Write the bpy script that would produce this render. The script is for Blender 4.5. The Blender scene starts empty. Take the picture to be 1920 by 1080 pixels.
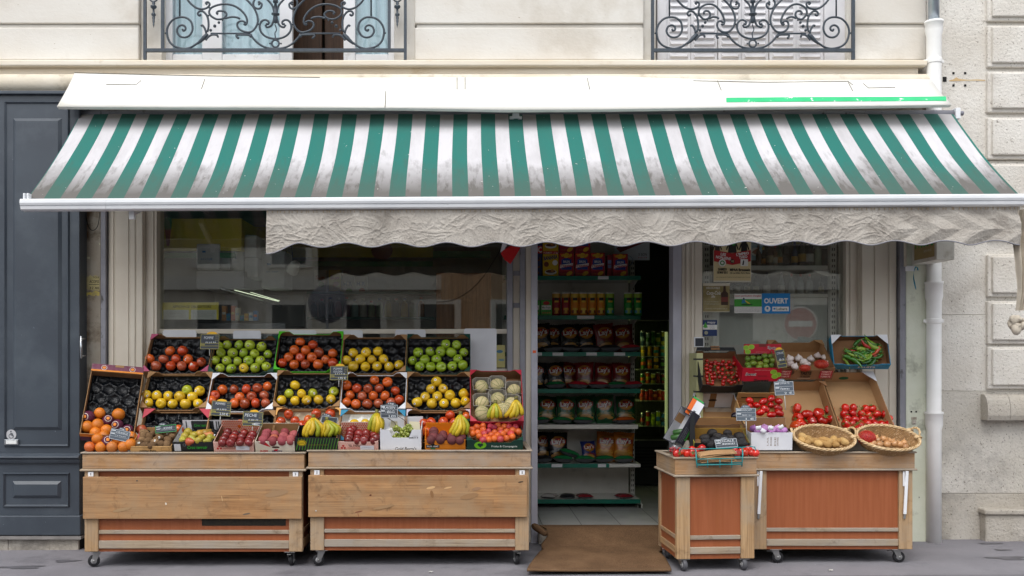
import bpy, bmesh, math, random
from mathutils import Vector, Matrix, noise, Euler
from math import sin, cos, pi, radians
RNG = random.Random(11)
S = bpy.context.scene
C = S.collection
# camera constants: the optical axis is level, the frame is shifted
F, VX, HY, D0, CZ = 1784.0, 870.0, 666.0, 8.0, 1.55

def P(px, py, Y):
    d = D0 + Y
    return Vector(((px - VX) * d / F, Y, CZ + (HY - py) * d / F))
def X_(px, Y): return (px - VX) * (D0 + Y) / F
def Z_(py, Y): return CZ + (HY - py) * (D0 + Y) / F
def L_(n, Y): return n * (D0 + Y) / F
def zg(x): return -0.005 * (4.0 - x)
def ray_plane(px, py, p0, n):
    o = Vector((0, -D0, CZ)); d = Vector(((px - VX) / F, 1, (HY - py) / F))
    return o + d * ((p0 - o).dot(n) / d.dot(n))

# ---------------------------------------------------------------- materials
def lin(h):
    h = h.lstrip('#'); out = []
    for i in (0, 2, 4):
        c = int(h[i:i + 2], 16) / 255
        out.append(c / 12.92 if c <= .04045 else ((c + .055) / 1.055) ** 2.4)
    return (*out, 1.0)

MATS = {}
def newmat(name):
    m = bpy.data.materials.new(name); m.use_nodes = True
    nt = m.node_tree; nt.nodes.clear()
    out = nt.nodes.new('ShaderNodeOutputMaterial')
    return m, nt, out
def nd(nt, t, **kw):
    n = nt.nodes.new(t)
    for k, v in kw.items():
        if k.startswith('i_'):
            n.inputs[k[2:].replace('_', ' ')].default_value = v
        else: setattr(n, k, v)
    return n
def ramp(nt, src, stops):
    r = nt.nodes.new('ShaderNodeValToRGB'); e = r.color_ramp.elements
    while len(e) < len(stops): e.new(.5)
    for k, (p, c) in enumerate(stops):
        e[k].position = p; e[k].color = c if len(c) == 4 else (*c, 1)
    nt.links.new(src, r.inputs[0]); return r.outputs[0]
def mixc(nt, fac, a, b, mode='MIX'):
    m = nt.nodes.new('ShaderNodeMix'); m.data_type = 'RGBA'; m.blend_type = mode
    for s, v in ((m.inputs[0], fac), (m.inputs[6], a), (m.inputs[7], b)):
        if hasattr(v, 'is_output') or isinstance(v, bpy.types.NodeSocket): nt.links.new(v, s)
        elif isinstance(v, (int, float)): s.default_value = v
        else: s.default_value = v
    return m.outputs[2]
BW = ((0, 0, 0), (1, 1, 1))
def coords(nt, st=(1, 1, 1), rnd=True):
    tc = nd(nt, 'ShaderNodeTexCoord'); mp = nd(nt, 'ShaderNodeMapping'); mp.inputs['Scale'].default_value = st
    if rnd:
        oi = nd(nt, 'ShaderNodeObjectInfo'); mu = nd(nt, 'ShaderNodeMath', operation='MULTIPLY'); mu.inputs[1].default_value = 13.7
        nt.links.new(oi.outputs['Random'], mu.inputs[0])
        ad = nd(nt, 'ShaderNodeVectorMath', operation='ADD')
        nt.links.new(tc.outputs['Object'], ad.inputs[0]); nt.links.new(mu.outputs[0], ad.inputs[1])
        nt.links.new(ad.outputs[0], mp.inputs[0])
    else: nt.links.new(tc.outputs['Object'], mp.inputs[0])
    return tc, mp.outputs[0]
def noi(nt, vec, sc, det=4, rough=.55, dist=0):
    n = nd(nt, 'ShaderNodeTexNoise'); n.inputs['Scale'].default_value = sc; n.inputs['Detail'].default_value = det
    n.inputs['Roughness'].default_value = rough; n.inputs['Distortion'].default_value = dist
    nt.links.new(vec, n.inputs['Vector']); return n.outputs['Fac']
def bumpn(nt, h, strength, dist=.01):
    b = nd(nt, 'ShaderNodeBump'); b.inputs['Strength'].default_value = strength; b.inputs['Distance'].default_value = dist
    nt.links.new(h, b.inputs['Height']); return b.outputs[0]

def mat(name, c1, c2=None, sc=6, st=(1, 1, 1), det=5, rough=.6, bump=0, bsc=40, bst=None, metal=0, spec=.4,
        dirt=None, dsc=2.5, dth=(.52, .72), dst=(1, 1, 1), speck=None, ssc=90, sth=(.66, .7), emit=0, coat=0, rr=(.35, .65)):
    if name in MATS: return MATS[name]
    m, nt, out = newmat(name)
    b = nd(nt, 'ShaderNodeBsdfPrincipled'); nt.links.new(b.outputs[0], out.inputs[0])
    b.inputs['Roughness'].default_value = rough; b.inputs['Metallic'].default_value = metal
    b.inputs['Specular IOR Level'].default_value = spec
    if coat: b.inputs['Coat Weight'].default_value = coat; b.inputs['Coat Roughness'].default_value = .1
    col = lin(c1); tc, v = coords(nt, st)
    if c2:
        f = ramp(nt, noi(nt, v, sc, det), ((rr[0], BW[0]), (rr[1], BW[1])))
        col = mixc(nt, f, lin(c1), lin(c2))
    if dirt:
        _, v2 = coords(nt, dst)
        f = ramp(nt, noi(nt, v2, dsc, 8, .65), ((dth[0], BW[0]), (dth[1], BW[1])))
        col = mixc(nt, f, col, lin(dirt))
    if speck:
        f = ramp(nt, noi(nt, v, ssc, 3, .6), ((sth[0], BW[0]), (sth[1], BW[1])))
        col = mixc(nt, f, col, lin(speck))
    if isinstance(col, tuple): b.inputs['Base Color'].default_value = col
    else: nt.links.new(col, b.inputs['Base Color'])
    if bump:
        _, v3 = coords(nt, bst or st)
        nt.links.new(bumpn(nt, noi(nt, v3, bsc, 6, .6), bump), b.inputs['Normal'])
    if emit:
        b.inputs['Emission Strength'].default_value = emit
        b.inputs['Emission Color'].default_value = lin(c1)
    MATS[name] = m; return m

def paint(h, rough=.55):          # printed ink, paint or paper of one colour
    return mat('ink_' + h.strip('#') + '_%d' % int(rough * 100), h, rough=rough)

def woodmat(name, c1, c2, c3, axis=0, stave=None, rough=.6, grey=None):
    if name in MATS: return MATS[name]
    m, nt, out = newmat(name)
    b = nd(nt, 'ShaderNodeBsdfPrincipled'); nt.links.new(b.outputs[0], out.inputs[0]); b.inputs['Roughness'].default_value = rough
    b.inputs['Specular IOR Level'].default_value = .3
    st = [11, 11, 11]; st[axis] = 1.3
    _, v = coords(nt, st)
    g = noi(nt, v, 2.2, 8, .62, .6)
    col = ramp(nt, g, ((.2, lin(c2)), (.5, lin(c1)), (.8, lin(c3))))
    st2 = [62, 62, 62]; st2[axis] = 1.1
    _, v2 = coords(nt, st2)
    fine = noi(nt, v2, 2, 3)
    col = mixc(nt, ramp(nt, fine, ((.25, (.6, .6, .6)), (.55, (1, 1, 1)))), (0, 0, 0, 1), col) if False else mixc(nt, .45, col, mixc(nt, 1, col, ramp(nt, fine, ((.34, (.34, .28, .23)), (.5, (1.1, 1.1, 1.1)))), 'MULTIPLY'))
    if stave:
        tc = nd(nt, 'ShaderNodeTexCoord'); sx = nd(nt, 'ShaderNodeSeparateXYZ'); nt.links.new(tc.outputs['Object'], sx.inputs[0])
        cb = nd(nt, 'ShaderNodeCombineXYZ'); nt.links.new(sx.outputs[axis], cb.inputs[0]); nt.links.new(sx.outputs[2 if axis != 2 else 0], cb.inputs[1])
        bk = nd(nt, 'ShaderNodeTexBrick'); nt.links.new(cb.outputs[0], bk.inputs[0]); bk.offset = .37; bk.squash = 1
        bk.inputs['Color1'].default_value = (.8, .76, .72, 1); bk.inputs['Color2'].default_value = (1.14, 1.12, 1.08, 1)
        bk.inputs['Mortar'].default_value = (.7, .65, .6, 1); bk.inputs['Mortar Size'].default_value = .0008; bk.inputs['Scale'].default_value = 1
        bk.inputs['Brick Width'].default_value = stave[0]; bk.inputs['Row Height'].default_value = stave[1]; bk.inputs['Bias'].default_value = .1
        col = mixc(nt, .7, col, mixc(nt, 1, col, bk.outputs['Color'], 'MULTIPLY'))
    _, v3 = coords(nt, (1, 1, 1))
    if grey:
        f = ramp(nt, noi(nt, v3, 2.6, 8, .68), ((.4, BW[0]), (.66, (.8, .8, .8))))
        col = mixc(nt, f, col, lin(grey))
    stn = ramp(nt, noi(nt, v3, 7, 6, .7, .8), ((.56, BW[0]), (.74, (.6, .6, .6))))
    col = mixc(nt, stn, col, lin('4f3a28'))
    nt.links.new(col, b.inputs['Base Color'])
    nt.links.new(bumpn(nt, fine, .25, .004), b.inputs['Normal'])
    MATS[name] = m; return m

def skin(name, rough=.35, streak=None, sfac=.5, ssc=5, sst=(5, 5, .8), speck=None, bump=0, bsc=60, sss=0.0, top=None, coat=0):
    """fruit skin: base colour is the object's own colour"""
    if name in MATS: return MATS[name]
    m, nt, out = newmat(name)
    b = nd(nt, 'ShaderNodeBsdfPrincipled'); nt.links.new(b.outputs[0], out.inputs[0])
    b.inputs['Roughness'].default_value = rough
    if coat: b.inputs['Coat Weight'].default_value = coat
    if sss: b.inputs['Subsurface Weight'].default_value = sss; b.inputs['Subsurface Radius'].default_value = (.01, .005, .003); b.inputs['Subsurface Scale'].default_value = .5
    oi = nd(nt, 'ShaderNodeObjectInfo'); col = oi.outputs['Color']
    _, v = coords(nt, (1, 1, 1)); _, vs = coords(nt, sst)
    big = noi(nt, v, 18, 3)
    col = mixc(nt, .8, col, mixc(nt, 1, col, ramp(nt, big, ((.3, (.7, .64, .6)), (.7, (1.2, 1.16, 1.12)))), 'MULTIPLY'))
    if streak:
        f1 = ramp(nt, noi(nt, vs, ssc * 4, 4), ((.42, BW[0]), (.68, (sfac,) * 3)))
        f2 = ramp(nt, noi(nt, v, 14, 2), ((.4, BW[0]), (.62, (sfac,) * 3)))
        mx = nd(nt, 'ShaderNodeMath', operation='MAXIMUM'); nt.links.new(f1, mx.inputs[0]); nt.links.new(f2, mx.inputs[1])
        col = mixc(nt, mx.outputs[0], col, lin(streak))
    if speck:
        col = mixc(nt, ramp(nt, noi(nt, v, 220, 2), ((.66, BW[0]), (.72, (.6, .6, .6)))), col, lin(speck))
    nt.links.new(col, b.inputs['Base Color'])
    if bump: nt.links.new(bumpn(nt, noi(nt, v, bsc, 4), bump, .003), b.inputs['Normal'])
    MATS[name] = m; return m

def glassmat(name, tint, refl=1.7, dust=.05):
    if name in MATS: return MATS[name]
    m, nt, out = newmat(name)
    tr = nd(nt, 'ShaderNodeBsdfTransparent'); tr.inputs[0].default_value = lin(tint)
    gl = nd(nt, 'ShaderNodeBsdfGlossy'); gl.inputs['Roughness'].default_value = .012; gl.inputs['Color'].default_value = (1, 1, 1, 1)
    df = nd(nt, 'ShaderNodeBsdfDiffuse'); df.inputs[0].default_value = lin('b8b4aa')
    fr = nd(nt, 'ShaderNodeLayerWeight'); fr.inputs[0].default_value = .5     # Schlick's law for one face of the pane
    pw = nd(nt, 'ShaderNodeMath', operation='POWER'); pw.inputs[1].default_value = 5; nt.links.new(fr.outputs['Facing'], pw.inputs[0])
    mu = nd(nt, 'ShaderNodeMath', operation='MULTIPLY_ADD', use_clamp=True); mu.inputs[1].default_value = .96; mu.inputs[2].default_value = .02 * refl; nt.links.new(pw.outputs[0], mu.inputs[0])
    m1 = nd(nt, 'ShaderNodeMixShader'); m2 = nd(nt, 'ShaderNodeMixShader')
    _, v = coords(nt, (6, 6, .5), False)
    d = ramp(nt, noi(nt, v, 3, 6, .65), ((.45, (0, 0, 0)), (.75, (dust,) * 3)))
    nt.links.new(d, m1.inputs[0]); nt.links.new(tr.outputs[0], m1.inputs[1]); nt.links.new(df.outputs[0], m1.inputs[2])
    nt.links.new(mu.outputs[0], m2.inputs[0]); nt.links.new(m1.outputs[0], m2.inputs[1]); nt.links.new(gl.outputs[0], m2.inputs[2])
    nt.links.new(m2.outputs[0], out.inputs[0]); MATS[name] = m; return m

# ---------------------------------------------------------------- mesh builder
RX90 = Matrix.Rotation(pi / 2, 4, 'X')
_txt = {}
def text_geo(s, bold=0, shear=0, spacing=1):
    k = (s, bold, shear, spacing)
    if k in _txt: return _txt[k]
    cu = bpy.data.curves.new('t', 'FONT'); cu.body = s; cu.size = 1; cu.resolution_u = 2; cu.offset = bold; cu.shear = shear; cu.space_character = spacing
    cu.fill_mode = 'FRONT' if hasattr(cu, 'fill_mode') else cu.fill_mode
    o = bpy.data.objects.new('t', cu); C.objects.link(o)
    dg = bpy.context.evaluated_depsgraph_get(); me = bpy.data.meshes.new_from_object(o.evaluated_get(dg))
    vs = [v.co.copy() for v in me.vertices]; fs = [tuple(p.vertices) for p in me.polygons]
    C.objects.unlink(o); bpy.data.objects.remove(o); bpy.data.curves.remove(cu); bpy.data.meshes.remove(me)
    _txt[k] = (vs, fs); return _txt[k]

class MB:
    def __init__(s): s.v = []; s.f = []; s.mi = []; s.sm = []; s.mats = []
    def m(s, mt):
        if mt not in s.mats: s.mats.append(mt)
        return s.mats.index(mt)
    def add(s, vs, fs, mt, M=None, smooth=False):
        k = len(s.v); i = s.m(mt)
        for v in vs: s.v.append((M @ Vector(v)) if M else Vector(v))
        for f in fs: s.f.append(tuple(k + q for q in f)); s.mi.append(i); s.sm.append(smooth)
        return s
    def box(s, a, b, mt, M=None):
        x0, x1 = sorted((a[0], b[0])); y0, y1 = sorted((a[1], b[1])); z0, z1 = sorted((a[2], b[2]))
        vs = [(x, y, z) for z in (z0, z1) for y in (y0, y1) for x in (x0, x1)]
        return s.add(vs, [(0, 2, 3, 1), (4, 5, 7, 6), (0, 1, 5, 4), (2, 6, 7, 3), (0, 4, 6, 2), (1, 3, 7, 5)], mt, M)
    def pbox(s, px0, py0, px1, py1, Y, dep, mt):     # a rectangle of the photograph at depth Y, dep thick
        a, b = P(px0, py0, Y), P(px1, py1, Y)
        return s.box(a, (b.x, Y + dep, b.z), mt)
    def prism(s, pts, t0, t1, mt, M=None, smooth=False):  # outline in xy, thickness along z
        n = len(pts)
        if sum(pts[i][0] * pts[(i + 1) % n][1] - pts[(i + 1) % n][0] * pts[i][1] for i in range(n)) < 0: pts = pts[::-1]
        vs = [(x, y, t0) for x, y in pts] + [(x, y, t1) for x, y in pts]
        s.add(vs, [tuple(range(n))[::-1], tuple(range(n, 2 * n))], mt, M)
        k = len(s.v) - 2 * n; i = s.m(mt)
        for q in range(n):
            r = (q + 1) % n; s.f.append((k + q, k + r, k + n + r, k + n + q)); s.mi.append(i); s.sm.append(smooth)
        return s
    def lathe(s, prof, n, mt, M=None, smooth=True, sx=1, sy=1):
        vs = []; fs = []
        for r, z in prof:
            for k in range(n): a = 2 * pi * k / n; vs.append((r * cos(a) * sx, r * sin(a) * sy, z))
        for j in range(len(prof) - 1):
            for k in range(n): q = (k + 1) % n; fs.append((j * n + k, j * n + q, j * n + n + q, j * n + n + k))
        if prof[0][0] > 1e-5: fs.append(tuple(range(n))[::-1])
        if prof[-1][0] > 1e-5: fs.append(tuple(range((len(prof) - 1) * n, len(prof) * n)))
        return s.add(vs, fs, mt, M, smooth)
    def tube(s, pts, r, mt, n=8, closed=False, M=None, smooth=True):
        pts = [Vector(p) for p in pts]; N_ = len(pts); rs = r if isinstance(r, (list, tuple)) else [r] * N_
        up = None; vs = []; fs = []
        for i, p in enumerate(pts):
            a = pts[(i - 1) % N_] if (closed or i) else p; b = pts[(i + 1) % N_] if (closed or i < N_ - 1) else p
            t = (b - a).normalized() if (b - a).length > 1e-9 else Vector((0, 0, 1))
            if up is None: up = Vector((0, 0, 1)) if abs(t.z) < .9 else Vector((1, 0, 0))
            u = up - t * up.dot(t)
            if u.length < 1e-6: u = t.orthogonal()
            u.normalize(); w = t.cross(u); up = u
            for k in range(n): an = 2 * pi * k / n; vs.append(p + (u * cos(an) + w * sin(an)) * rs[i])
        for i in range(N_ if closed else N_ - 1):
            j = (i + 1) % N_
            for k in range(n): q = (k + 1) % n; fs.append((i * n + k, i * n + q, j * n + q, j * n + k))
        if not closed: fs += [tuple(range(n))[::-1], tuple(range((N_ - 1) * n, N_ * n))]
        return s.add(vs, fs, mt, M, smooth)
    def grid(s, fn, nu, nv, mt, M=None, smooth=True):
        vs = [fn(i / nu, j / nv) for j in range(nv + 1) for i in range(nu + 1)]
        fs = [(j * (nu + 1) + i, j * (nu + 1) + i + 1, (j + 1) * (nu + 1) + i + 1, (j + 1) * (nu + 1) + i) for j in range(nv) for i in range(nu)]
        return s.add(vs, fs, mt, M, smooth)
    def build(s, name, parent=None, local=False, bevel=0, solid=0, seg=2):
        me = bpy.data.meshes.new(name)
        off = Vector((0, 0, 0)); q = parent
        while q is not None and not local: off = off + q.location; q = q.parent
        me.from_pydata([tuple(v - off) for v in s.v], [], s.f)
        for mt in s.mats: me.materials.append(mt)
        me.polygons.foreach_set('material_index', s.mi); me.polygons.foreach_set('use_smooth', s.sm); me.update()
        o = bpy.data.objects.new(name, me); C.objects.link(o)
        if parent is not None: o.parent = parent
        if solid:
            md = o.modifiers.new('s', 'SOLIDIFY'); md.thickness = solid; md.offset = 0
        if bevel:
            md = o.modifiers.new('b', 'BEVEL'); md.width = bevel; md.segments = seg; md.limit_method = 'ANGLE'; md.angle_limit = radians(40)
        return o

class Art:      # flat printing on a face: x right, y up in metres from the centre of M's plane; each call lies 0.3 mm above the last
    def __init__(s, mb, M, dz=.0003): s.mb = mb; s.M = M; s.z = dz; s.dz = dz
    def up(s): s.z += s.dz
    def poly(s, pts, mt):
        pts = list(pts); n = len(pts)
        if sum(pts[i][0] * pts[(i + 1) % n][1] - pts[(i + 1) % n][0] * pts[i][1] for i in range(n)) < 0: pts = pts[::-1]
        s.mb.add([(x, y, s.z) for x, y in pts], [tuple(range(n))], mt, s.M); s.up()
    def rect(s, x0, y0, x1, y1, mt): s.poly(((x0, y0), (x1, y0), (x1, y1), (x0, y1)), mt)
    def ell(s, x, y, rx, ry, mt, n=20, rot=0):
        s.poly([(x + rx * cos(a) * cos(rot) - ry * sin(a) * sin(rot), y + rx * cos(a) * sin(rot) + ry * sin(a) * cos(rot)) for a in (2 * pi * k / n for k in range(n))], mt)
    def ring(s, x, y, r, w, mt, n=24, ry=None):
        ry = ry or r
        vs = []; fs = []
        for k in range(n):
            a = 2 * pi * k / n
            vs += [(x + r * cos(a), y + ry * sin(a), s.z), (x + (r - w) * cos(a), y + (ry - w) * sin(a), s.z)]
        for k in range(n): q = (k + 1) % n; fs.append((2 * k, 2 * q, 2 * q + 1, 2 * k + 1))
        s.mb.add(vs, fs, mt, s.M); s.up()
    def frame(s, x0, y0, x1, y1, w, mt):
        for a in ((x0, y0, x1, y0 + w), (x0, y1 - w, x1, y1), (x0, y0 + w, x0 + w, y1 - w), (x1 - w, y0 + w, x1, y1 - w)):
            s.rect(*a, mt); s.z -= s.dz
        s.up()
    def text(s, t, x, y, h, mt, al='C', w=None, bold=.012, shear=0, rot=0, surf=None):
        vs, fs = text_geo(t, bold, shear)
        if not vs: return
        x0 = min(v.x for v in vs); x1 = max(v.x for v in vs); k = h / .72; kx = k if w is None else w / max(1e-6, x1 - x0)
        ox = {'C': (x0 + x1) / 2, 'L': x0, 'R': x1}[al]; cr, sr = cos(rot), sin(rot); out = []
        for v in vs:
            a = (v.x - ox) * kx; b = (v.y - .35) * k
            xx = x + a * cr - b * sr; yy = y + a * sr + b * cr
            out.append((xx, yy, s.z + (surf(xx, yy) if surf else 0)))
        s.mb.add(out, fs, mt, s.M); s.up()
    def scrawl(s, x0, x1, y, h, mt, rng, gap=.25):     # a line of illegible small print or chalk marks
        x = x0
        while x < x1:
            w = h * rng.uniform(.35, .9); yy = y + h * rng.uniform(-.1, .1)
            s.mb.add([(x, yy - h / 2, s.z), (x + h * .22, yy - h / 2, s.z), (x + h * .34, yy + h / 2, s.z), (x + h * .12, yy + h / 2, s.z)], [(0, 1, 2, 3)], mt, s.M)
            if rng.random() < .7:
                s.mb.add([(x, yy - h * .1, s.z), (x + w, yy - h * .1, s.z), (x + w, yy + h * .1, s.z), (x, yy + h * .1, s.z)], [(0, 1, 2, 3)], mt, s.M)
            x += w + h * rng.uniform(.1, .6) * (1 + gap)
        s.up()

def AM(p, scale=1):     # artboard facing the street (-Y) centred on p
    return Matrix.Translation(p) @ RX90

# ---------------------------------------------------------------- scene bookkeeping
def tag(o, label, cat, group=None, kind=None):
    if kind: o['kind'] = kind
    if label: o['label'] = label
    if cat: o['category'] = cat
    if group: o['group'] = group
    return o
def thing(name, label, cat, loc, group=None, M=None):
    o = bpy.data.objects.new(name, None); C.objects.link(o); o.empty_display_size = .05
    if M is not None: o.matrix_world = M
    else: o.location = loc
    return tag(o, label, cat, group)
def struct(o, kind='structure'): o['kind'] = kind; return o
def copy_tree(o, parent=None):
    c = o.copy(); C.objects.link(c)
    if parent is not None: c.parent = parent
    for ch in o.children: copy_tree(ch, c)
    return c
ORD = 'first second third fourth fifth sixth seventh eighth ninth tenth eleventh twelfth thirteenth fourteenth fifteenth sixteenth'.split()
# ---------------------------------------------------------------- shared materials
STONE = mat('pale_limestone', 'dcd9d2', 'd3cdc3', sc=1.6, rough=.85, bump=.25, bsc=30, dirt='bab1a2', dsc=1.3, dth=(.55, .8), speck='a89c88', ssc=34, sth=(.7, .76), st=(1, 1, 1.5))
CORNICE = mat('cream_cornice', 'e9e1d2', 'e0d2bb', sc=2, rough=.8, bump=.22, bsc=25, dirt='c4ad8a', dsc=3, dth=(.6, .8), st=(.5, 1, 2.2))
TORUS = mat('old_cream_moulding', 'e0d8c8', 'd3c8b3', sc=2.5, rough=.8, bump=.3, bsc=22, dirt='a39883', dsc=4, dth=(.55, .75))
QUOIN = mat('rough_limestone', 'e0dcd4', 'd1cbc1', sc=2.2, rough=.9, bump=.9, bsc=50, speck='857d72', ssc=62, sth=(.62, .7), dirt='a8a096', dsc=1.6, dth=(.56, .8))
BASE_ST = mat('weathered_limestone', 'c3bdb3', 'b0a89b', sc=2, rough=.9, bump=1, bsc=42, speck='6e675d', ssc=60, sth=(.61, .7), dirt='6f6a63', dsc=1.9, dth=(.5, .72))
MID_ST = mat('stained_limestone', 'd2cdc4', 'c3bdb2', sc=2, rough=.9, bump=1, bsc=46, speck='787166', ssc=66, sth=(.61, .7), dirt='85807a', dsc=1.7, dth=(.5, .75))
GREENW = mat('pale_green_wall_paint', 'd9dccb', 'cdd1bd', sc=4, rough=.75, bump=.25, bsc=40, dirt='8d8f7f', dsc=3.2, dth=(.6, .75), speck='4c4c44', ssc=22, sth=(.73, .76))
WHITEP = mat('white_downpipe_paint', 'f6f5f3', 'efeeeb', sc=6, rough=.35, dirt='a19c92', dsc=6, dth=(.64, .74), dst=(1, 1, .25))
NAVY = mat('dark_blue_paint', '424a53', '3c434c', sc=2.5, rough=.38, spec=.5, speck='7e8894', ssc=34, sth=(.74, .76), bump=.06, bsc=12, dirt='4f575f', dsc=3, dth=(.5, .8))
CREAM = mat('cream_shop_paint', 'dbd3c3', 'd2c8b8', sc=3, rough=.55, dirt='857a68', dsc=5, dth=(.62, .74), dst=(1, 1, .3), speck='4e463c', ssc=26, sth=(.75, .77), bump=.1, bsc=20)
GREYP = mat('grey_metal_paint', '8f8f96', '7f7f87', sc=7, rough=.5, dirt='4a4746', dsc=14, dth=(.6, .68), dst=(1, 1, .4))
LGREYP = mat('pale_grey_door_paint', 'b6b6c0', 'a8a8b2', sc=5, rough=.5, dirt='55524f', dsc=16, dth=(.68, .73), dst=(1, 1, .5))
BLACK = mat('black_gap', '141414', rough=.8)
IRON = mat('blue_black_iron', '3c4650', '323b44', sc=30, rough=.45, spec=.5, speck='6b7680', ssc=160, sth=(.72, .76), bump=.2, bsc=120)
GLASS = glassmat('shop_glass', 'f0f2f0', 4.2, .05)
WGLASS = glassmat('window_glass', 'eaf2f5', 2.0, .04)
ASPH = mat('pavement_asphalt', '87858a', '78767b', sc=1.4, rough=.85, bump=.5, bsc=110, dirt='5c5b60', dsc=1.7, dth=(.5, .72), speck='b2b0ae', ssc=70, sth=(.7, .74))
OLDW = mat('old_patchy_wall', '8d8274', '9a9488', sc=5, rough=.85, dirt='5d4c38', dsc=4, dth=(.48, .62), speck='c2bda0', ssc=11, sth=(.66, .69), bump=.3, bsc=35)
WPLAS = mat('white_lacquer', 'e9ebee', rough=.3)
HOODM = mat('white_hood_paint', 'e9e7e1', 'dfddd5', sc=3, rough=.45, speck='7d7358', ssc=30, sth=(.765, .78), dirt='e3dcc8', dsc=3, dth=(.6, .8))

def crs(pts, n=5, closed=False):
    pts = [Vector(p) for p in pts]; out = []; N_ = len(pts)
    for i in range(N_ - 1):
        p0 = pts[max(i - 1, 0)]; p1 = pts[i]; p2 = pts[i + 1]; p3 = pts[min(i + 2, N_ - 1)]
        for k in range(n):
            t = k / n
            out.append(.5 * ((2 * p1) + (p2 - p0) * t + (2 * p0 - 5 * p1 + 4 * p2 - p3) * t * t + (3 * p1 - p0 - 3 * p2 + p3) * t ** 3))
    out.append(pts[-1]); return out

# ---------------------------------------------------------------- ground
def ground():
    mb = MB()
    def g(x0, x1, y0, y1, dz, mt, nx=1):
        mb.add([(x0, y0, zg(x0) + dz), (x1, y0, zg(x1) + dz), (x1, y1, zg(x1) + dz), (x0, y1, zg(x0) + dz)], [(0, 1, 2, 3)], mt)
    g(-30, 30, -4.6, 9, 0, ASPH)
    struct(mb.build('pavement'))
    mb = MB(); KERB = mat('granite_kerb', '9d9a97', '88858a', sc=30, rough=.8, bump=.3)
    mb.box((-30, -4.9, -.4), (30, -4.603, -.004), KERB); struct(mb.build('kerb'))
    mb = MB(); ROAD = mat('road_asphalt', '5a5a5d', '4c4c50', sc=3, rough=.9, bump=.4, bsc=120)
    mb.add([(-60, -60, -.16), (60, -60, -.16), (60, 12, -.16), (-60, 12, -.16)], [(0, 1, 2, 3)], ROAD); struct(mb.build('road'))
    # litter specks and a cracked seam of the pavement
    mb = MB(); SEAM = mat('tar_seam', '4b4a4d', '3e3d40', sc=20, rough=.9)
    for y, w in ((-1.28, .006),):
        mb.add([(-4.5, y, zg(-4.5) + .004), (5, y - .03, zg(5) + .004), (5, y - .03 + w, zg(5) + .004), (-4.5, y + w, zg(-4.5) + .004)], [(0, 1, 2, 3)], SEAM)
    struct(mb.build('pavement_seam'))
    STAIN = mat('oily_patch', '57565a', '626166', sc=9, rough=.55)
    for k, (px, py, rx, ry) in enumerate(((40, 1064, .16, .025), (125, 1052, .09, .02), (1890, 1047, .13, .03), (1880, 1032, .06, .012), (1855, 1020, .09, .012))):
        p = ray_plane(px, py, Vector((0, 0, zg(X_(px, -1)))), Vector((0, 0, 1))); mb = MB(); n = 26; rr = random.Random(k)
        ph = [rr.uniform(0, 6) for _ in range(3)]
        vs = []
        for q in range(n):
            a = 2 * pi * q / n; r = 1 + .25 * sin(3 * a + ph[0]) + .15 * sin(5 * a + ph[1])
            x = p.x + rx * r * cos(a); vs.append((x, p.y + ry * 2.2 * r * sin(a), zg(x) + .003))
        mb.add(vs, [tuple(range(n))], STAIN); struct(mb.build('pavement_patch'))
ground()
for px, py, c, lab in ((1242, 1031, 'd8641c', 'bit of orange peel on the pavement by the narrow cart'), (1558, 1071, 'd6d4cf', 'white paper scrap on the pavement below the wide right cart'), (808, 1074, 'c9c8c4', 'pale crumb of litter on the pavement before the middle cart')):
    p = ray_plane(px, py, Vector((0, 0, zg(X_(px, -1)))), Vector((0, 0, 1))); t = thing('litter_scrap', lab, 'litter', p); mb = MB()
    mb.grid(lambda u, v: p + Vector(((u - .5) * .03, (v - .5) * .022, .004 + .008 * abs(sin(u * 5 + v * 3)))), 5, 4, mat('litter_' + c, c, rough=.8)); mb.build('scrap', t, solid=.0015)

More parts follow.
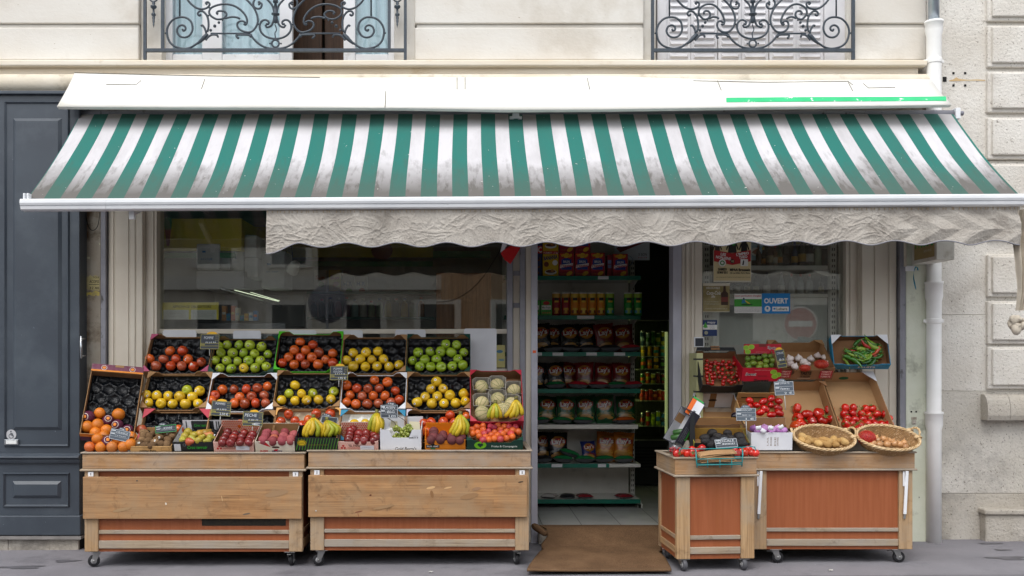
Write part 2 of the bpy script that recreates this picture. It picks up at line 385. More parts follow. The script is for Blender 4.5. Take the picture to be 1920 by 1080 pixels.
# ---------------------------------------------------------------- the stone house over the shop
def facade():
    T = thing('apartment_building', 'pale limestone apartment building above the shop with two balcony windows', 'building', (X_(900, 0), .3, 0))
    def course(px0, px1, first=False):
        mb = MB(); x0, x1 = X_(px0, 0), X_(px1, 0); c = .012
        zb, z1, z2, zt = Z_(112, 0), Z_(51.5, 0), Z_(43.5, 0), 6.4
        e = 0 if first else c
        mb.box((x0, 0, zb), (x1, .45, z1), STONE); mb.box((x0 + e, .022, z1), (x1 - .004, .45, z2), STONE); mb.box((x0, 0, z2), (x1, .45, zt), STONE)
        return mb.build('wall', T, bevel=.008)
    course(-700, 260, True); course(778, 1207); course(1603, 1737)
    # reveals at each side of the windows
    for a, b in ((260, 300), (738, 778), (1207, 1232), (1592, 1603)):
        mb = MB(); mb.box((X_(a, 0) + .001, .05, Z_(112, 0)), (X_(b, 0), .45, 6.4), STONE); mb.build('window_reveal', T, bevel=.006)
    # cornice, in three mouldings
    mb = MB(); x0, x1 = X_(-700, 0), X_(1735, -.1)
    def strip(py0, py1, Ya, mt): mb.box((x0, Ya, Z_(py0, Ya)), (x1, .4, Z_(py1, Ya)), mt)
    strip(112, 123, -.14, CORNICE)
    mb.build('cornice', T, bevel=.01)
    mb = MB(); mb.box((x0, -.085, Z_(124, -.1)), (x1 - .05, .4, Z_(140, -.085)), CORNICE); mb.build('cornice_band', T, bevel=.008)
    mb = MB(); zc = Z_(141, -.06); R = .055; n = 10
    prof = [(-.09 - R * 1.0 * sin(pi * k / n), zc - R * 1.35 + R * 1.35 * cos(pi * k / n)) for k in range(n + 1)]
    vs = [(x, y, z) for x in (x0, X_(1730, 0)) for y, z in prof] + []
    mb.add(vs, [(k, k + 1, n + 2 + k, n + 1 + k) for k in range(n)], TORUS, smooth=True)
    zt = zc - 2 * R * 1.35
    mb.box((x0, -.1, zt - .055), (X_(1730, 0), .3, zt - .002), TORUS)
    mb.box((x0, -.05, zt), (X_(1730, 0), .3, zc), TORUS)
    mb.build('round_moulding', T)
    # wall behind the hood and awning
    mb = MB(); mb.box((X_(-700, 0), .03, 3.36), (X_(1737, 0), .4, Z_(141, -.08) - .003), TORUS); mb.build('lower_wall', T)
    # left window: white casements, one leaf open
    W = MB(); Y = .16; WH = mat('white_window_paint', 'e6e7e9', 'dcdde0', sc=5, rough=.4, dirt='b0aca6', dsc=6, dth=(.62, .75))
    for a, b in ((300, 323), (379, 416), (524, 548), (644, 666), (728, 740)):
        W.box((X_(a, Y), Y, 4.04), (X_(b, Y), Y + .06, 6.4), WH)
    for a, b in ((323, 379), (416, 524), (666, 728)):
        W.box((X_(a, Y) + .001, Y + .006, 4.04), (X_(b, Y) - .001, Y + .056, Z_(101, Y)), WH)
    wf = W.build('window', T, bevel=.006)
    for a, b in ((323, 379), (416, 524), (666, 728)):
        g = MB(); g.box((X_(a, Y), Y + .03, Z_(102, Y)), (X_(b, Y), Y + .034, 6.4), WGLASS); g.build('pane', wf)
    cur = MB(); CURT = mat('pale_curtain', 'f3f5f4', 'e6eaea', sc=3, st=(9, 9, .6), rough=.9)
    cur.grid(lambda u, v: (X_(318 + u * 212, .24), .235 + .012 * sin(u * 70), 4.0 + v * 2.4), 90, 2, CURT)
    cur.grid(lambda u, v: (X_(660 + u * 80, .24), .235 + .012 * sin(u * 30), 4.0 + v * 2.4), 40, 2, CURT); cur.build('curtain', T)
    dk = MB(); DARKW = woodmat('dark_shutter_wood', '4a3527', '33251b', '5d4534', 2)
    dk.box((X_(540, .5), .62, 4.0), (X_(600, .5), .66, 6.4), DARKW); dk.box((X_(604, .5), .66, 4.0), (X_(660, .5), .7, 6.4), DARKW); dk.build('inner_shutter', T, bevel=.006)
    rm = MB(); rm.box((X_(262, .9), .9, 4.0), (X_(776, .9), .95, 6.4), mat('dim_room_wall', '3a332b', rough=.9))
    rm.box((X_(262, .5), .3, 3.98), (X_(776, .5), .9, 4.035), mat('dim_room_wall', '3a332b')); rm.build('back_wall', T)
    # right window: louvred metal shutter leaves
    SH = mat('white_shutter_paint', 'e0dfe1', 'd3d2d5', sc=4, rough=.45, dirt='a8a4a2', dsc=5, dth=(.62, .76)); Y = .1
    edges = [1250, 1296, 1347, 1391, 1443, 1494, 1546]
    for k in range(6):
        a, b = edges[k], edges[k + 1]; mb = MB(); xa, xb = X_(a, Y) + .003, X_(b, Y) - .003; yo = .012 * (k % 2)
        mb.box((xa, Y + yo + .012, 4.035), (xb, Y + yo + .03, 6.4), SH)
        z = 4.08
        while z < 5.2:
            xm0, xm1 = xa + .022, xb - .022
            mb.add([(xm0, Y + yo + .012, z + .052), (xm1, Y + yo + .012, z + .052), (xm1 - .012, Y + yo - .008, z + .012), (xm0 + .012, Y + yo - .008, z + .012),
                    (xm1, Y + yo + .012, z + .004), (xm0, Y + yo + .012, z + .004)],
                   [(0, 3, 2, 1), (3, 5, 4, 2), (0, 5, 3), (1, 2, 4)], SH); z += .0535
        mb.build('shutter_leaf', T)
    for a, b in ((1232, 1250), (1546, 1591.5)): fr = MB(); fr.box((X_(a, Y), Y - .01, 4.035), (X_(b, Y), Y + .06, 6.4), SH); fr.build('shutter_frame', T, bevel=.006)
    rf = MB(); rf.box((X_(-700, 0), .0, 6.401), (X_(1737, 0), .5, 9.5), STONE); rf.build('upper_wall', T)
    bk = MB(); bk.box((X_(-700, 0), .96, 4.0), (X_(1737, 0), 1.1, 6.4), STONE); bk.build('inner_wall', T)
facade()

def railing(cx, sh, wide, label):
    Y = -.04; pxm = L_(1, Y)
    T = thing('balcony_railing', label, 'railing', P(cx, 112, Y), 'wrought iron balcony railings')
    def pt(zx, zy, sgn):
        o = zx / 9 - 201.4
        if sh and zx < 1290: o -= sh * min(1, max(0, (1290 - zx) / 380))
        return P(cx + sgn * -o * -1, zy / 9, Y) if False else P(cx + sgn * o, zy / 9, Y)
    scr = [
        [(450, 490), (465, 520), (500, 500), (495, 450), (440, 425), (380, 455), (358, 530), (400, 605), (480, 632), (560, 605), (612, 530), (620, 450), (590, 360), (510, 300), (410, 290), (310, 320), (230, 400), (190, 500), (195, 600), (230, 700), (300, 770), (400, 810), (500, 820), (600, 795), (700, 730), (790, 660), (850, 570)],
        [(870, 540), (890, 450), (885, 340), (860, 260), (800, 195), (740, 190), (710, 230), (735, 265), (765, 240)],
        [(480, -90), (540, 0), (600, 70), (680, 130), (770, 155), (860, 135), (905, 90), (900, 50), (865, 35), (845, 55), (870, 75)],
        [(1000, 240), (985, 215), (1015, 185), (1070, 195), (1095, 250), (1060, 310), (990, 325), (925, 270), (900, 200), (930, 130), (1000, 85), (1080, 70), (1170, 95), (1250, 170), (1310, 270), (1335, 350), (1325, 400), (1300, 420), (1285, 400)],
        [(1310, 385), (1270, 355), (1225, 370), (1210, 430), (1240, 500), (1310, 540), (1390, 540), (1450, 500), (1500, 420), (1515, 330), (1495, 230), (1440, 120), (1370, 40), (1290, -40)],
        [(1080, 310), (1150, 285), (1210, 295), (1240, 320)],
        [(1390, 575), (1440, 650), (1520, 730), (1620, 790), (1720, 815), (1812, 820)],
        [(1655, 400), (1690, 410), (1695, 365), (1640, 335), (1580, 360), (1545, 440), (1570, 540), (1640, 610), (1730, 645), (1812, 655)],
        [(1645, 420), (1670, 460), (1730, 440), (1765, 390), (1790, 300), (1790, 230), (1770, 120), (1720, 40), (1640, -40)],
        [(1520, 80), (1545, 60), (1525, 30), (1580, 70), (1560, 135), (1500, 145), (1450, 110), (1440, 50), (1460, -10)],
        [(1000, 625), (985, 590), (930, 590), (880, 630), (840, 680)], [(760, 440), (790, 430), (830, 490), (850, 560)],
        [(1220, 645), (1200, 590), (1280, 585), (1360, 590), (1420, 620)],
    ]
    for sg in (1, -1):
        mb = MB()
        for c in scr: mb.tube(crs([pt(x, y, sg) for x, y in c], 4), .009, IRON, 6)
        mb.tube([pt(405, -900, sg), pt(405, 290, sg)], .007, IRON, 6)
        mb.tube([pt(920, 565, sg), pt(1390, 565, sg)], .0075, IRON, 6)
        mb.tube(crs([pt(700, 740, sg), pt(780, 670, sg), pt(860, 580, sg)], 3), [.01, .011, .014, .016, .018, .016, .014], IRON, 8)
        for x, y, r in ((920, 510, 25), (965, 440, 28), (1010, 380, 24), (1050, 340, 16), (1720, 735, 16), (1525, 410, 16), (170, 560, 18), (885, 265, 18), (905, 130, 18), (1395, 610, 28), (865, 590, 26), (1220, 640, 22), (1000, 620, 18)):
            c = pt(x, y, sg); k = r / 9 * pxm
            mb.lathe([(k * sin(pi * q / 6), -k * cos(pi * q / 6)) for q in range(7)], 8, IRON, Matrix.Translation(c))
        mb.build('scrollwork', T)
    mb = MB(); c = pt(1812, 735, 1); mb.tube([c + Vector((cos(a), 0, sin(a))) * .030 for a in (2 * pi * k / 20 for k in range(20))], .008, IRON, 6, True)
    mb.tube(crs([P(cx - 1, 410 / 9, Y), P(cx + 2, 500 / 9, Y), P(cx - 1, 560 / 9, Y), P(cx, 640 / 9, Y)], 4), .005, IRON, 6)
    b = P(cx, 44, Y)
    mb.lathe([(.006, -.0), (.02, .01), (.017, .05), (.014, .07), (.034, .073), (.034, .083), (.014, .086), (.016, .12), (.01, .17), (.022, .175), (.02, .2), (.008, .21), (.008, .6)], 10, IRON, Matrix.Translation(b))
    mb.build('finial', T)
    hw = wide
    mb = MB()
    xs = [cx - hw, cx + hw] if not sh else [272, 305, 730, 760]
    for k, x in enumerate(xs):
        outer = (not sh) or k in (0, 3)
        p = P(x, 0, Y); mb.box((p.x - .012, Y - .012, Z_(112 if outer else 95, Y)), (p.x + .012, Y + .012, 5.05), IRON)
    a, b = P(xs[0], 91.5, Y), P(xs[-1], 97.5, Y)
    mb.box((a.x, Y - .014, b.z), (b.x, Y + .0139, a.z), IRON); mb.box((a.x - .02, Y - .02, 5.05), (b.x + .02, Y + .02, 5.09), IRON)
    if sh:
        for x in (288, 745):
            p = P(x, 52, Y); mb.lathe([(.001, 0), (.008, .03), (.006, .031), (.011, .06), (.008, .061), (.013, .085), (.008, .09), (.019, .105), (.019, .115), (.009, .125), (.009, .155), (.026, .17), (.026, .182), (.01, .19), (.014, .205), (.01, .22)], 10, IRON, Matrix.Translation(p))
            mb.tube([p + Vector((cos(q), 0, sin(q))) * .036 + Vector((0, 0, .255)) for q in (2 * pi * k / 18 for k in range(18))], .007, IRON, 6, True)
    mb.build('bar_frame', T)
railing(516.5, 23, 0, 'ornate iron railing before the open white window')
railing(1411.5, 0, 188, 'ornate iron railing before the closed louvred shutters')

# ---------------------------------------------------------------- neighbouring stone house and downpipe on the right
def right_house():
    T = thing('stone_house', 'neighbouring stone house with raised corner blocks beside the white downpipe', 'building', (5, .2, 0))
    mb = MB(); a = X_(1737, 0); b = X_(2700, 0)
    zj = [Z_(1020, 0), Z_(925, 0), Z_(733, 0), Z_(590, 0), Z_(300, 0), 9.5]
    for k in range(5):
        mt = (BASE_ST, MID_ST)[k] if k < 2 else QUOIN
        mb.box((a + .001 * k, 0, zj[k]), (b, .5, zj[k + 1] - .004), mt)
    mb.box((a + .01, .006, zj[0] - .1), (b, .5, 9.4), BASE_ST)
    mb.build('wall', T, bevel=.004)
    k = 0; y = -120
    rows = [(-300, -213), (-207, -130), (-122, -44), (-36, 42), (50, 128), (136, 213), (222, 300), (308, 386), (394, 448), (478, 557), (565, 645), (650, 729)]
    for y0, y1 in rows:
        mb = MB(); x0 = X_(1848, 0)
        mb.box((x0, -.035, Z_(y1, 0)), (b, .1, Z_(y0, 0)), QUOIN); mb.box((x0 + .03, -.06, Z_(y1 - 7, 0)), (b, 0, Z_(y0 + 4, 0)), QUOIN)
        mb.build('corner_block', T, bevel=.01)
    mb = MB(); z0, z1 = Z_(788, -.1), Z_(740, -.1); x0 = X_(1846, -.06)
    prof = [(0, z0 + .0), (-.1, z0), (-.115, z0 + .04)] + [(-.115 + .07 * (1 - cos(q * pi / 12)), z0 + .06 + (z1 - z0 - .06) * sin(q * pi / 12)) for q in range(7)] + [(0, z1)]
    for xa, xb in ((x0, X_(1893, -.1)), (X_(1893, -.1) + .004, b)):
        n = len(prof)
        mb.add([(xa, yy, z) for yy, z in prof] + [(xb, yy, z) for yy, z in prof], [(q, (q + 1) % n, n + (q + 1) % n, n + q)[::-1] for q in range(n)] + [tuple(range(n)), tuple(range(n, 2 * n))[::-1]], BASE_ST)
    mb.build('ledge', T)
    mb = MB(); mb.box((X_(1847, -.08), -.09, -.1), (b, .05, Z_(965, -.09)), BASE_ST); mb.box((X_(1845, -.1), -.115, Z_(965, -.09) + .001), (b, .05, Z_(955, -.1)), BASE_ST)
    mb.build('plinth', T, bevel=.012)
    mb = MB()   # fixing plate holes and rust stain on the wall
    for x, y in ((1788, 137), (1810, 137), (1788, 160), (1810, 160)): mb.pbox(x - 2, y - 2, x + 2, y + 2, -.004, .01, BLACK)
    mb.pbox(1768, 144, 1775, 153, -.004, .01, BLACK); mb.build('fixing_hole', T)
    mb = MB(); RUST = mat('rust_stain', 'c4a271', 'd3c0a0', sc=9, rough=.9)
    pts = [(1779, 151), (1787, 149), (1793, 145), (1798, 148), (1815, 149.5), (1832, 148.5), (1847, 150), (1847, 152), (1810, 151.8), (1780, 152.4)]
    Art(mb, Matrix.Translation((0, -.002, 0)) @ RX90).poly([(X_(x, 0), Z_(y, 0)) for x, y in pts], RUST); mb.build('rust_stain', T)
right_house()

def downpipe():
    Y = -.11; x = X_(1751, Y); T = thing('downpipe', 'white painted downpipe with sockets at the corner of the shop', 'pipe', (x, Y, 0))
    GALV = mat('galvanised_steel', 'b4bcc4', '9aa4ae', sc=10, rough=.3, metal=.85)
    r = L_(13.2, Y); z = lambda py: Z_(py, Y)
    M = Matrix.Translation((x, Y, 0))
    mb = MB()
    prof = [(r, .0)]
    for ys0, ys1 in ((800, 772), (560, 528), (62, 40)):
        prof += [(r, z(ys0 + 6)), (r * 1.18, z(ys0 - 4)), (r * 1.18, z(ys1 + 5)), (r * 1.27, z(ys1 + 4)), (r * 1.27, z(ys1)), (r * .98, z(ys1) - .001)]
    mb.lathe(prof, 28, WHITEP, M); mb.build('pipe', T)
    mb = MB(); mb.lathe([(r * .72, z(60)), (r * .72, 9)], 24, GALV, M); mb.build('upper_pipe', T)
    for py in (602, 115):
        mb = MB(); mb.lathe([(r * 1.02, z(py + 5)), (r * 1.1, z(py + 4)), (r * 1.1, z(py - 4)), (r * 1.02, z(py - 5))], 24, WHITEP, M)
        mb.box((x - r * 1.45, Y - .004, z(py + 3)), (x + r * 1.45, Y + .012, z(py - 3)), WHITEP)
        mb.box((x - .012, Y + r, z(py + 3)), (x + .012, .0, z(py - 3)), WHITEP); mb.build('bracket', T, bevel=.002)
downpipe()

# ---------------------------------------------------------------- the shopfront
def shopfront():
    T = thing('shopfront', 'cream painted wooden shopfront with two windows and an open doorway', 'shopfront', (X_(880, 0), .05, 0))
    def post(name, px0, px1, y0=380, y1=1016, Y=0, dep=.15, mt=CREAM, bev=.004, flutes=()):
        mb = MB(); xa, xb = X_(px0, Y), X_(px1, Y)
        z0, z1 = -.05, 3.36
        if not flutes: mb.box((xa, Y, z0), (xb, Y + dep, z1), mt)
        else:
            e = [px0] + list(flutes) + [px1]
            for k in range(len(e) - 1):
                o = .006 * (k % 2)
                mb.box((X_(e[k], Y) + (.0012 if k else 0), Y + o, z0), (X_(e[k + 1], Y), Y + dep, z1), mt)
        return mb.build(name, T, bevel=bev)
    # old wall strip with torn posters, grey strip, dark joint
    post('old_wall_strip', 140, 188.5, Y=-.1, dep=.3, mt=OLDW, bev=0)
    post('metal_strip', 188.6, 198, Y=-.115, dep=.3, mt=GREYP)
    post('dark_joint', 196, 204, Y=-.02, dep=.2, mt=BLACK)
    post('pilaster', 203, 267, Y=-.075, dep=.2, flutes=(213, 215.5, 241, 244, 253, 256))
    post('window_jamb', 267.2, 294, Y=-.03, dep=.2, flutes=(272, 274, 288, 290))
    for a, b, mt, Y in ((951, 961.5, GREYP, -.04), (962, 975, CREAM, .01), (975, 985, GREYP, -.045), (985.4, 998, CREAM, -.03), (996, 1008, LGREYP, -.06)):
        post('door_post', a, b, Y=Y, dep=.16, mt=mt)
    post('door_post', 1262, 1278, Y=-.06, dep=.16, mt=LGREYP)
    post('door_post', 1278.3, 1302, Y=-.03, dep=.16, flutes=(1283, 1286, 1293, 1296))
    post('window_jamb', 1302.3, 1317, Y=-.02, dep=.16)
    post('window_jamb', 1586, 1611, Y=.0, dep=.16, flutes=(1592, 1594, 1605, 1608))
    post('dark_joint', 1610, 1617, Y=.03, dep=.16, mt=BLACK)
    post('pilaster', 1616.5, 1681, Y=-.06, dep=.2, flutes=(1638, 1640, 1664, 1667))
    post('dark_joint', 1681, 1688, Y=-.03, dep=.2, mt=BLACK)
    post('metal_strip', 1687.5, 1698.5, Y=-.1, dep=.24, mt=GREYP)
    post('end_wall', 1698.7, 1741, Y=-.08, dep=.3, mt=GREENW)
    mb = MB()
    for x, y in ((1709, 772), (1718, 772)): mb.pbox(x - 1.5, y - 1.5, x + 1.5, y + 1.5, -.083, .01, BLACK)
    mb.pbox(1709, 782, 1719, 787, -.083, .01, mat('chipped_plaster', '8d8577', 'b7ae9f', sc=40)); mb.pbox(1710, 788, 1718, 796, -.084, .01, BASE_ST); mb.build('fixing_hole', T)
    # header behind the awning
    mb = MB(); mb.box((X_(203, 0), .0, 2.98), (X_(1681, 0), .14, 3.36), CREAM); mb.build('header', T)
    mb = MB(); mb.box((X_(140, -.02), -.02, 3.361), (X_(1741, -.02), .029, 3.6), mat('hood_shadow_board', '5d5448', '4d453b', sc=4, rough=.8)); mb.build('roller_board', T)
    # left window
    Y = .06; mb = MB()
    mb.box((X_(294, Y), Y - .03, Z_(626, Y)), (X_(951, Y), Y + .05, Z_(617, Y)), CREAM)
    mb.box((X_(294, Y), Y - .03, Z_(700, Y)), (X_(951, Y), Y + .05, Z_(691, Y)), CREAM)
    mb.box((X_(926, Y), Y - .028, Z_(691, Y)), (X_(951, Y) - .06, Y + .05, Z_(626, Y)), CREAM) if False else None
    mb.build('window_rail', T, bevel=.004)
    mb = MB(); mb.box((X_(294, Y), Y - .03, -.04), (X_(951, Y), Y + .06, Z_(700, Y) - .002), CREAM); mb.build('stall_riser', T)
    mb = MB(); mb.box((X_(294, Y), Y, Z_(617, Y)), (X_(951, Y), Y + .006, 2.98), GLASS); mb.build('window_pane', T)
    mb = MB(); mb.box((X_(294, Y), Y, Z_(691, Y)), (X_(951, Y), Y + .006, Z_(626, Y)), GLASS); mb.build('window_pane', T)
    # right window
    mb = MB(); mb.box((X_(1317, Y), Y, .75), (X_(1586, Y), Y + .006, 2.98), GLASS); mb.build('window_pane', T)
    mb = MB(); mb.box((X_(1317, Y), Y - .03, -.04), (X_(1586, Y), Y + .06, .748), CREAM); mb.build('stall_riser', T)
    # threshold
    mb = MB(); mb.box((X_(1008, 0), -.12, -.05), (X_(1262, 0), .1, .094), BASE_ST); mb.build('threshold', T, bevel=.01)
    mb = MB(); mb.pbox(999, 657, 1005, 662, -.062, .01, paint('e2602a', .5)); mb.build('orange_sticker', T)
    mb = MB()
    for py in (512, 572): mb.pbox(962.5, py - 4, 974.5, py + 5, .0, .03, GREYP)
    mb.build('hinge', T, bevel=.002)
shopfront()

def left_front():
    Yf = -.25; T = thing('panelled_shopfront', 'dark blue panelled wooden shopfront left of the grocer', 'shopfront', (X_(60, Yf), Yf + .1, -.04))
    x1 = X_(149, Yf); x0 = X_(-420, Yf); z = lambda py: Z_(py, Yf); xx = lambda px: X_(px, Yf)
    mb = MB(); mb.box((x0, Yf, z(1004)), (x1, Yf + .2, z(176)), NAVY)
    mb.box((x0, Yf - .035, z(178)), (x1 + .01, Yf + .2, z(172)), NAVY); mb.build('panel_body', T, bevel=.004)
    def mould(a, b, c, d, w=.022, o=.016, raised=None):
        mb = MB(); xa, xb, zb, zt = xx(a), xx(b), z(d), z(c)
        # a frame of four mitred mouldings, triangular in section
        def fr(i, y): return [(xa + i, y, zb + i), (xb - i, y, zb + i), (xb - i, y, zt - i), (xa + i, y, zt - i)]
        vs = fr(0, Yf - .001) + fr(w * .4, Yf - o) + fr(w, Yf - .0005)
        fs = []
        for r in range(2):
            for k in range(4): q = (k + 1) % 4; fs.append((4 * r + k, 4 * r + q, 4 * r + 4 + q, 4 * r + 4 + k))
        mb.add(vs, fs, NAVY)
        if raised:
            a2, b2, c2, d2 = raised; xa, xb, zb, zt = xx(a2), xx(b2), z(d2), z(c2)
            vs = fr(0, Yf - .001) + fr(.025, Yf - .018); fs = [(k, (k + 1) % 4, 4 + (k + 1) % 4, 4 + k) for k in range(4)] + [(4, 5, 6, 7)]
            mb.add(vs, fs, NAVY)
        mb.build('panel_moulding', T)
    mould(8, 131, 190, 838, raised=(25, 116, 222, 806)); mould(6, 131, 886, 951, raised=(24, 115, 902, 934))
    mould(-140, -12, 190, 838, raised=(-124, -28, 222, 806)); mould(-140, -12, 886, 951, raised=(-124, -28, 902, 934))
    mb = MB(); n = 8
    prof = [(Yf, z(869)), (Yf - .02, z(868)), (Yf - .03, z(864)), (Yf - .03, z(861))] + [(Yf - .035 - .02 * sin(pi * q / n), z(860) + (z(853) - z(860)) * q / n) for q in range(n + 1)] + [(Yf - .012, z(851)), (Yf, z(850))]
    n = len(prof); mb.add([(x0, a, b) for a, b in prof] + [(x1 + .012, a, b) for a, b in prof], [(k, k + 1, n + k + 1, n + k) for k in range(n - 1)] + [tuple(range(n, 2 * n))], NAVY); mb.build('dado_rail', T)
    mb = MB(); mb.box((x0, Yf - .03, z(1003)), (x1 + .02, Yf + .2, z(966)), NAVY); mb.build('skirting', T, bevel=.008)
    mb = MB(); mb.box((x0, Yf - .035, z(1010)), (x1 + .025, Yf + .2, z(1004.2)), mat('zinc_strip', '8f8b88', '7c7875', sc=8, rough=.5)); mb.build('zinc_strip', T)
    mb = MB()
    for a, b in ((-420, 15), (15.6, 147)): mb.box((xx(a), Yf + .0, -.2), (xx(b), Yf + .2, z(1010.3)), BASE_ST)
    mb.build('stone_plinth', T, bevel=.004)
    mb = MB(); mb.box((x1 - .002, Yf + .03, -.1), (X_(158, -.1), -.102, z(172)), BLACK); mb.build('side_gap', T)
    mb = MB(); a = P(152, 651, Yf - .05); mb.tube([a + Vector((0, 0, -.09)), a + Vector((0, 0, .09))], .009, mat('brushed_steel', 'c4c8cc', rough=.25, metal=.9), 12)
    for s in (-.07, .07): mb.tube([a + Vector((0, 0, s)), a + Vector((0, .08, s))], .006, mat('brushed_steel', 'c4c8cc'), 8)
    mb.build('handle', T)
    t = thing('access_sign', 'round grey wheelchair sticker on the dark blue panelling', 'sign', P(21, 815, Yf - .003)); mb = MB()
    A = Art(mb, AM(P(21, 815, Yf - .003))); k = L_(1, Yf); G = paint('b9babd'); D = paint('2a323c')
    A.ell(0, 0, 9.6 * k, 9.6 * k, G, 28); A.ell(-.5 * k, 6 * k, 1.4 * k, 1.4 * k, D); A.ring(0, -2.5 * k, 4.6 * k, 1.0 * k, D)
    A.poly([(-1.2 * k, 4 * k), (.2 * k, 4 * k), (.6 * k, -.2 * k), (3 * k, -.2 * k), (5 * k, -5 * k), (3.8 * k, -5.4 * k), (2.4 * k, -1.6 * k), (-.9 * k, -1.6 * k)], D); A.rect(-.2 * k, 1.4 * k, 3.4 * k, 2.4 * k, D); mb.build('sticker', t)
    t = thing('doorbell', 'small silver doorbell plate under the wheelchair sticker', 'doorbell', P(21, 829, Yf)); mb = MB()
    mb.pbox(8, 824, 34, 834, Yf - .02, .02, mat('brushed_steel', 'c4c8cc')); mb.build('plate', t, bevel=.003)
    mb = MB(); mb.pbox(11, 826, 31, 832.5, Yf - .024, .008, paint('e4e6e4', .3)); mb.build('button', t, bevel=.002)
left_front()

def torn_posters():
    for (py0, py1, lab, rows) in ((515, 546, 'torn cream poster with black lettering on the old wall strip', ((520, 'TIQUE', 4), (528, 'ACOPES', 7), (540, '32.40', 6))), (545, 556, 'torn yellow poster scrap below the cream one', ())):
        Y = -.1; t = thing('torn_poster', lab, 'poster', P(173, py1, Y - .003)); mb = MB(); A = Art(mb, AM(Vector((0, Y - .002, 0))))
        rr = random.Random(py0); pts = []
        for k in range(9): pts.append((X_(159.5 + k * 3.4, Y), Z_(py0 + rr.uniform(0, 4), Y)))
        for k in range(9): pts.append((X_(186.7 - k * 3.4, Y), Z_(py1 - rr.uniform(0, 4), Y)))
        A.poly(pts, mat('aged_poster_%d' % py0, 'b9ad7c' if py0 < 540 else 'c9b44e', '8f8560', sc=12, rough=.8)); I = paint('1d1b18')
        for y, s, h in rows: A.text(s, X_(186, Y), Z_(y, Y), L_(h * .8, Y), I, 'R', w=L_(18 if h > 5 else 12, Y))
        if rows: A.rect(X_(167, Y), Z_(534, Y), X_(186, Y), Z_(533, Y), I)
        mb.build('paper', t)
    t = thing('hanging_cable', 'thin black cable looping across the top of the old wall strip', 'cable', P(173, 396, -.13)); mb = MB()
    mb.tube(crs([P(160, 385, -.12), P(161, 405, -.12), P(166, 425, -.12), P(174, 432, -.12), P(183, 424, -.12), P(187, 400, -.12), P(187, 385, -.12)], 5), .003, BLACK, 6); mb.build('wire', t)
torn_posters()

# ---------------------------------------------------------------- hood, awning, projecting sign
def hood():
    T = thing('awning_hood', 'white metal hood board sloping out above the striped awning', 'hood', P(930, 140, -.05))
    Yt, Yb = -.2, -.42
    top = [(140, 137), (300, 141), (600, 146), (900, 145), (1150, 144), (1400, 151), (1600, 150), (1746, 149)]
    bot = [(107, 200), (300, 201), (600, 202), (760, 202.5), (950, 206), (1130, 205), (1400, 201), (1600, 199), (1784, 196.5)]
    def itp(tb, x):
        for (a, ya), (b, yb) in zip(tb, tb[1:]):
            if x <= b: return ya + (yb - ya) * (x - a) / (b - a)
        return tb[-1][1]
    mb = MB(); n = 60
    def fn(u, v):
        xt = 140 + u * 1606; xb = 107 + u * 1677
        a = P(xt, itp(top, xt), Yt); b = P(xb, itp(bot, xb), Yb)
        p = a.lerp(b, v); p.y += .012 * sin(v * pi) * (1 + .6 * sin(u * 21)); return p
    mb.grid(fn, n, 6, HOODM); mb.build('sheet', T, solid=.006)
    mb = MB(); ZINC = mat('black_seam_tar', '2f2b24', '6b5f48', sc=30, rough=.8)
    for pts in ([(140, 136), (250, 139), (420, 143.5), (530, 142)], [(520, 143), (600, 145)], [(1300, 152), (1440, 155), (1590, 153), (1600, 160)], [(1345, 152), (1353, 170)], [(1590, 154), (1600, 171)], [(1619, 157), (1629, 165), (1680, 164)], [(198, 158), (255, 158), (264, 151)], [(384, 149), (377, 167)], [(857, 146), (857, 168)], [(872, 146), (872, 168)], [(1101, 147), (1106, 168)], [(723, 171), (722, 203)]):
        q = []
        for x, y in pts:
            v = max(0, min(1, (y - itp(top, x)) / (itp(bot, x) - itp(top, x)))); u = (x - (140 - 33 * v)) / (1606 + 71 * v)
            p = fn(u, v); q.append(p + Vector((0, -.0045, .002)))
        mb.tube(q, .0022, ZINC, 5)
    mb.build('seam', T)
    mb = MB(); GR = mat('faded_green_band', '2fb877', '37c483', sc=4, rough=.5, speck='eef4ee', ssc=16, sth=(.64, .68))
    def fq(x, y, o): 
        v = (y - itp(top, x)) / (itp(bot, x) - itp(top, x)); u = (x - (140 - 33 * v)) / (1606 + 71 * v); return fn(u, v) + Vector((0, -o, o * .4))
    vs = []; N_ = 30
    for k in range(N_ + 1):
        x = 1362 + k * 413 / N_; a = 184 - 3 * k / N_; vs += [fq(x, a + 8.5, .006), fq(x, a, .006)]
    mb.add(vs, [(2 * k, 2 * k + 2, 2 * k + 3, 2 * k + 1) for k in range(N_)], GR); mb.build('green_band', T)
    # the gutter edge that folds under
    mb = MB(); 
    vs = []
    for k in range(n + 1):
        p = fn(k / n, 1); vs += [p, p + Vector((0, .03, -.012))]
    mb.add(vs, [(2 * k, 2 * k + 1, 2 * k + 3, 2 * k + 2) for k in range(n)], HOODM); mb.build('lip', T, solid=.003)
hood()

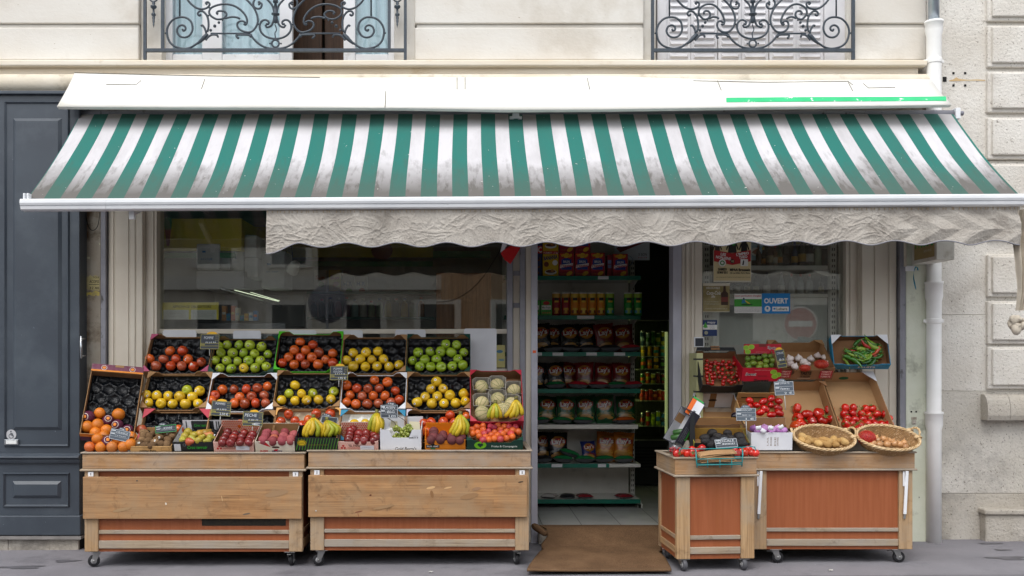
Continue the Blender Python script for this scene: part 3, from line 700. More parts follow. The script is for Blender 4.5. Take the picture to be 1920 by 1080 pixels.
STRIPE_P = L_(51.78, -.2)
def awning():
    T = thing('striped_awning', 'green and white striped shop awning, grimy at its lower edge', 'awning', P(930, 213, -.2))
    m, nt, out = newmat('striped_canvas')
    b = nd(nt, 'ShaderNodeBsdfPrincipled'); b.inputs['Roughness'].default_value = .8; b.inputs['Specular IOR Level'].default_value = .2
    tr = nd(nt, 'ShaderNodeBsdfTranslucent'); mx = nd(nt, 'ShaderNodeMixShader'); mx.inputs[0].default_value = .05
    nt.links.new(b.outputs[0], mx.inputs[1]); nt.links.new(tr.outputs[0], mx.inputs[2]); nt.links.new(mx.outputs[0], out.inputs[0])
    uv = nd(nt, 'ShaderNodeUVMap'); sx = nd(nt, 'ShaderNodeSeparateXYZ'); nt.links.new(uv.outputs[0], sx.inputs[0])
    fr = nd(nt, 'ShaderNodeMath', operation='FRACT'); nt.links.new(sx.outputs[0], fr.inputs[0])
    lt = nd(nt, 'ShaderNodeMath', operation='LESS_THAN'); nt.links.new(fr.outputs[0], lt.inputs[0]); lt.inputs[1].default_value = .515
    tc = nd(nt, 'ShaderNodeTexCoord')
    def N2(sc, st, det=6, r=.6):
        mp = nd(nt, 'ShaderNodeMapping'); mp.inputs['Scale'].default_value = st; nt.links.new(tc.outputs['Object'], mp.inputs[0]); return noi(nt, mp.outputs[0], sc, det, r)
    n1 = N2(2.2, (1, .7, .7), 8, .7); n2 = N2(22, (1, .25, .25), 5); n3 = N2(60, (1, 1, 1), 3)
    V = sx.outputs[1]
    def math_(op, a, bb):
        q = nd(nt, 'ShaderNodeMath', operation=op, use_clamp=(op == 'MULTIPLY'))
        for s, v in ((q.inputs[0], a), (q.inputs[1], bb)):
            if isinstance(v, (int, float)): s.default_value = v
            else: nt.links.new(v, s)
        return q.outputs[0]
    # dirt thickest where the canvas meets the front bar, a second faint band under the roller
    e = math_('ADD', V, math_('MULTIPLY', math_('SUBTRACT', n1, .5), .75)); e = math_('ADD', e, math_('MULTIPLY', math_('SUBTRACT', n2, .5), .8))
    d1 = ramp(nt, e, ((.54, (0, 0, 0)), (.72, (.5, .5, .5)), (.95, (.97, .97, .97))))
    t = math_('ADD', V, math_('MULTIPLY', math_('SUBTRACT', n1, .5), .25))
    d2 = ramp(nt, t, ((.0, (.5, .5, .5)), (.12, (.42, .42, .42)), (.24, (0, 0, 0))))
    d3 = ramp(nt, N2(3, (1.2, .3, .3), 7, .7), ((.45, (0, 0, 0)), (.75, (.36, .36, .36))))
    d = math_('MAXIMUM', math_('MAXIMUM', d1, d2), d3)
    # separate dirt strength for the green cloth
    wht = mixc(nt, d, lin('cecccf'), lin('66635f')); grn = mixc(nt, math_('MULTIPLY', d, .62), lin('2d736a'), lin('525a52'))
    col = mixc(nt, lt.outputs[0], wht, grn)
    sp = ramp(nt, N2(34, (1, 1, 1), 2), ((.745, (0, 0, 0)), (.76, (.8, .8, .8)))); col = mixc(nt, sp, col, lin('d8d8d2'))
    nt.links.new(col, b.inputs['Base Color']); nt.links.new(col, tr.inputs[0])
    nt.links.new(bumpn(nt, math_('ADD', n2, math_('MULTIPLY', n3, .4)), .22, .006), b.inputs['Normal'])
    nu, nv = 240, 26; vs = []; uvs = []
    xb0 = X_(150, -.2); xb1 = X_(1786, -.2)
    for j in range(nv + 1):
        v = j / nv
        for i in range(nu + 1):
            u = i / nu; x = xb0 + (xb1 - xb0) * u; px = 150 + 1636 * u
            zt = Z_(213.5, -.2); zb = Z_(378 - 9.5 * u, -1.13) + .02
            z = zt + (zb - zt) * v - .036 * sin(pi * v) + .010 * sin(u * 57 + 1) * sin(pi * v) + .005 * sin(u * 131) * v * (1 - v) * 3
            z += .006 * noise.noise(Vector((x * 3, v * 3, 0)))
            y = -.2 + (-1.13 + .2) * v
            vs.append(Vector((x + .004 * sin(v * 5 + u * 20), y, z)))
            uvs.append(((px - 176.7) / 51.78 + 40, v))
    mb = MB(); fs = [(j * (nu + 1) + i, (j + 1) * (nu + 1) + i, (j + 1) * (nu + 1) + i + 1, j * (nu + 1) + i + 1) for j in range(nv) for i in range(nu)]
    mb.add(vs, fs, m, smooth=True); o = mb.build('canopy', T)
    ul = o.data.uv_layers.new(name='UVMap')
    for l in o.data.loops: ul.data[l.index].uv = uvs[l.vertex_index]
    # roller
    mb = MB(); mb.tube([P(136, 214.5, -.17), P(1792, 214.5, -.17)], .035, GREYP, 16); mb.build('roller', T)
    for px in (137, 1791):
        mb = MB(); c = P(px, 216, -.17); s = -1 if px < 900 else 1
        mb.box((c.x - .02, c.y - .05, c.z - .04), (c.x + .02, c.y + .2, c.z + .05), WPLAS); mb.box((c.x - .035, c.y - .03, c.z - .12), (c.x + .012, c.y + .03, c.z + .0), WPLAS)
        mb.tube([c + Vector((s * .02, -.02, .01)), c + Vector((s * .055, -.02, .01))], .02, GREYP, 10); mb.build('roller_bracket', T, bevel=.004)
    # front bar: half-round aluminium, split in two lengths
    BAR = mat('white_bar_paint', 'e6e8ea', 'dcdfe2', sc=3, rough=.28, dirt='8d8880', dsc=5, dth=(.66, .78), dst=(.6, 1, 4))
    for a, b_ in ((42, 201), (201.4, 1916)):
        mb = MB(); Y = -1.14
        def rail(px): 
            t = (px - 42) / 1874; yt = 373.5 - 9.5 * t; return yt
        h = L_(22.5, Y); prof = [(.03, 0), (-.018, .002), (-.03, h * .12), (-.034, h * .34), (-.034, h * .36), (-.03, h * .40), (-.04, h * .44), (-.046, h * .62), (-.044, h * .85), (-.03, h * .97), (.0, h * 1.0), (.03, h * .98)]
        n = len(prof); pa = P(a, rail(a) + 22.5, Y); pb = P(b_, rail(b_) + 22.5, Y)
        mb.add([pa + Vector((0, y, z)) for y, z in prof] + [pb + Vector((0, y, z)) for y, z in prof], [(k, (k + 1) % n, n + (k + 1) % n, n + k)[::-1] for k in range(n)] + [tuple(range(n)), tuple(range(n, 2 * n))[::-1]], BAR)
        mb.build('front_bar', T)
    mb = MB()
    for px in (47, 54): c = P(px, 372, -1.15); mb.box((c.x - .007, c.y - .02, c.z - .03), (c.x + .007, c.y + .03, c.z + .035), WPLAS)
    c = P(45, 380, -1.15); mb.box((c.x - .01, c.y - .01, c.z - .03), (c.x + .02, c.y + .04, c.z + .02), WPLAS); mb.build('end_cap', T, bevel=.003)
    # plastic clip at the middle of the roller
    mb = MB(); c = P(967, 218, -.26); mb.tube([c + Vector((-.05, 0, -.012)), c + Vector((-.015, 0, -.012))], .014, WPLAS, 10); mb.tube([c + Vector((.015, 0, -.012)), c + Vector((.05, 0, -.012))], .014, WPLAS, 10)
    mb.box((c.x - .028, c.y - .012, c.z - .02), (c.x + .028, c.y + .02, c.z + .024), WPLAS); mb.build('clip', T, bevel=.004)
    # folding arms under the canvas
    for px, dx in ((247, 30), (1300, -30)):
        mb = MB(); a = P(px + dx * 1.6, 372, -.55); b_ = P(px, 397, -1.06)
        mb.box((-.02, 0, -.03), (.02, (b_ - a).length, .03), WPLAS, Matrix.Translation(a) @ (b_ - a).to_track_quat('Y', 'Z').to_matrix().to_4x4())
        mb.box((b_.x - .02, b_.y - .01, b_.z - .055), (b_.x + .02, b_.y + .03, b_.z + .03), WPLAS); mb.build('folding_arm', T, bevel=.005)
    # the crumpled valance
    VAL = mat('crumpled_silver_cloth', 'b6b0a7', 'a49d94', sc=5, rough=.62, dirt='827b72', dsc=3.5, dth=(.5, .72), spec=.3, bump=.8, bsc=70)
    nu, nv = 1150, 62
    def ridged(p):
        s = 0; a = 1
        for k in range(3):      # sharp creases along the borders of irregular facets
            dd = noise.voronoi(p)[0]; s += a * (math.exp(-(dd[1] - dd[0]) / .09) + .5 * dd[0] - .3); a *= .62; p = p * 1.9 + Vector((3.1, 7.7, 1.3))
        return s
    def fn(u, v):
        px = 500 + 1412 * u; t = u
        yb = 460.5 - 5.5 * t - 4.2 * cos(2 * pi * (px - 650) / 93.3)
        if px < 560: yb += (560 - px) / 60 * 13
        yt = 394.5 - 7 * t; y = yt + (yb - yt) * v
        p = P(px, y, -1.13)
        q = Vector((p.x * 9, p.z * 12.5, .3)); w = Vector((noise.noise(q * .5) * 1.5, noise.noise(q * .5 + Vector((9, 2, 1))) * 1.5, 0))
        env = min(1, v * 5) * (.75 + .25 * noise.noise(Vector((p.x * 1.2, 3, 0))))
        right = max(0, min(1, (px - 1640) / 60))
        c = ridged(q + w) * .0066
        tri = abs(((p.x * 3.2 + (p.z - 2.46) * (6 if p.z > 2.46 else -6) * .9) % 1) - .5) * .055 + abs(p.z - 2.46) * -.13
        d = (c * (1 - right * .55) + (tri - .01) * right) * env
        d += .010 * sin(2 * pi * (px - 650) / 93.3) * v
        return Vector((p.x, -1.135 - d - .012 * v, p.z))
    mb = MB(); mb.grid(fn, nu, nv, VAL); 
    EDGE = mat('grey_hem', '8a8a90', rough=.7)
    mb_val = mb
    mb = MB(); mb.tube([fn(k / 300, 1) + Vector((0, -.003, 0)) for k in range(301)], .005, EDGE, 5); mb.build('hem', T)
    vm = mb_val; ST = mat('rusty_stitch', 'a08a68', rough=.8)
    for k in range(180):
        u = k / 180 + RNG.uniform(0, .004); a = fn(u, .01); vm.box((a.x - .0015, a.y - .006, a.z - .018), (a.x + .0015, a.y - .002, a.z - .002), ST)
    vm.build('valance', T)
    # side cloth gathered into a knot at the right end
    KN = mat('pale_side_cloth', 'c6bcac', 'b7ad9d', sc=5, rough=.75, dirt='8f877b', dsc=4, dth=(.55, .75), bump=.3, bsc=60)
    mb = MB()
    def sc_(u, v):
        y = 392 + v * 190; half = 20 * (1 - v) ** 1.4 + 6; c = 1917 + 2 * sin(v * 3) + (5 if v > .8 else 0) * (v - .8) * -5
        px = c + (u - .5) * 2 * half
        p = P(px, y, -1.1); p.y += .03 * sin(u * 17 + v * 2) * (1 - v * .4) + .012 * noise.noise(Vector((u * 5, v * 6, 2))); return p
    mb.grid(sc_, 60, 40, KN)
    c = P(1908, 606, -1.1)
    for k in range(4):
        rr = random.Random(k); a0 = rr.uniform(0, 6); ax = Vector((rr.uniform(-.4, .4), rr.uniform(-1, 1), rr.uniform(-.5, .5))).normalized()
        B = ax.orthogonal().normalized(); D = ax.cross(B); pts = []
        for q in range(14): a = a0 + q / 13 * 5.2; pts.append(c + (B * cos(a) * .034 + D * sin(a) * .045) + ax * (.05 * (q / 13 - .5)))
        mb.tube(pts, [.019 + .008 * sin(q) for q in range(14)], KN, 10)
    mb.tube(crs([c, c + Vector((-.02, -.02, -.05)), c + Vector((-.012, -.015, -.082))], 4), [.03, .034, .036, .036, .034, .03, .026, .02, .01], KN, 12)
    mb.build('side_cloth', T)
awning()

def blade_sign():
    xl, xr = X_(1756, -.5), X_(1790, -.5); z0 = Z_(487, -.5)
    T = thing('projecting_sign', 'white boxed shop sign sticking out beside the downpipe', 'sign', (xl, -.1, z0)); mb = MB()
    mb.box((xl, -.5, z0), (xr, -.085, z0 + .62), mat('white_sign_case', 'dfdcd2', 'd2cec2', sc=5, rough=.5, dirt='a59c8a', dsc=5, dth=(.6, .75))); mb.build('case', T, bevel=.004)
    mb = MB(); M = Matrix.Translation((xl, -.3, z0 + .31)) @ Matrix.Rotation(-pi / 2, 4, 'Z') @ RX90
    A = Art(mb, M, .001); A.rect(-.17, -.28, .17, .28, mat('tan_sign_face', 'b09a6a', 'a38d5e', sc=4, rough=.45))
    A.text('PROXI', 0, -.112, .145, paint('2f9a48'), w=.3, bold=.03); A.text('SERVICE', .06, -.222, .02, paint('c7bda2'), w=.13); mb.build('face', T)
    mb = MB(); mb.pbox(1697, 498, 1716, 508, -.1, .025, WPLAS); mb.pbox(1695, 450, 1700, 500, -.105, .02, CREAM); mb.build('bracket', T, bevel=.003)
    t = thing('ribbon_scrap', 'faded blue plastic ribbon tied under the projecting sign', 'ribbon', P(1716, 503, -.12)); mb = MB(); RB = mat('blue_ribbon', '1f7f97', '1a6b86', sc=20, rough=.4)
    pts = [P(1717, 500, -.13), P(1714, 508, -.12), P(1713, 520, -.115), P(1715, 532, -.115), P(1717.5, 543, -.115)]
    q = crs(pts, 4); vs = []
    for k, p in enumerate(q): a = k * .25; vs += [p + Vector((-.006 * cos(a), -.004 * sin(a), 0)), p + Vector((.006 * cos(a), .004 * sin(a), 0))]
    mb.add(vs, [(2 * k, 2 * k + 1, 2 * k + 3, 2 * k + 2) for k in range(len(q) - 1)], RB)
    q = crs([P(1717, 500, -.13), P(1720, 502, -.13), P(1721, 507, -.125)], 3); vs = []
    for p in q: vs += [p + Vector((-.006, 0, 0)), p + Vector((.006, 0, 0))]
    mb.add(vs, [(2 * k, 2 * k + 1, 2 * k + 3, 2 * k + 2) for k in range(len(q) - 1)], RB); mb.build('strip', t, solid=.001)
    t = thing('door_buzzer', 'square black metal call box on the door frame', 'call box', P(1311, 642, -.05)); mb = MB()
    mb.pbox(1302, 632, 1320.5, 651, -.05, .03, WPLAS); mb.build('frame', t, bevel=.004); mb = MB(); mb.pbox(1304, 634, 1319, 649, -.056, .01, mat('dark_keypad', '2b2f38', '353a44', sc=8, rough=.35)); mb.build('keypad', t, bevel=.003)
blade_sign()
# ---------------------------------------------------------------- inside of the shop
FZ = .10
CAN_M = {}
def interior():
    TILE = None
    m, nt, out = newmat('grey_floor_tile')
    b = nd(nt, 'ShaderNodeBsdfPrincipled'); b.inputs['Roughness'].default_value = .28; nt.links.new(b.outputs[0], out.inputs[0])
    tc = nd(nt, 'ShaderNodeTexCoord'); mp = nd(nt, 'ShaderNodeMapping'); mp.inputs['Rotation'].default_value = (0, 0, radians(90)); nt.links.new(tc.outputs['Object'], mp.inputs[0])
    bk = nd(nt, 'ShaderNodeTexBrick'); nt.links.new(mp.outputs[0], bk.inputs[0]); bk.offset = 0; bk.inputs['Scale'].default_value = 1
    bk.inputs['Brick Width'].default_value = .9; bk.inputs['Row Height'].default_value = .335; bk.inputs['Mortar Size'].default_value = .004
    bk.inputs['Color1'].default_value = lin('a9aaa6'); bk.inputs['Color2'].default_value = lin('b4b4b0'); bk.inputs['Mortar'].default_value = lin('2c2b2a')
    _, v = coords(nt, (1, 1, 1), False); f = ramp(nt, noi(nt, v, 5, 6), ((.45, BW[0]), (.75, (.5, .5, .5))))
    nt.links.new(mixc(nt, f, bk.outputs[0], lin('77766f')), b.inputs['Base Color'])
    mb = MB(); mb.box((-3.4, .1005, -.02), (4.4, 4.6, FZ), m); struct(mb.build('shop_floor'))
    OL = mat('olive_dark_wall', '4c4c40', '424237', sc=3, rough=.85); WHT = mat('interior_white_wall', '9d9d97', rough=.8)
    mb = MB(); mb.box((-3.4, 4.6, FZ), (4.4, 4.7, 3.36), WHT); struct(mb.build('interior_wall'))
    mb = MB(); mb.box((-3.4, .12, FZ), (-3.3, 4.6, 3.36), WHT); struct(mb.build('interior_wall'))
    mb = MB(); mb.box((4.3, .17, FZ), (4.4, 4.6, 3.36), OL); struct(mb.build('interior_wall'))
    mb = MB(); mb.box((-3.4, .17, 3.36), (4.4, 4.7, 3.42), WHT); struct(mb.build('interior_ceiling'))
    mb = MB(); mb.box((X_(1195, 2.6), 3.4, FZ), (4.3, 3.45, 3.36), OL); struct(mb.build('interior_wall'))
    # yellow band with a green stripe along the back and left walls
    YEL = mat('yellow_wall_band', 'd8c41c', 'cbb615', sc=4, rough=.5); GRN = mat('green_wall_stripe', '17804a', rough=.5)
    T = thing('wall_frieze', 'yellow band over a green stripe running round the shop walls', 'wall band', (-1.5, 2.6, 2.2)); Yb = 2.6
    mb = MB(); mb.box((-2.6, Yb, Z_(482, Yb)), (X_(812, Yb), Yb + .05, Z_(425, Yb)), YEL); mb.box((-2.6, Yb - .3, Z_(425, Yb) + .02), (X_(812, Yb), Yb + .05, Z_(425, Yb) + .06), WHT); mb.build('yellow_band', T)
    mb = MB(); mb.box((-2.6, Yb - .01, Z_(500, Yb)), (X_(812, Yb), Yb + .04, Z_(490, Yb)), GRN); mb.box((X_(812, Yb), Yb - .02, Z_(483, Yb)), (X_(920, Yb), Yb + .04, Z_(471, Yb)), GRN); mb.build('green_stripe', T)
    mb = MB(); mb.box((-2.6, Yb + .0, FZ), (X_(1195, Yb) - .9, Yb + .049, Z_(500, Yb)), WHT); mb.build('white_panel', T)
    Ys = .42
    mb = MB(); mb.box((-2.9, Ys, Z_(470, Ys)), (X_(440, Ys), Ys + .06, Z_(410, Ys)), YEL); mb.box((X_(440, Ys), Ys, Z_(470, Ys)), (X_(440, Ys) + .06, Yb, Z_(410, Ys)), YEL); mb.build('yellow_band', T)
    mb = MB(); mb.box((-2.9, Ys - .01, Z_(483, Ys)), (X_(440, Ys), Ys + .05, Z_(474, Ys)), GRN); mb.build('green_stripe', T)
    CA = paint('9b4a2a'); LF = paint('2c7a35')
    A = MB(); art = Art(A, AM(P(315, 440, Ys - .002))); art.poly([(-.03, .06), (.03, .06), (.012, -.1), (-.012, -.1)], CA)
    for q in (-.02, 0, .02): art.ell(q, .1, .014, .06, LF, 10)
    art = Art(A, AM(P(716, 470, Yb - .002))); art.ell(0, 0, .12, .1, paint('7c2a2e'), 20); art.ell(0, .12, .05, .02, LF, 12); A.build('painted_vegetable', T)
    # brown board and flyer behind the left window
    t = thing('wooden_board', 'tall brown plywood board standing inside the left window', 'board', P(868, 640, .6)); mb = MB()
    mb.pbox(818, 512, 921, 700, .6, .03, woodmat('brown_ply', '9a6b47', '7f5436', 'ac7c56', 2)); mb.build('panel', t, bevel=.003)
    t = thing('wall_notice', 'yellow and white mandatory notice sheet behind the left window', 'notice', P(360, 600, .12)); mb = MB(); A = Art(mb, AM(P(356, 583, .12))); k = L_(1, .12)
    A.rect(-54 * k, -16 * k, 54 * k, 16 * k, paint('c8b93a')); 
    for a, b in ((-50, -2), (2, 50)): A.rect(a * k, -16 * k, b * k, 2 * k, paint('b9b9b4')); A.z -= A.dz
    A.up(); A.text('AFFICHAGE OBLIGATOIRE', 4 * k, 8 * k, 5 * k, paint('4a452a'), w=72 * k); rr = random.Random(4)
    for y in (-2, -5, -8, -11): A.scrawl(-46 * k, -8 * k, y * k, 1.5 * k, paint('6a6a68'), rr); A.scrawl(6 * k, 46 * k, y * k, 1.5 * k, paint('6a6a68'), rr)
    mb.build('sheet', t)
    # paper packs stacked on top of a cold cabinet
    PK = mat('white_plastic_wrap', 'dcdee0', 'cccfd2', sc=9, rough=.3, bump=.5, bsc=18); BL = paint('2a78b8')
    def pack(px0, py0, px1, py1, Y, d, lab, mark=True):
        t = thing('paper_pack', lab, 'pack', P((px0 + px1) / 2, py1, Y), 'wrapped paper packs inside the left window'); mb = MB(); mb.pbox(px0, py0, px1, py1, Y, d, PK)
        if mark: A = Art(mb, AM(P((px0 + px1) / 2, (py0 + py1) / 2, Y - .0161), 1)); w = L_(px1 - px0, Y); A.rect(-w * .25, w * .18, -w * .1, w * .26, BL); A.scrawl(-w * .3, w * .2, -w * .1, w * .08, BL, RNG)
        mb.build('wrapping', t, bevel=.015, seg=3)
    pack(368, 457, 412, 506, .4, .3, 'large white wrapped paper pack with a blue mark, leftmost on the cabinet'); pack(414, 461, 432, 507, .46, .3, 'narrow white paper pack behind the leftmost one'); pack(434, 470, 457, 508, .5, .3, 'small white paper pack second from the valance end')
    pack(458, 440, 481, 482, .5, .4, 'upper white carton pack under the cloth corner', False); pack(458, 483, 484, 520, .5, .4, 'lower white carton pack under the cloth corner', False); pack(490, 470, 534, 540, .7, .4, 'pale pink wrapped pack hanging behind the window')
    t = thing('cold_cabinet', 'pale cold cabinet with a lit glass shelf inside the left window', 'cabinet', P(470, 640, 1.0)); CB = mat('cabinet_grey', '8f9096', rough=.5)
    mb = MB(); mb.box((X_(368, .4), .4, FZ), (X_(535, .4), 1.6, Z_(606, .4)), CB); mb.box((X_(368, .4), .405, Z_(541, .4)), (X_(458, .4), 1.2, Z_(508, .4)), CB); mb.box((X_(368, .4), 1.4, Z_(606, .4) + .001), (X_(535, .4), 1.6, Z_(541, .4)), CB); mb.build('body', t, bevel=.006)
    mb = MB(); LAMP = mat('cabinet_lamp', 'f2ffdc', emit=.7); mb.tube([P(440, 544, .42), P(522, 565, 1.1)], .0035, LAMP, 8); mb.build('lamp_tube', t); mb = MB(); mb.tube([P(470, 548, .5), P(524, 564, 1.08)], .003, LAMP, 8); mb.build('lamp_tube', t)
    mb = MB(); mb.tube([P(414, 541, .4), P(526, 574, 1.2)], .016, mat('brushed_steel', 'c4c8cc'), 8); mb.build('rail', t)
    # coloured packets inside the cabinet
    cols = ['c88a4a', '3f8fc0', 'd06a3c', 'e0d9c8', '3c9aa8', 'd9b25a', 'b9c4cc', '4a86c2']
    for k in range(8):
        px = 416 + k * 8.4; h = RNG.uniform(10, 24) * (1.2 if k < 4 else .8); t = thing('food_packet', '%s small packet on the lit shelf of the cold cabinet' % ORD[k], 'packet', P(px, 600, 1.0), 'packets in the cold cabinet'); mb = MB()
        mb.pbox(px, 601 - h, px + 7.6, 601, .42, .06, paint(cols[k])); A = Art(mb, AM(P(px + 3.8, 601 - h / 2, .42))); w = L_(7.6, .42); A.rect(-w * .4, -w * .3, w * .4, w * .3, paint(cols[(k + 3) % 8])); mb.build('packet', t)
    # back shelf with washing powder boxes and bottles
    T = thing('wall_shelf', 'teal edged shelf unit with cleaning products at the back of the shop', 'shelf', P(670, 700, 2.3)); TE = mat('teal_shelf_edge', '1f6f66', rough=.4); Yk = 2.2
    for py in (546, 594):
        mb = MB(); mb.pbox(575, py, 815, py + 5, Yk, .02, TE); mb.box((X_(575, Yk), Yk + .02, Z_(py + 4, Yk)), (X_(815, Yk), Yk + .38, Z_(py, Yk)), WHT); mb.build('shelf_board', T)
    boxes = [(588, 506, 612, 'd8d2c8', 'c24a3a', 'Sun'), (616, 506, 639, 'd9b61f', 'b92c2c', 'Sun'), (640, 518, 664, 'dfe0dc', '2f5fa8', 'MIR'), (665, 518, 688, 'dfe0dc', '2f5fa8', 'MIR')]
    for k, (a, y0, b_, c, ct, s) in enumerate(boxes):
        t = thing('detergent_box', ['pale washing powder box at the left of the back shelf', 'yellow washing powder box with red lettering on the back shelf', 'white powder box with blue lettering beside the yellow one', 'white powder box with blue lettering, rightmost on the back shelf'][k], 'box', P((a + b_) / 2, 546, Yk), 'washing powder boxes on the back shelf')
        mb = MB(); mb.pbox(a, y0, b_, 545.8, Yk + .05, .1, paint(c)); A = Art(mb, AM(P((a + b_) / 2, y0 + 14, Yk + .05))); w = L_(b_ - a, Yk); A.text(s, 0, 0, w * .3, paint(ct), w=w * .7, bold=.03); A.ell(w * .1, -w * .55, w * .25, w * .2, paint('c8483a' if k % 2 else '5fae4a')); mb.build('carton', t, bevel=.003)
    bc = ['16606a', '16606a', '16606a', '8a2f45', '6b2d55', 'a9cfd0', 'dfe4dc', '7fa36a', '9ec4a0', 'd8c25a', '7f8f9c', 'd3b24a', '5b8f62', 'c77f3a']
    PB = [(.0, 0), (.036, 0), (.038, .01), (.038, .12), (.03, .16), (.014, .185), (.014, .2), (.018, .201), (.018, .225), (.0, .226)]
    for k, c in enumerate(bc):
        px = 588 + k * 15.5; t = thing('cleaning_bottle', '%s cleaning bottle from the left on the lower back shelf' % ORD[k], 'bottle', P(px, 594, Yk + .1), 'cleaning bottles on the back shelf'); mb = MB()
        s = .72 + .25 * RNG.random(); mb.lathe([(r * 1.0, z * s) for r, z in PB[:6]], 14, paint(c, .3), Matrix.Translation(P(px, 594, Yk + .1)), sy=.7); mb.build('body', t)
        mb = MB(); mb.lathe([(r, z * s) for r, z in PB[6:]], 12, paint(['d8d8d0', 'c23b2c', '2c4f9a'][k % 3], .3), Matrix.Translation(P(px, 594, Yk + .1))); mb.build('cap', t)
    # glass pendant lamp shade and the flag corner by the door
    t = thing('white_cup_lamp', 'white cup shaped spotlight hanging behind the left window', 'spotlight', P(551, 500, .5)); mb = MB(); M = Matrix.Translation(P(551, 502, .5)) @ Euler((radians(30), radians(35), 0)).to_matrix().to_4x4()
    mb.lathe([(.03, .06), (.045, .04), (.052, -.02), (.055, -.05), (.05, -.05), (.04, .03)], 20, mat('white_lampshade', 'e4e4e0', rough=.4), M); mb.build('shade', t); mb = MB(); mb.tube([P(549, 488, .5), P(540, 380, .6)], .004, BLACK, 6); mb.build('cord', t)
    t = thing('paper_pennant', 'red and white pennant corner hanging beside the door', 'pennant', P(955, 495, -.12)); mb = MB()
    def tri(pts, c): mb.prism([(X_(x, -.12), Z_(y, -.12)) for x, y in pts], .118, .121, c, RX90)
    tri([(939, 475), (960, 448), (975, 450), (977, 462), (967, 480), (957, 495), (946, 487)], paint('c4161c')); tri([(938, 473), (943, 452), (958, 448), (957, 461)], paint('e6e4ea')); mb.build('cloth', t)
    t = thing('thin_wire', 'black wire drooping across the left window to the pennant', 'wire', P(870, 560, .02)); mb = MB(); mb.tube(crs([P(946, 456, 0), P(925, 490, 0), P(905, 520, 0), P(880, 545, 0), P(850, 562, 0), P(818, 566, 0)], 6), .0022, BLACK, 5); mb.build('wire', t)
    t = thing('yellow_flyer', 'pale yellow flyer with blue swirls in the low window corner', 'flyer', P(939, 668, .055)); mb = MB(); A = Art(mb, AM(P(939, 668, .055))); k = L_(1, .055); A.rect(-8 * k, -21 * k, 8 * k, 21 * k, paint('d9d08a')); A.ell(-2 * k, 9 * k, 6 * k, 3 * k, paint('5b8fb0')); A.ell(1 * k, -7 * k, 6 * k, 2 * k, paint('86a8b4')); mb.build('sheet', t)
interior()

# ---------------------------------------------------------------- crisp shelf in the doorway
GY = 1.0
SHY = {0: 518, 1: 592, 2: 661, 3: 730, 4: 797, 5: 870, 6: 937}
def gondola():
    T = thing('gondola_shelf', 'white gondola shelf with green price rails in the doorway', 'shelf', (X_(1100, 1.2), 1.2, FZ))
    WS = mat('shelf_white_metal', 'd6d4cc', 'c8c6be', sc=4, rough=.45, dirt='8e8a80', dsc=4, dth=(.6, .75)); GRN = mat('green_price_rail', '0f6b58', '0c5b4a', sc=6, rough=.35); TG = paint('cfd0d2')
    x0 = X_(985, GY); x1 = X_(1201, GY)
    mb = MB(); mb.box((x0 - .2, 1.45, FZ + .06), (X_(1187, 1.2), 1.48, Z_(440, 1.45)), WS); mb.build('back_panel', T)
    mb = MB(); xu = X_(1194, 1.2); mb.box((xu - .02, 1.43, FZ), (xu + .02, 1.5, 2.75), WS)
    z = .2
    while z < 2.7: mb.box((xu - .012, 1.428, z), (xu - .004, 1.4305, z + .022), BLACK); mb.box((xu + .004, 1.428, z), (xu + .012, 1.4305, z + .022), BLACK); z += .05
    mb.box((xu - .02, GY + .02, FZ + .0), (xu + .02, 1.43, FZ + .04), WS); mb.build('upright', T)
    for k, py in SHY.items():
        z = Z_(py, GY); ext = x1 if k not in (4,) else X_(1196, GY)
        mb = MB(); mb.box((x0 - .2, GY + .012, z - .03), (ext, 1.45, z), WS)
        mb.prism([(GY + .1, z - .031), (1.43, z - .031), (1.43, z - .11)], ext - .012, ext - .008, WS, Matrix(((0, 0, 1, 0), (1, 0, 0, 0), (0, 1, 0, 0), (0, 0, 0, 1))))
        sh = mb.build('shelf_board', T, bevel=.003)
        mb = MB(); e2 = X_(1142, GY) if k == 5 else ext
        mt = WS if k == 4 else GRN
        mb.box((x0 - .2, GY - .006, z - .036), (e2, GY + .0115, z + .004), mt)
        if k == 5: mb.box((e2 + .001, GY - .004, z - .03), (ext, GY + .011, z), WS)
        A = Art(mb, AM(Vector((0, GY - .006, z - .016))))
        for a, b in {0: ((1121, 1141),), 1: ((1082, 1114),), 2: ((1000, 1016), (1036, 1056), (1099, 1119), (1151, 1172)), 5: ((1034, 1054), (1121, 1136))}.get(k, ()):
            A.rect(X_(a, GY), -.014, X_(b, GY), .016, TG); A.z -= A.dz
        mb.build('price_rail', sh, bevel=.002)
    mb = MB(); mb.box((X_(1197, GY), GY + .02, FZ), (X_(1203, GY), GY + .06, FZ + .07), WS); mb.build('foot', T)
gondola()

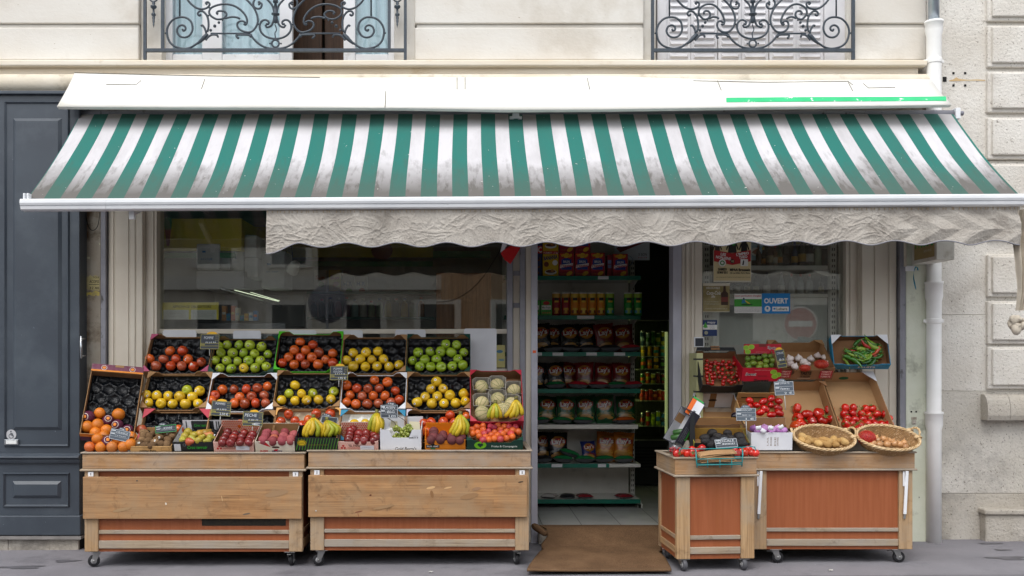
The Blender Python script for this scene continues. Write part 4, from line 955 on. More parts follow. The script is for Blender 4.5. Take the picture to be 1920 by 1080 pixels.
def sk(k): return Z_(SHY[k], GY) + .001
def product_box(px0, px1, py0, k, Y, lab, fn, name='crisp_box', cat='box', group=None, d=.07, base='8f1d2c'):
    a, b = P(px0, py0, Y), P(px1, 0, Y); z0 = sk(k); zt = a.z
    t = thing(name, lab, cat, ((a.x + b.x) / 2, Y + d / 2, z0), group); mb = MB(); mb.box((a.x, Y, z0), (b.x, Y + d, zt), paint(base, .4))
    A = Art(mb, AM(Vector(((a.x + b.x) / 2, Y, (z0 + zt) / 2)))); fn(A, b.x - a.x, zt - z0); mb.build('carton', t, bevel=.002); return t
BLUE, YELO, WHTI, REDI = paint('1c3f8f', .4), paint('d9a92a', .4), paint('e8e4e0', .4), paint('b3202c', .4)
def chipster(A, w, h):
    A.rect(-w * .49, -h * .28, w * .49, h * .49, paint('a51f28', .4)); A.poly([(-w * .36, -h * .2), (w * .36, -h * .2), (w * .33, h * .22), (0, h * .3), (-w * .33, h * .22)], BLUE)
    for x, y, r in ((-.22, .4, .3), (.05, .44, -.4), (.26, .38, .8), (0, .33, .1), (-.08, .38, 1.2), (.2, -.36, .5)): A.ell(x * w, y * h, w * (.15 if y > 0 else .22), w * (.085 if y > 0 else .13), YELO, 14, r)
    A.text('BRUN', 0, h * .13, h * .1, WHTI, w=w * .42, bold=.02); A.poly([(-w * .44, -h * .14), (w * .4, -h * .04), (w * .44, h * .07), (-w * .4, -h * .0)], WHTI)
    A.text('Chipster', 0, -h * .035, h * .11, REDI, w=w * .78, rot=.1, bold=.03); A.scrawl(-w * .4, -w * .05, -h * .38, h * .03, YELO, RNG); A.rect(-w * .45, h * .41, -w * .28, h * .46, paint('e5642a', .5))
def banania(A, w, h):
    A.rect(-w * .49, -h * .49, w * .49, h * .49, paint('d2ac1c', .4)); A.rect(-w * .49, h * .37, w * .49, h * .48, REDI); A.text('FORMAT 1,1 kg', 0, h * .42, h * .06, WHTI, w=w * .9); A.text('BANANIA', 0, h * .24, h * .15, paint('182b63', .4), w=w * .9, rot=.14, bold=.04)
    A.ell(w * .28, h * .04, w * .17, w * .17, WHTI); A.ell(0, -h * .32, w * .38, h * .1, WHTI); A.ell(0, -h * .29, w * .32, h * .06, paint('6b3b1c', .4)); A.ell(-w * .28, -h * .02, w * .16, h * .1, paint('6b2f1c', .4)); A.ell(w * .1, -h * .26, w * .1, h * .05, paint('b57a35', .4))
def bluebox(A, w, h):
    A.rect(-w * .49, h * .16, w * .49, h * .36, paint('c21d2a', .4)); A.text('NC', w * .1, h * .26, h * .15, WHTI, w=w * .7, bold=.03)
    for k in range(8): A.ell(RNG.uniform(-.35, .35) * w, RNG.uniform(-.42, .08) * h, w * .12, w * .07, paint('5b3018', .4), 10, k)
G1 = 'red crisp boxes on the top shelf'
for k, (a, b, y) in enumerate(((1048, 1076, 474), (1078, 1106, 474), (1107, 1134, 474), (1149, 1177, 476))):
    product_box(a, b, y, 0, 1.08, ['red crisp box beside the yellow cocoa box', 'red crisp box, second of the row of three', 'red crisp box at the right of the row of three', 'red crisp box standing apart before the hanging poster'][k], chipster, group=G1)
for k, (a, b) in enumerate(((1049, 1077), (1079, 1107))):
    z0 = Z_(474, 1.08) + .002; A0, B0 = X_(a, 1.08), X_(b, 1.08); t = thing('crisp_box', ['red crisp box stacked beside the upper cocoa box', 'red crisp box stacked above the second box of the row'][k], 'box', ((A0 + B0) / 2, 1.1, z0), G1)
    mb = MB(); mb.box((A0, 1.08, z0), (B0, 1.15, z0 + .21), paint('8f1d2c', .4)); chipster(Art(mb, AM(Vector(((A0 + B0) / 2, 1.08, z0 + .105)))), B0 - A0, .21); mb.build('carton', t, bevel=.002)
product_box(1018, 1047, 470, 0, 1.08, 'yellow cocoa powder box on the top shelf', banania, 'cocoa_box', 'box', base='c9a21a')
z0 = Z_(470, 1.08) + .002; t = thing('cocoa_box', 'upper yellow cocoa box stacked on the other one', 'box', (X_(1032, 1.1), 1.1, z0)); mb = MB(); a, b = X_(1018, 1.08), X_(1047, 1.08); mb.box((a, 1.08, z0), (b, 1.15, z0 + .24), paint('c9a21a')); banania(Art(mb, AM(Vector(((a + b) / 2, 1.08, z0 + .12)))), b - a, .24); mb.build('carton', t, bevel=.002)
product_box(996, 1017, 452, 0, 1.1, 'blue cereal box with a red band half hidden by the door post', bluebox, 'cereal_box', 'box', base='1a2450')
product_box(1139, 1147, 478, 0, 1.1, 'slim red packet turned sideways between crisp boxes', lambda A, w, h: (A.rect(-w * .4, h * .1, w * .4, h * .26, paint('8a9ac0')), A.rect(-w * .4, -h * .1, w * .4, h * .06, paint('7a8ab0'))), 'biscuit_box', 'box', base='8e2430', d=.15)
def minig(A, w, h): A.ell(0, h * .32, w * .3, h * .12, paint('b52a2e')); A.rect(-w * .42, -h * .1, w * .42, h * .18, WHTI); A.text('Mini Trésor' if False else 'Mini Fresh', 0, h * .04, h * .13, paint('2a5a2a'), w=w * .74); [A.ell(x * w, -h * .3, w * .09, w * .07, paint('b98a4a'), 10) for x in (-.3, -.1, .1, .3)]
product_box(1014, 1035, 563, 1, 1.06, 'small green cracker box left of the red tubes', minig, 'cracker_box', 'box', base='3f9a3c'); product_box(992, 1012.5, 563, 1, 1.06, 'small green cracker box cut by the door post', minig, 'cracker_box', 'box', base='3f9a3c')
# crisp tubes
for k, px in enumerate((1043, 1060.5, 1077.5, 1093.5, 1110, 1126.5, 1143.5, 1178, 1195.5)):
    c = ['8e1420', '8e1420', 'cf7f1e', 'cf7f1e', 'cf7f1e', 'cf7f1e', '1f8a34', '1f8a34', '1f8a34'][k]; nm = ['red', 'red', 'orange', 'orange', 'orange', 'orange', 'green', 'green', 'green'][k]; o = [0, 1, 0, 1, 2, 3, 0, 1, 2][k]
    Y = 1.07; p = P(px, 592, Y); p.z = sk(1); h = Z_(549, Y) - p.z; r = L_(8, Y)
    t = thing('crisp_tube', '%s %s crisp tube from the left on the second shelf' % (ORD[o], nm), 'tube', p, 'crisp tubes on the second shelf'); M = Matrix.Translation(p); mb = MB()
    mb.lathe([(r, 0), (r, h * .96)], 24, paint(c, .35), M)
    vs = []; n = 12
    def band(z0, z1, a0, a1, mt, o=.0006):
        vs = []
        for q in range(n + 1): a = -pi / 2 + a0 + (a1 - a0) * q / n; vs += [((r + o) * cos(a), (r + o) * sin(a), z0), ((r + o) * cos(a), (r + o) * sin(a), z1)]
        mb.add(vs, [(2 * q, 2 * q + 2, 2 * q + 3, 2 * q + 1) for q in range(n)], mt, M, True)
    band(h * .78, h * .95, -1.3, 1.3, paint(['a8262c', 'c9a83a', '8fae3a'][k // 2 if k < 2 else (1 if k < 6 else 2)] if k > 1 else 'b8903a', .4))
    band(h * .66, h * .78, -.55, .55, paint('221a18', .4)); band(h * .58, h * .65, -.5, .5, paint('d8b23a', .4), .0008)
    band(h * .1, h * .34, -.6, .6, paint(['c79a3a', 'd8b84a', '9fc46a'][0 if k < 2 else (1 if k < 6 else 2)], .4)); band(h * .12, h * .24, -.9, -.3, paint('7a2f1c' if k < 6 else '3f8fb0', .4), .0009); band(h * .12, h * .24, .3, .8, paint('7a2f1c' if k < 6 else '3f8fb0', .4), .0009)
    mb.build('tube', t); mb = MB(); mb.lathe([(r * 1.02, h * .96), (r * 1.04, h * .965), (r * 1.04, h), (r * .95, h)], 24, mat('tube_lid', 'd8d8d4', rough=.35), M); mb.build('lid', t)

# crisp packets
FOIL = {}
def foil(c):
    if c not in FOIL: FOIL[c] = mat('foil_' + c, c, rough=.24, spec=.5, bump=.5, bsc=9)
    return FOIL[c]
def bag_proto(c, c2, plain=False, txt="Lay's"):
    w, h = .185, .27; mb = MB(); nu, nv = 18, 24
    def th(x, y):
        u = min(1, abs(x) / (w / 2)); v = min(1, abs(y) / (h / 2 * .88)); return .034 * max(0, (1 - u ** 2.6)) ** .55 * max(0, 1 - v ** 4) ** .6
    def crk(x, y): return .0035 * noise.noise(Vector((x * 26, y * 18, 1))) * (1 - (2 * x / w) ** 2)
    def outline(x, y): return x * (1 - .06 * cos(y / h * pi) + .03 * (abs(y) / h * 2) ** 3)
    for sg in (1, -1):
        def fn(u, v): x = (u - .5) * w; y = (v - .5) * h; return Vector((outline(x, y), y + .006 * noise.noise(Vector((x * 20, 5, 1))) * (abs(v - .5) > .45) + .003 * sin(u * 60) * (1 if v in (0, 1) else 0), sg * (th(x, y) + .0006) + crk(x, y)))
        mb.grid(fn, nu, nv, foil(c)) if sg > 0 else mb.grid(lambda u, v: fn(1 - u, v), nu, nv, foil('5c5e62'))
    if not plain:
        def patch(pts, mt, lift):
            vs = [(x, y, th(x, y) + crk(x, y) + lift) for x, y in pts]; cx = sum(p[0] for p in pts) / len(pts); cy = sum(p[1] for p in pts) / len(pts)
            rings = []
            for s in (1, .66, .33): rings += [(cx + (x - cx) * s, cy + (y - cy) * s) for x, y in pts]
            rings.append((cx, cy)); n = len(pts); fs = []
            for r in range(2):
                for k in range(n): q = (k + 1) % n; fs.append((r * n + k, r * n + q, r * n + n + q, r * n + n + k))
            fs += [(2 * n + k, 2 * n + (k + 1) % n, 3 * n) for k in range(n)]
            mb.add([(x, y, th(x, y) + crk(x, y) + lift) for x, y in rings], fs, mt, smooth=True)
        E = lambda cx, cy, rx, ry, n=24: [(cx + rx * cos(2 * pi * k / n), cy + ry * sin(2 * pi * k / n)) for k in range(n)]
        patch([(-.078, -.105), (.078, -.105), (.08, -.045), (.05, -.025), (0, -.015), (-.05, -.025), (-.08, -.045)], foil(c2), .0012)
        patch(E(.0, -.062, .05, .018), foil('a87a2e'), .0022); patch(E(-.04, -.078, .034, .014), foil('96682a'), .003); patch(E(.042, -.082, .03, .013), foil('b58a3a'), .0036)
        patch(E(0, .046, .066, .056), foil('8a5a22'), .0015); patch(E(0, .042, .055, .042), foil('a87624'), .0018)
        patch([(-.074, .052), (-.03, .078), (.03, .082), (.076, .07), (.072, .03), (.02, .026), (-.02, .02), (-.07, .022)], foil('7c1620'), .0028)
        A = Art(mb, Matrix(), .0042); A.text(txt, 0, .051, .044, paint('c2bcb6', .5), w=.122, rot=.1, bold=.03, surf=lambda x, y: th(x, y) + crk(x, y))
        patch(E(.005, .066, .009, .006, 10), paint('e2602a', .5), .0052)
        pass
    return mb
BAGP = {}
def bag(c, c2, p, lab, lean=12, yaw=0, roll=0, s=1, flat=False, group='crisp packets on the doorway shelf'):
    key = (c, c2, flat)
    if key not in BAGP:
        o = bag_proto(c, c2, plain=flat).build('crisp_packet' if not flat else 'flat_packet'); BAGP[key] = o; first = True
    else: o = BAGP[key].copy(); C.objects.link(o)
    tag(o, lab, 'packet', group); o.location = p; o.rotation_euler = (radians(90 - lean) if not flat else radians(lean), radians(roll) if not flat else 0, radians(yaw)); o.scale = (s, s, s)
    if not flat: o.rotation_euler = Euler((radians(90 - lean), radians(((lean * 37 + yaw * 11) % 13) - 6), radians(yaw))); 
    o.location = Vector(p) + (Vector((0, 0, .13 * s * cos(radians(lean)))) if not flat else Vector((0, 0, .04 * s)))
    return o
BK, RD, GN, OR = ('17181b', '3a332c'), ('661416', '5f3c20'), ('1c5030', '6e6a34'), ('a8621c', 'b8862e')
rows = {2: [(1014, BK), (1036, BK), (1068, BK), (1099, BK), (1134, RD), (1168, RD)], 3: [(1005, BK), (1028, BK), (1042, BK), (1066, RD), (1096, RD), (1131, RD), (1165, RD)], 4: [(1012, GN), (1026, GN), (1061, GN), (1098, GN), (1134, GN), (1173, GN)], 5: [(1012, BK), (1020, BK), (1046, BK), (1136, OR), (1169, OR)]}
nm = {BK: 'black', RD: 'red', GN: 'green', OR: 'orange'}
sh = {2: 'third shelf', 3: 'fourth shelf', 4: 'white railed shelf', 5: 'shelf above the bottom one'}
for k, r in rows.items():
    for j, (px, cc) in enumerate(r):
        if px < 1013 and k != 3: continue
        Y = 1.22 + (.05 if j % 2 else 0) + (.06 if (k, px) in ((3, 1028), (3, 1066), (5, 1020)) else 0); p = P(px, 0, Y); p.z = sk(k)
        bag(*cc, p, '%s crisp packet standing upright, %s from the left on the %s' % (nm[cc], ORD[j], sh[k]), 10 + (j * 7) % 9, (j * 37 + k * 19) % 17 - 8, 0, .97 + .05 * ((j * 3 + k) % 3))
bag('1d2a63', '7a2a2a', P(1104, 0, 1.2).xy.to_3d() + Vector((0, 0, sk(5))), 'small blue crisp packet leaning on the orange ones', 24, 12, 0, .8)
flats = {2: [(1038, 'BK'), (1070, 'BK'), (1105, 'BK'), (1142, 'BK'), (1182, 'RD')], 3: [(1042, 'GN'), (1084, 'RD'), (1120, 'RD'), (1155, 'GN'), (1186, 'RD')], 4: [(1013, 'GN'), (1053, 'GN'), (1092, 'GN'), (1170, 'OR')], 5: [(1018, 'BK'), (1056, 'GN'), (1095, 'GN'), (1131, 'GN'), (1170, 'GN')]}
FC = {'BK': '1b1c20', 'RD': '9c1d28', 'GN': '1d6b3c', 'OR': 'b4521c'}; FNm = {'BK': 'black', 'RD': 'red', 'GN': 'green', 'OR': 'orange'}
for k, r in flats.items():
    for j, (px, c) in enumerate(r):
        p = P(px, 0, 1.09); p.z = sk(k); o = bag(FC[c], '000000', p, '%s packet lying flat, %s from left on the %s' % (FNm[c], ORD[j], sh[k]), 8, (j * 23) % 19 - 9 + 90 * 0, 0, .95, True, 'flat crisp packets on the doorway shelf')
        o.rotation_euler = (radians(-6), radians((j * 7) % 9 - 4), radians((j * 31) % 24 - 12)); o.scale = (1.05, .6, 1.0)
p = P(1068, 0, 1.13); p.z = sk(5) + .05; o = bag(FC['GN'], '000000', p, 'green packet lying on top of two others on the fifth shelf', 8, 0, 0, 1, True); o.rotation_euler = (radians(-5), radians(17), radians(-8)); o.scale = (1.15, .6, 1)
for j, (px, c, l) in enumerate(((1030, 'a8a4a0', 'white and red packet lying on the bottom shelf'), (1064, '1b1c20', 'crumpled black packet lying on the bottom shelf'), (1096, '7a1f28', 'dark red packet in the middle of the bottom shelf'), (1170, '7a1f28', 'dark red packet at the right end of the bottom shelf'))):
    p = P(px, 0, 1.1); p.z = sk(6) - .012; o = bag(c, '000000', p, l, 0, 0, 0, .8, True, 'packets on the bottom shelf'); o.scale = (.8, .55, .7); o.rotation_euler = (0, 0, radians(j * 13 - 20))

def hanging_poster():
    Y = 1.3; t = thing('hanging_poster', 'white chocolate bar poster hanging above the crisp shelf', 'poster', P(1185, 470, Y)); mb = MB(); A = Art(mb, AM(P(1185, 455, Y))); k = L_(1, Y)
    A.rect(-33 * k, -33 * k, 33 * k, 40 * k, paint('c9d0d6', .4)); A.poly([(-30 * k, -10 * k), (20 * k, 8 * k), (28 * k, 2 * k), (-22 * k, -18 * k)], paint('7a2328', .4)); A.poly([(-28 * k, -4 * k), (-10 * k, 2 * k), (-6 * k, -8 * k), (-24 * k, -14 * k)], paint('5a1a1e', .4)); A.text('SI BON', 20 * k, -22 * k, 5 * k, paint('6b7078'), w=16 * k); A.scrawl(12 * k, 26 * k, -28 * k, 3 * k, REDI, RNG)
    for q in range(3): A.ring(-8 * k - q * 8 * k, -34 * k, 10 * k, 1 * k, paint('7f9ab0'))
    mb.build('card', t)
hanging_poster()

# ---------------------------------------------------------------- lit drinks fridge
def fridge():
    Yf = 2.6; x0, x1 = X_(1170, Yf), X_(1259, Yf); T = thing('drinks_fridge', 'dark glass fronted drinks fridge with a lit strip down its right side', 'fridge', ((x0 + x1) / 2, Yf + .3, FZ)); BD = mat('fridge_dark_body', '2f322c', '282b26', sc=4, rough=.5); z = lambda p: Z_(p, Yf)
    mb = MB(); zt = z(582); mb.box((x0, Yf, z(600)), (x1, Yf + .6, zt), BD); mb.box((x0, Yf, FZ), (x1, Yf + .6, z(826)), BD); mb.box((x0, Yf + .55, z(826)), (x1, Yf + .6, z(600)), BD); mb.box((x0, Yf, z(826)), (x0 + .03, Yf + .55, z(600)), BD); mb.box((X_(1256, Yf), Yf, z(826)), (x1, Yf + .55, z(600)), BD)
    for q in range(7): mb.box((x0 + .04, Yf - .006, z(838 + q * 6)), (x1 - .06, Yf, z(841 + q * 6)), BLACK)
    mb.build('body', T, bevel=.006)
    mb = MB(); FL = mat('fridge_lamp', 'c9c9a6', emit=.45); FI = mat('fridge_hidden_fill', 'f2efb0', emit=15); mb.box((x0 + .035, Yf + .05, z(815)), (x0 + .05, Yf + .07, z(622)), FI); mb.box((X_(1250, Yf), Yf + .06, z(815)), (X_(1254, Yf), Yf + .1, z(622)), FL); mb.build('lamp', T)  # unseen left strip added to light the cans; right strip is the fridge's own
    tops = [648, 668, 692, 720, 752, 800]
    for py in tops: mb = MB(); mb.box((x0 + .031, Yf + .08, z(py + 1.2)), (X_(1249, Yf), Yf + .5, z(py - .3)), mat('wire_shelf', 'aab0a0', rough=.4)); mb.build('shelf', T)
    cc = [['2a4a66', '9ab0b4', '2f5f2a', '2f5f2a', 'b9b03a'], ['8a7a24', 'c9a21f', 'c98a22', '2f8f96'], ['4d8a2a', 'd8662a', 'd1a02a', '23202a'], ['2f6a2a', 'c9571f', 'b9b03a', '5a1a18', '7a1f18'], ['a8431f', 'b02a1f', 'b02a1f', '8a1f1a', 'c9662a', 'c22a1f'], ['1d241f', '8f2a1c', '8aa02a', '9ab02a', '2a6a9a']]
    for r, row in enumerate(cc):
        n = len(row); pz = tops[r]
        for k, c in enumerate(row):
            tall = r in (0, 5) ; px = 1200 + (k + .5) * 48 / n; Y = Yf + .14; p = P(px, 0, Y); p.z = z(pz) + .002; h = (.13 if r not in (0, 5) else .17) * (1 - .12 * ((k + r) % 2)); rr = .026
            t = thing('drink_can', '%s drink can from the left on the %s shelf of the lit fridge' % (ORD[k], ['top', 'second', 'third', 'fourth', 'fifth', 'bottom'][r]), 'can', p, 'drinks cans in the lit fridge'); mb = MB()
            mb.lathe([(rr * .8, 0), (rr, .008), (rr, h * .9)], 14, mat('can_' + c, c, rough=.25, spec=.6), Matrix.Translation(p)); mb.lathe([(rr * 1.01, h * .3), (rr * 1.01, h * .6)], 14, mat('can_' + row[(k + 1) % n], row[(k + 1) % n], rough=.25), Matrix.Translation(p)); mb.lathe([(rr, h * .9), (rr * .8, h), (rr * .7, h)], 14, mat('brushed_steel', 'c4c8cc'), Matrix.Translation(p)); mb.build('can', t)
    mb = MB(); mb.box((x0 + .03, Yf + .012, z(824)), (X_(1255, Yf), Yf + .016, z(602)), glassmat('fridge_glass', 'cfd8c4', 1.2, .02)); mb.build('glass_door', T)
fridge()

# ---------------------------------------------------------------- right window display
def right_window():
    WS = mat('shelf_white_metal', 'd6d4cc'); Y = .2
    T = thing('bottle_shelf', 'white metal bottle shelf with slotted uprights in the right window', 'shelf', P(1440, 720, Y))
    for px in (1324, 1561):
        mb = MB(); p = P(px, 0, Y); mb.box((p.x - .026, Y - .02, FZ), (p.x + .026, Y + .04, 2.9), WS); z = 1.2
        while z < 2.9: mb.box((p.x - .014, Y - .0225, z), (p.x - .004, Y - .019, z + .024), BLACK); mb.box((p.x + .004, Y - .0225, z), (p.x + .014, Y - .019, z + .024), BLACK); z += .048
        mb.build('upright', T)
    for py, h in ((498, 8), (551, 6)):
        mb = MB(); mb.box((X_(1330, Y), Y - .01, Z_(py + h, Y)), (X_(1552, Y), Y + .45, Z_(py, Y)), WS); 
        if py < 520: mb.prism([(X_(1520, Y), Z_(507, Y)), (X_(1555, Y), Z_(507, Y)), (X_(1555, Y), Z_(518, Y)), (X_(1545, Y), Z_(516, Y))], -Y - .01, -Y, WS, RX90)
        mb.build('shelf_board', T, bevel=.003)
    mb = MB(); mb.box((X_(1331, Y), Y + .0, .3), (X_(1551, Y), Y + .02, Z_(558, Y)), mat('white_back_panel', 'e6e5e0', 'dcdbd5', sc=2, rough=.55, dirt='98958c', dsc=3, dth=(.6, .8))); mb.build('panel', T)
    mb = MB(); mb.box((X_(1317, .9), .95, .3), (X_(1610, .9), 1.0, 2.95), mat('olive_dark_wall', '4c4c40')); mb.build('back_panel', T)
    BP = [(.0, 0), (.033, 0), (.036, .008), (.036, .16), (.03, .19), (.014, .22), (.013, .27), (.016, .272), (.016, .295), (0, .296)]
    def bottle(px, py, c, lab, cap, label=None, s=1, glassy=True, sq=1):
        Yb = Y + .1; p = P(px, py, Yb); p.z = Z_(py, Y) + .001; t = thing('spirit_bottle', lab, 'bottle', p, 'spirit bottles in the right window'); M = Matrix.Translation(p) @ Matrix.Scale(s, 4); mb = MB()
        mb.lathe(BP[:8], 16, mat('bottle_' + c, c, rough=.08, spec=.8), M, sx=sq); mb.build('body', t); mb = MB(); mb.lathe([(.0165, .255), (.0165, .297), (0, .298)], 12, paint(cap, .3), M); mb.build('cap', t)
        if label: mb = MB(); mb.lathe([(.0366, .045), (.0366, .12)], 16, paint(label, .5), M, sx=sq); mb.build('paper_label', t)
    up = [(1422, '5a3a1c', '1a1a1a', None, .7), (1431, '3a2a18', 'c9b24a', 'c9862a', .62), (1444, '4a2f1a', 'c8c4bc', 'b8a888', .85), (1453, '6b4a22', 'b32a22', 'd8d0c0', .7), (1462, '2f4a2a', '2a7a3a', 'c9862a', .75), (1474, '141a14', '1a1a1a', '2a2a22', .95), (1490, '2a3a5a', '1c2a6a', 'c99a2a', .8), (1504, '17130f', '1a1a1a', 'b08a2a', 1.0), (1518, '23262a', '1a1a1a', 'c9c9c4', 1.0), (1534, '8a9a84', '3a5a9a', None, .9)]
    for k, (px, c, cap, l, s) in enumerate(up): bottle(px, 498, c, '%s bottle from the left on the upper shelf of the right window' % ORD[k], cap, l, s * .92)
    lo = [(1362, '1d1b1a', '1a1a1a', '3a3634', .85), (1382, '202020', '1a1a1a', 'b0aea8', .85), (1401, '191a16', '1a1a1a', 'a49a80', .8), (1418, '191a16', '1a1a1a', 'a49a80', .8), (1438, '7b7f80', '1f2a44', 'c2beb8', .9), (1465, '8a8e90', '22305a', 'cfcac4', .9), (1484, '8d9494', 'a3262a', None, .85), (1501, '8d9494', 'a3262a', None, .85), (1518, '8d9494', 'a3262a', None, .85), (1540, '1c1a14', '1a1a1a', 'b0a060', .75)]
    for k, (px, c, cap, l, s) in enumerate(lo): bottle(px, 551, c, '%s bottle from the left on the lower shelf of the right window' % ORD[k], cap, l, s * .72, sq=1.25)
    # papers on the glass
    Yg = .052; k = L_(1, Yg)
    def sheet(name, lab, cx, cy, w, h, fn, cat='poster'):
        t = thing(name, lab, cat, P(cx, cy, Yg)); mb = MB(); mb.box((X_(cx, Yg) - w * k / 2, Yg, Z_(cy, Yg) - h * k / 2), (X_(cx, Yg) + w * k / 2, Yg + .002, Z_(cy, Yg) + h * k / 2), paint('dcd6c4')); A = Art(mb, AM(P(cx, cy, Yg))); fn(A); mb.build('sheet', t)
    INK = paint('1b1a1a'); RED = paint('b3262a'); CR = paint('dccb9c'); WT = paint('e8e6e2')
    def improv(A):
        A.rect(-34.5 * k, -40 * k, 34.5 * k, 42 * k, CR)
        for x, w, c in ((-28, 5, '3a352c'), (0, 8, '2a2a26'), (22, 6, '1f1d1b')):   # three standing figures in silhouette
            I = paint(c); A.ell(x * k, 38 * k, 3 * k, 3.5 * k, I); A.poly([((x - w) * k, 12 * k), ((x - w * .8) * k, 34 * k), ((x + w * .8) * k, 34 * k), ((x + w) * k, 12 * k)], I); A.poly([((x - w) * k, 30 * k), ((x - w - 4) * k, 18 * k), ((x - w - 2) * k, 17 * k), ((x - w + 2) * k, 28 * k)], I); A.poly([((x + w) * k, 30 * k), ((x + w + 4) * k, 18 * k), ((x + w + 2) * k, 17 * k), ((x + w - 2) * k, 28 * k)], I)
        A.ell(2 * k, 31 * k, 4 * k, 6 * k, paint('2f8a3a')); A.poly([(-34.5 * k, 17 * k), (0, 11 * k), (34.5 * k, 17 * k), (34.5 * k, -4 * k), (0, -11 * k), (-34.5 * k, -4 * k)], RED)
        A.text('LES', -17 * k, 9 * k, 5 * k, WT, w=10 * k, rot=-.15, bold=.04); A.text('NON-SENS', -17 * k, 2.5 * k, 5 * k, WT, w=28 * k, rot=-.15, bold=.04); A.text("L'IMPRO", 19 * k, 10 * k, 5 * k, WT, w=24 * k, rot=.15, bold=.04); A.text('THEO', 20 * k, 4 * k, 5 * k, WT, w=16 * k, rot=.15, bold=.04)
        A.ell(0, -4 * k, 4 * k, 4 * k, INK); A.text('VS', 0, -4 * k, 4 * k, CR, w=5 * k); A.ell(-19 * k, -7 * k, 7 * k, 7 * k, WT); A.ring(-19 * k, -7 * k, 4.5 * k, 2 * k, paint('3f8a3a')); A.rect(15 * k, -13 * k, 29 * k, 0, WT); A.poly([(18 * k, -11 * k), (20 * k, -2 * k), (22 * k, -3 * k), (21 * k, -11 * k)], INK)
        A.text('SAMEDI', -19 * k, -19 * k, 4.5 * k, INK, w=16 * k, bold=.04); A.text('18 MAI 2011', -19 * k, -25 * k, 4.5 * k, INK, w=20 * k, bold=.04); A.text('MPAA Broussais', 14 * k, -20 * k, 5 * k, INK, w=38 * k, bold=.04); A.text('100 rue Didot, Paris 14ème', 14 * k, -26 * k, 3.6 * k, INK, w=38 * k); A.scrawl(-30 * k, 32 * k, -34 * k, 1.6 * k, INK, RNG)
    sheet('theatre_poster', 'cream and red theatre poster with dark figures on the right window', 1373, 486, 71, 86, improv)
    def cola(A):
        A.rect(-25 * k, -26 * k, 25 * k, 22 * k, mat('faded_gold_print', 'a89a6e', '877a4c', sc=14, rough=.5)); A.text('DÉCOUVREZ', -6 * k, 18 * k, 3.6 * k, WT, w=26 * k); A.text('Coca-Cola', -5 * k, 9 * k, 7 * k, WT, w=26 * k, shear=.3, bold=.01); A.text('life', -6 * k, 2 * k, 5 * k, WT, w=7 * k, shear=.3)
        A.poly([(9 * k, -14 * k), (22 * k, -14 * k), (22 * k, 8 * k), (18 * k, 12 * k), (17.5 * k, 22 * k), (13.5 * k, 22 * k), (13 * k, 12 * k), (9 * k, 8 * k)], paint('3f2a1e')); A.rect(9 * k, -8 * k, 22 * k, 1 * k, paint('7a3a30')); A.scrawl(-22 * k, 5 * k, -8 * k, 1.6 * k, WT, RNG); A.scrawl(-22 * k, 5 * k, -12 * k, 1.6 * k, WT, RNG); A.scrawl(-20 * k, 20 * k, -21 * k, 1.4 * k, WT, RNG)
    sheet('drink_poster', 'faded gold cola poster low on the left of the right window', 1343, 558, 50, 54, cola)
    def lawn(A):
        A.rect(-25.5 * k, 8 * k, 25.5 * k, 18 * k, WT); A.rect(-25.5 * k, -6 * k, 25.5 * k, 8.2 * k, paint('3f9a36')); A.rect(-25.5 * k, -18 * k, 25.5 * k, -6.2 * k, WT); A.text("cours particuliers d'anglais", 0, 14.5 * k, 3.4 * k, RED, w=49 * k)
        A.ell(-8 * k, 9 * k, 1.6 * k, 1.8 * k, paint('2f3a4a')); A.poly([(-12 * k, 0), (-11 * k, 7 * k), (-5 * k, 7 * k), (-4 * k, 1 * k)], paint('2a7fa8')); A.poly([(-6 * k, 5 * k), (1 * k, -1 * k), (5 * k, -2 * k), (4 * k, 0), (-5 * k, 6 * k)], paint('d9b83a')); A.ell(-2 * k, -2 * k, 11 * k, 1.6 * k, paint('1f5a28'))
        for y in (-8, -10.5, -13, -15.5): A.scrawl(-24 * k, 24 * k, y * k, 1.5 * k, paint('6a6a6a'), RNG)
    sheet('lesson_flyer', 'white and green flyer for English lessons beside the blue open sign', 1402.5, 569, 51, 36, lawn, 'flyer')
    def ouvert(A):
        A.rect(-26.5 * k, -19 * k, 26.5 * k, 19 * k, paint('1b7fc4')); A.text('OUVERT', 0, 5 * k, 9.5 * k, WT, w=45 * k, bold=.035); A.ell(-16 * k, -10 * k, 5.5 * k, 5.5 * k, WT); A.ell(-16 * k, -9 * k, 2 * k, 2.4 * k, paint('1b7fc4')); A.scrawl(-20 * k, -12.5 * k, -12.5 * k, 1.2 * k, paint('1b7fc4'), RNG); A.rect(-7 * k, -14.5 * k, 24 * k, -6 * k, WT); A.text('Lebara', 11 * k, -10 * k, 5 * k, INK, w=20 * k); A.rect(-5 * k, -11.5 * k, -1 * k, -8.5 * k, paint('1b7fc4'))
    sheet('open_sign', 'blue OUVERT open sign on the right window', 1455, 569, 53, 38, ouvert, 'sign')
    def mappy(A):
        A.rect(-13.5 * k, -15 * k, 13.5 * k, 15 * k, paint('243a6a')); A.rect(-13.5 * k, -3 * k, 13.5 * k, 6 * k, WT); A.text('mappy', 3 * k, 11 * k, 4.4 * k, WT, w=15 * k); A.poly([(-13 * k, 2 * k), (-8 * k, 11 * k), (-4 * k, 1 * k), (-9 * k, 0)], paint('4fae3c')); A.ell(-7 * k, -9 * k, 3.4 * k, 3.4 * k, paint('a8a890'))
        for y in (4, 1.5, -1): A.scrawl(0, 9 * k, y * k, 1.3 * k, paint('4a5a7a'), RNG)
    sheet('blue_sticker', 'small blue and white sticker with a green arrow low on the window', 1331, 615, 27, 30, mappy, 'sticker')
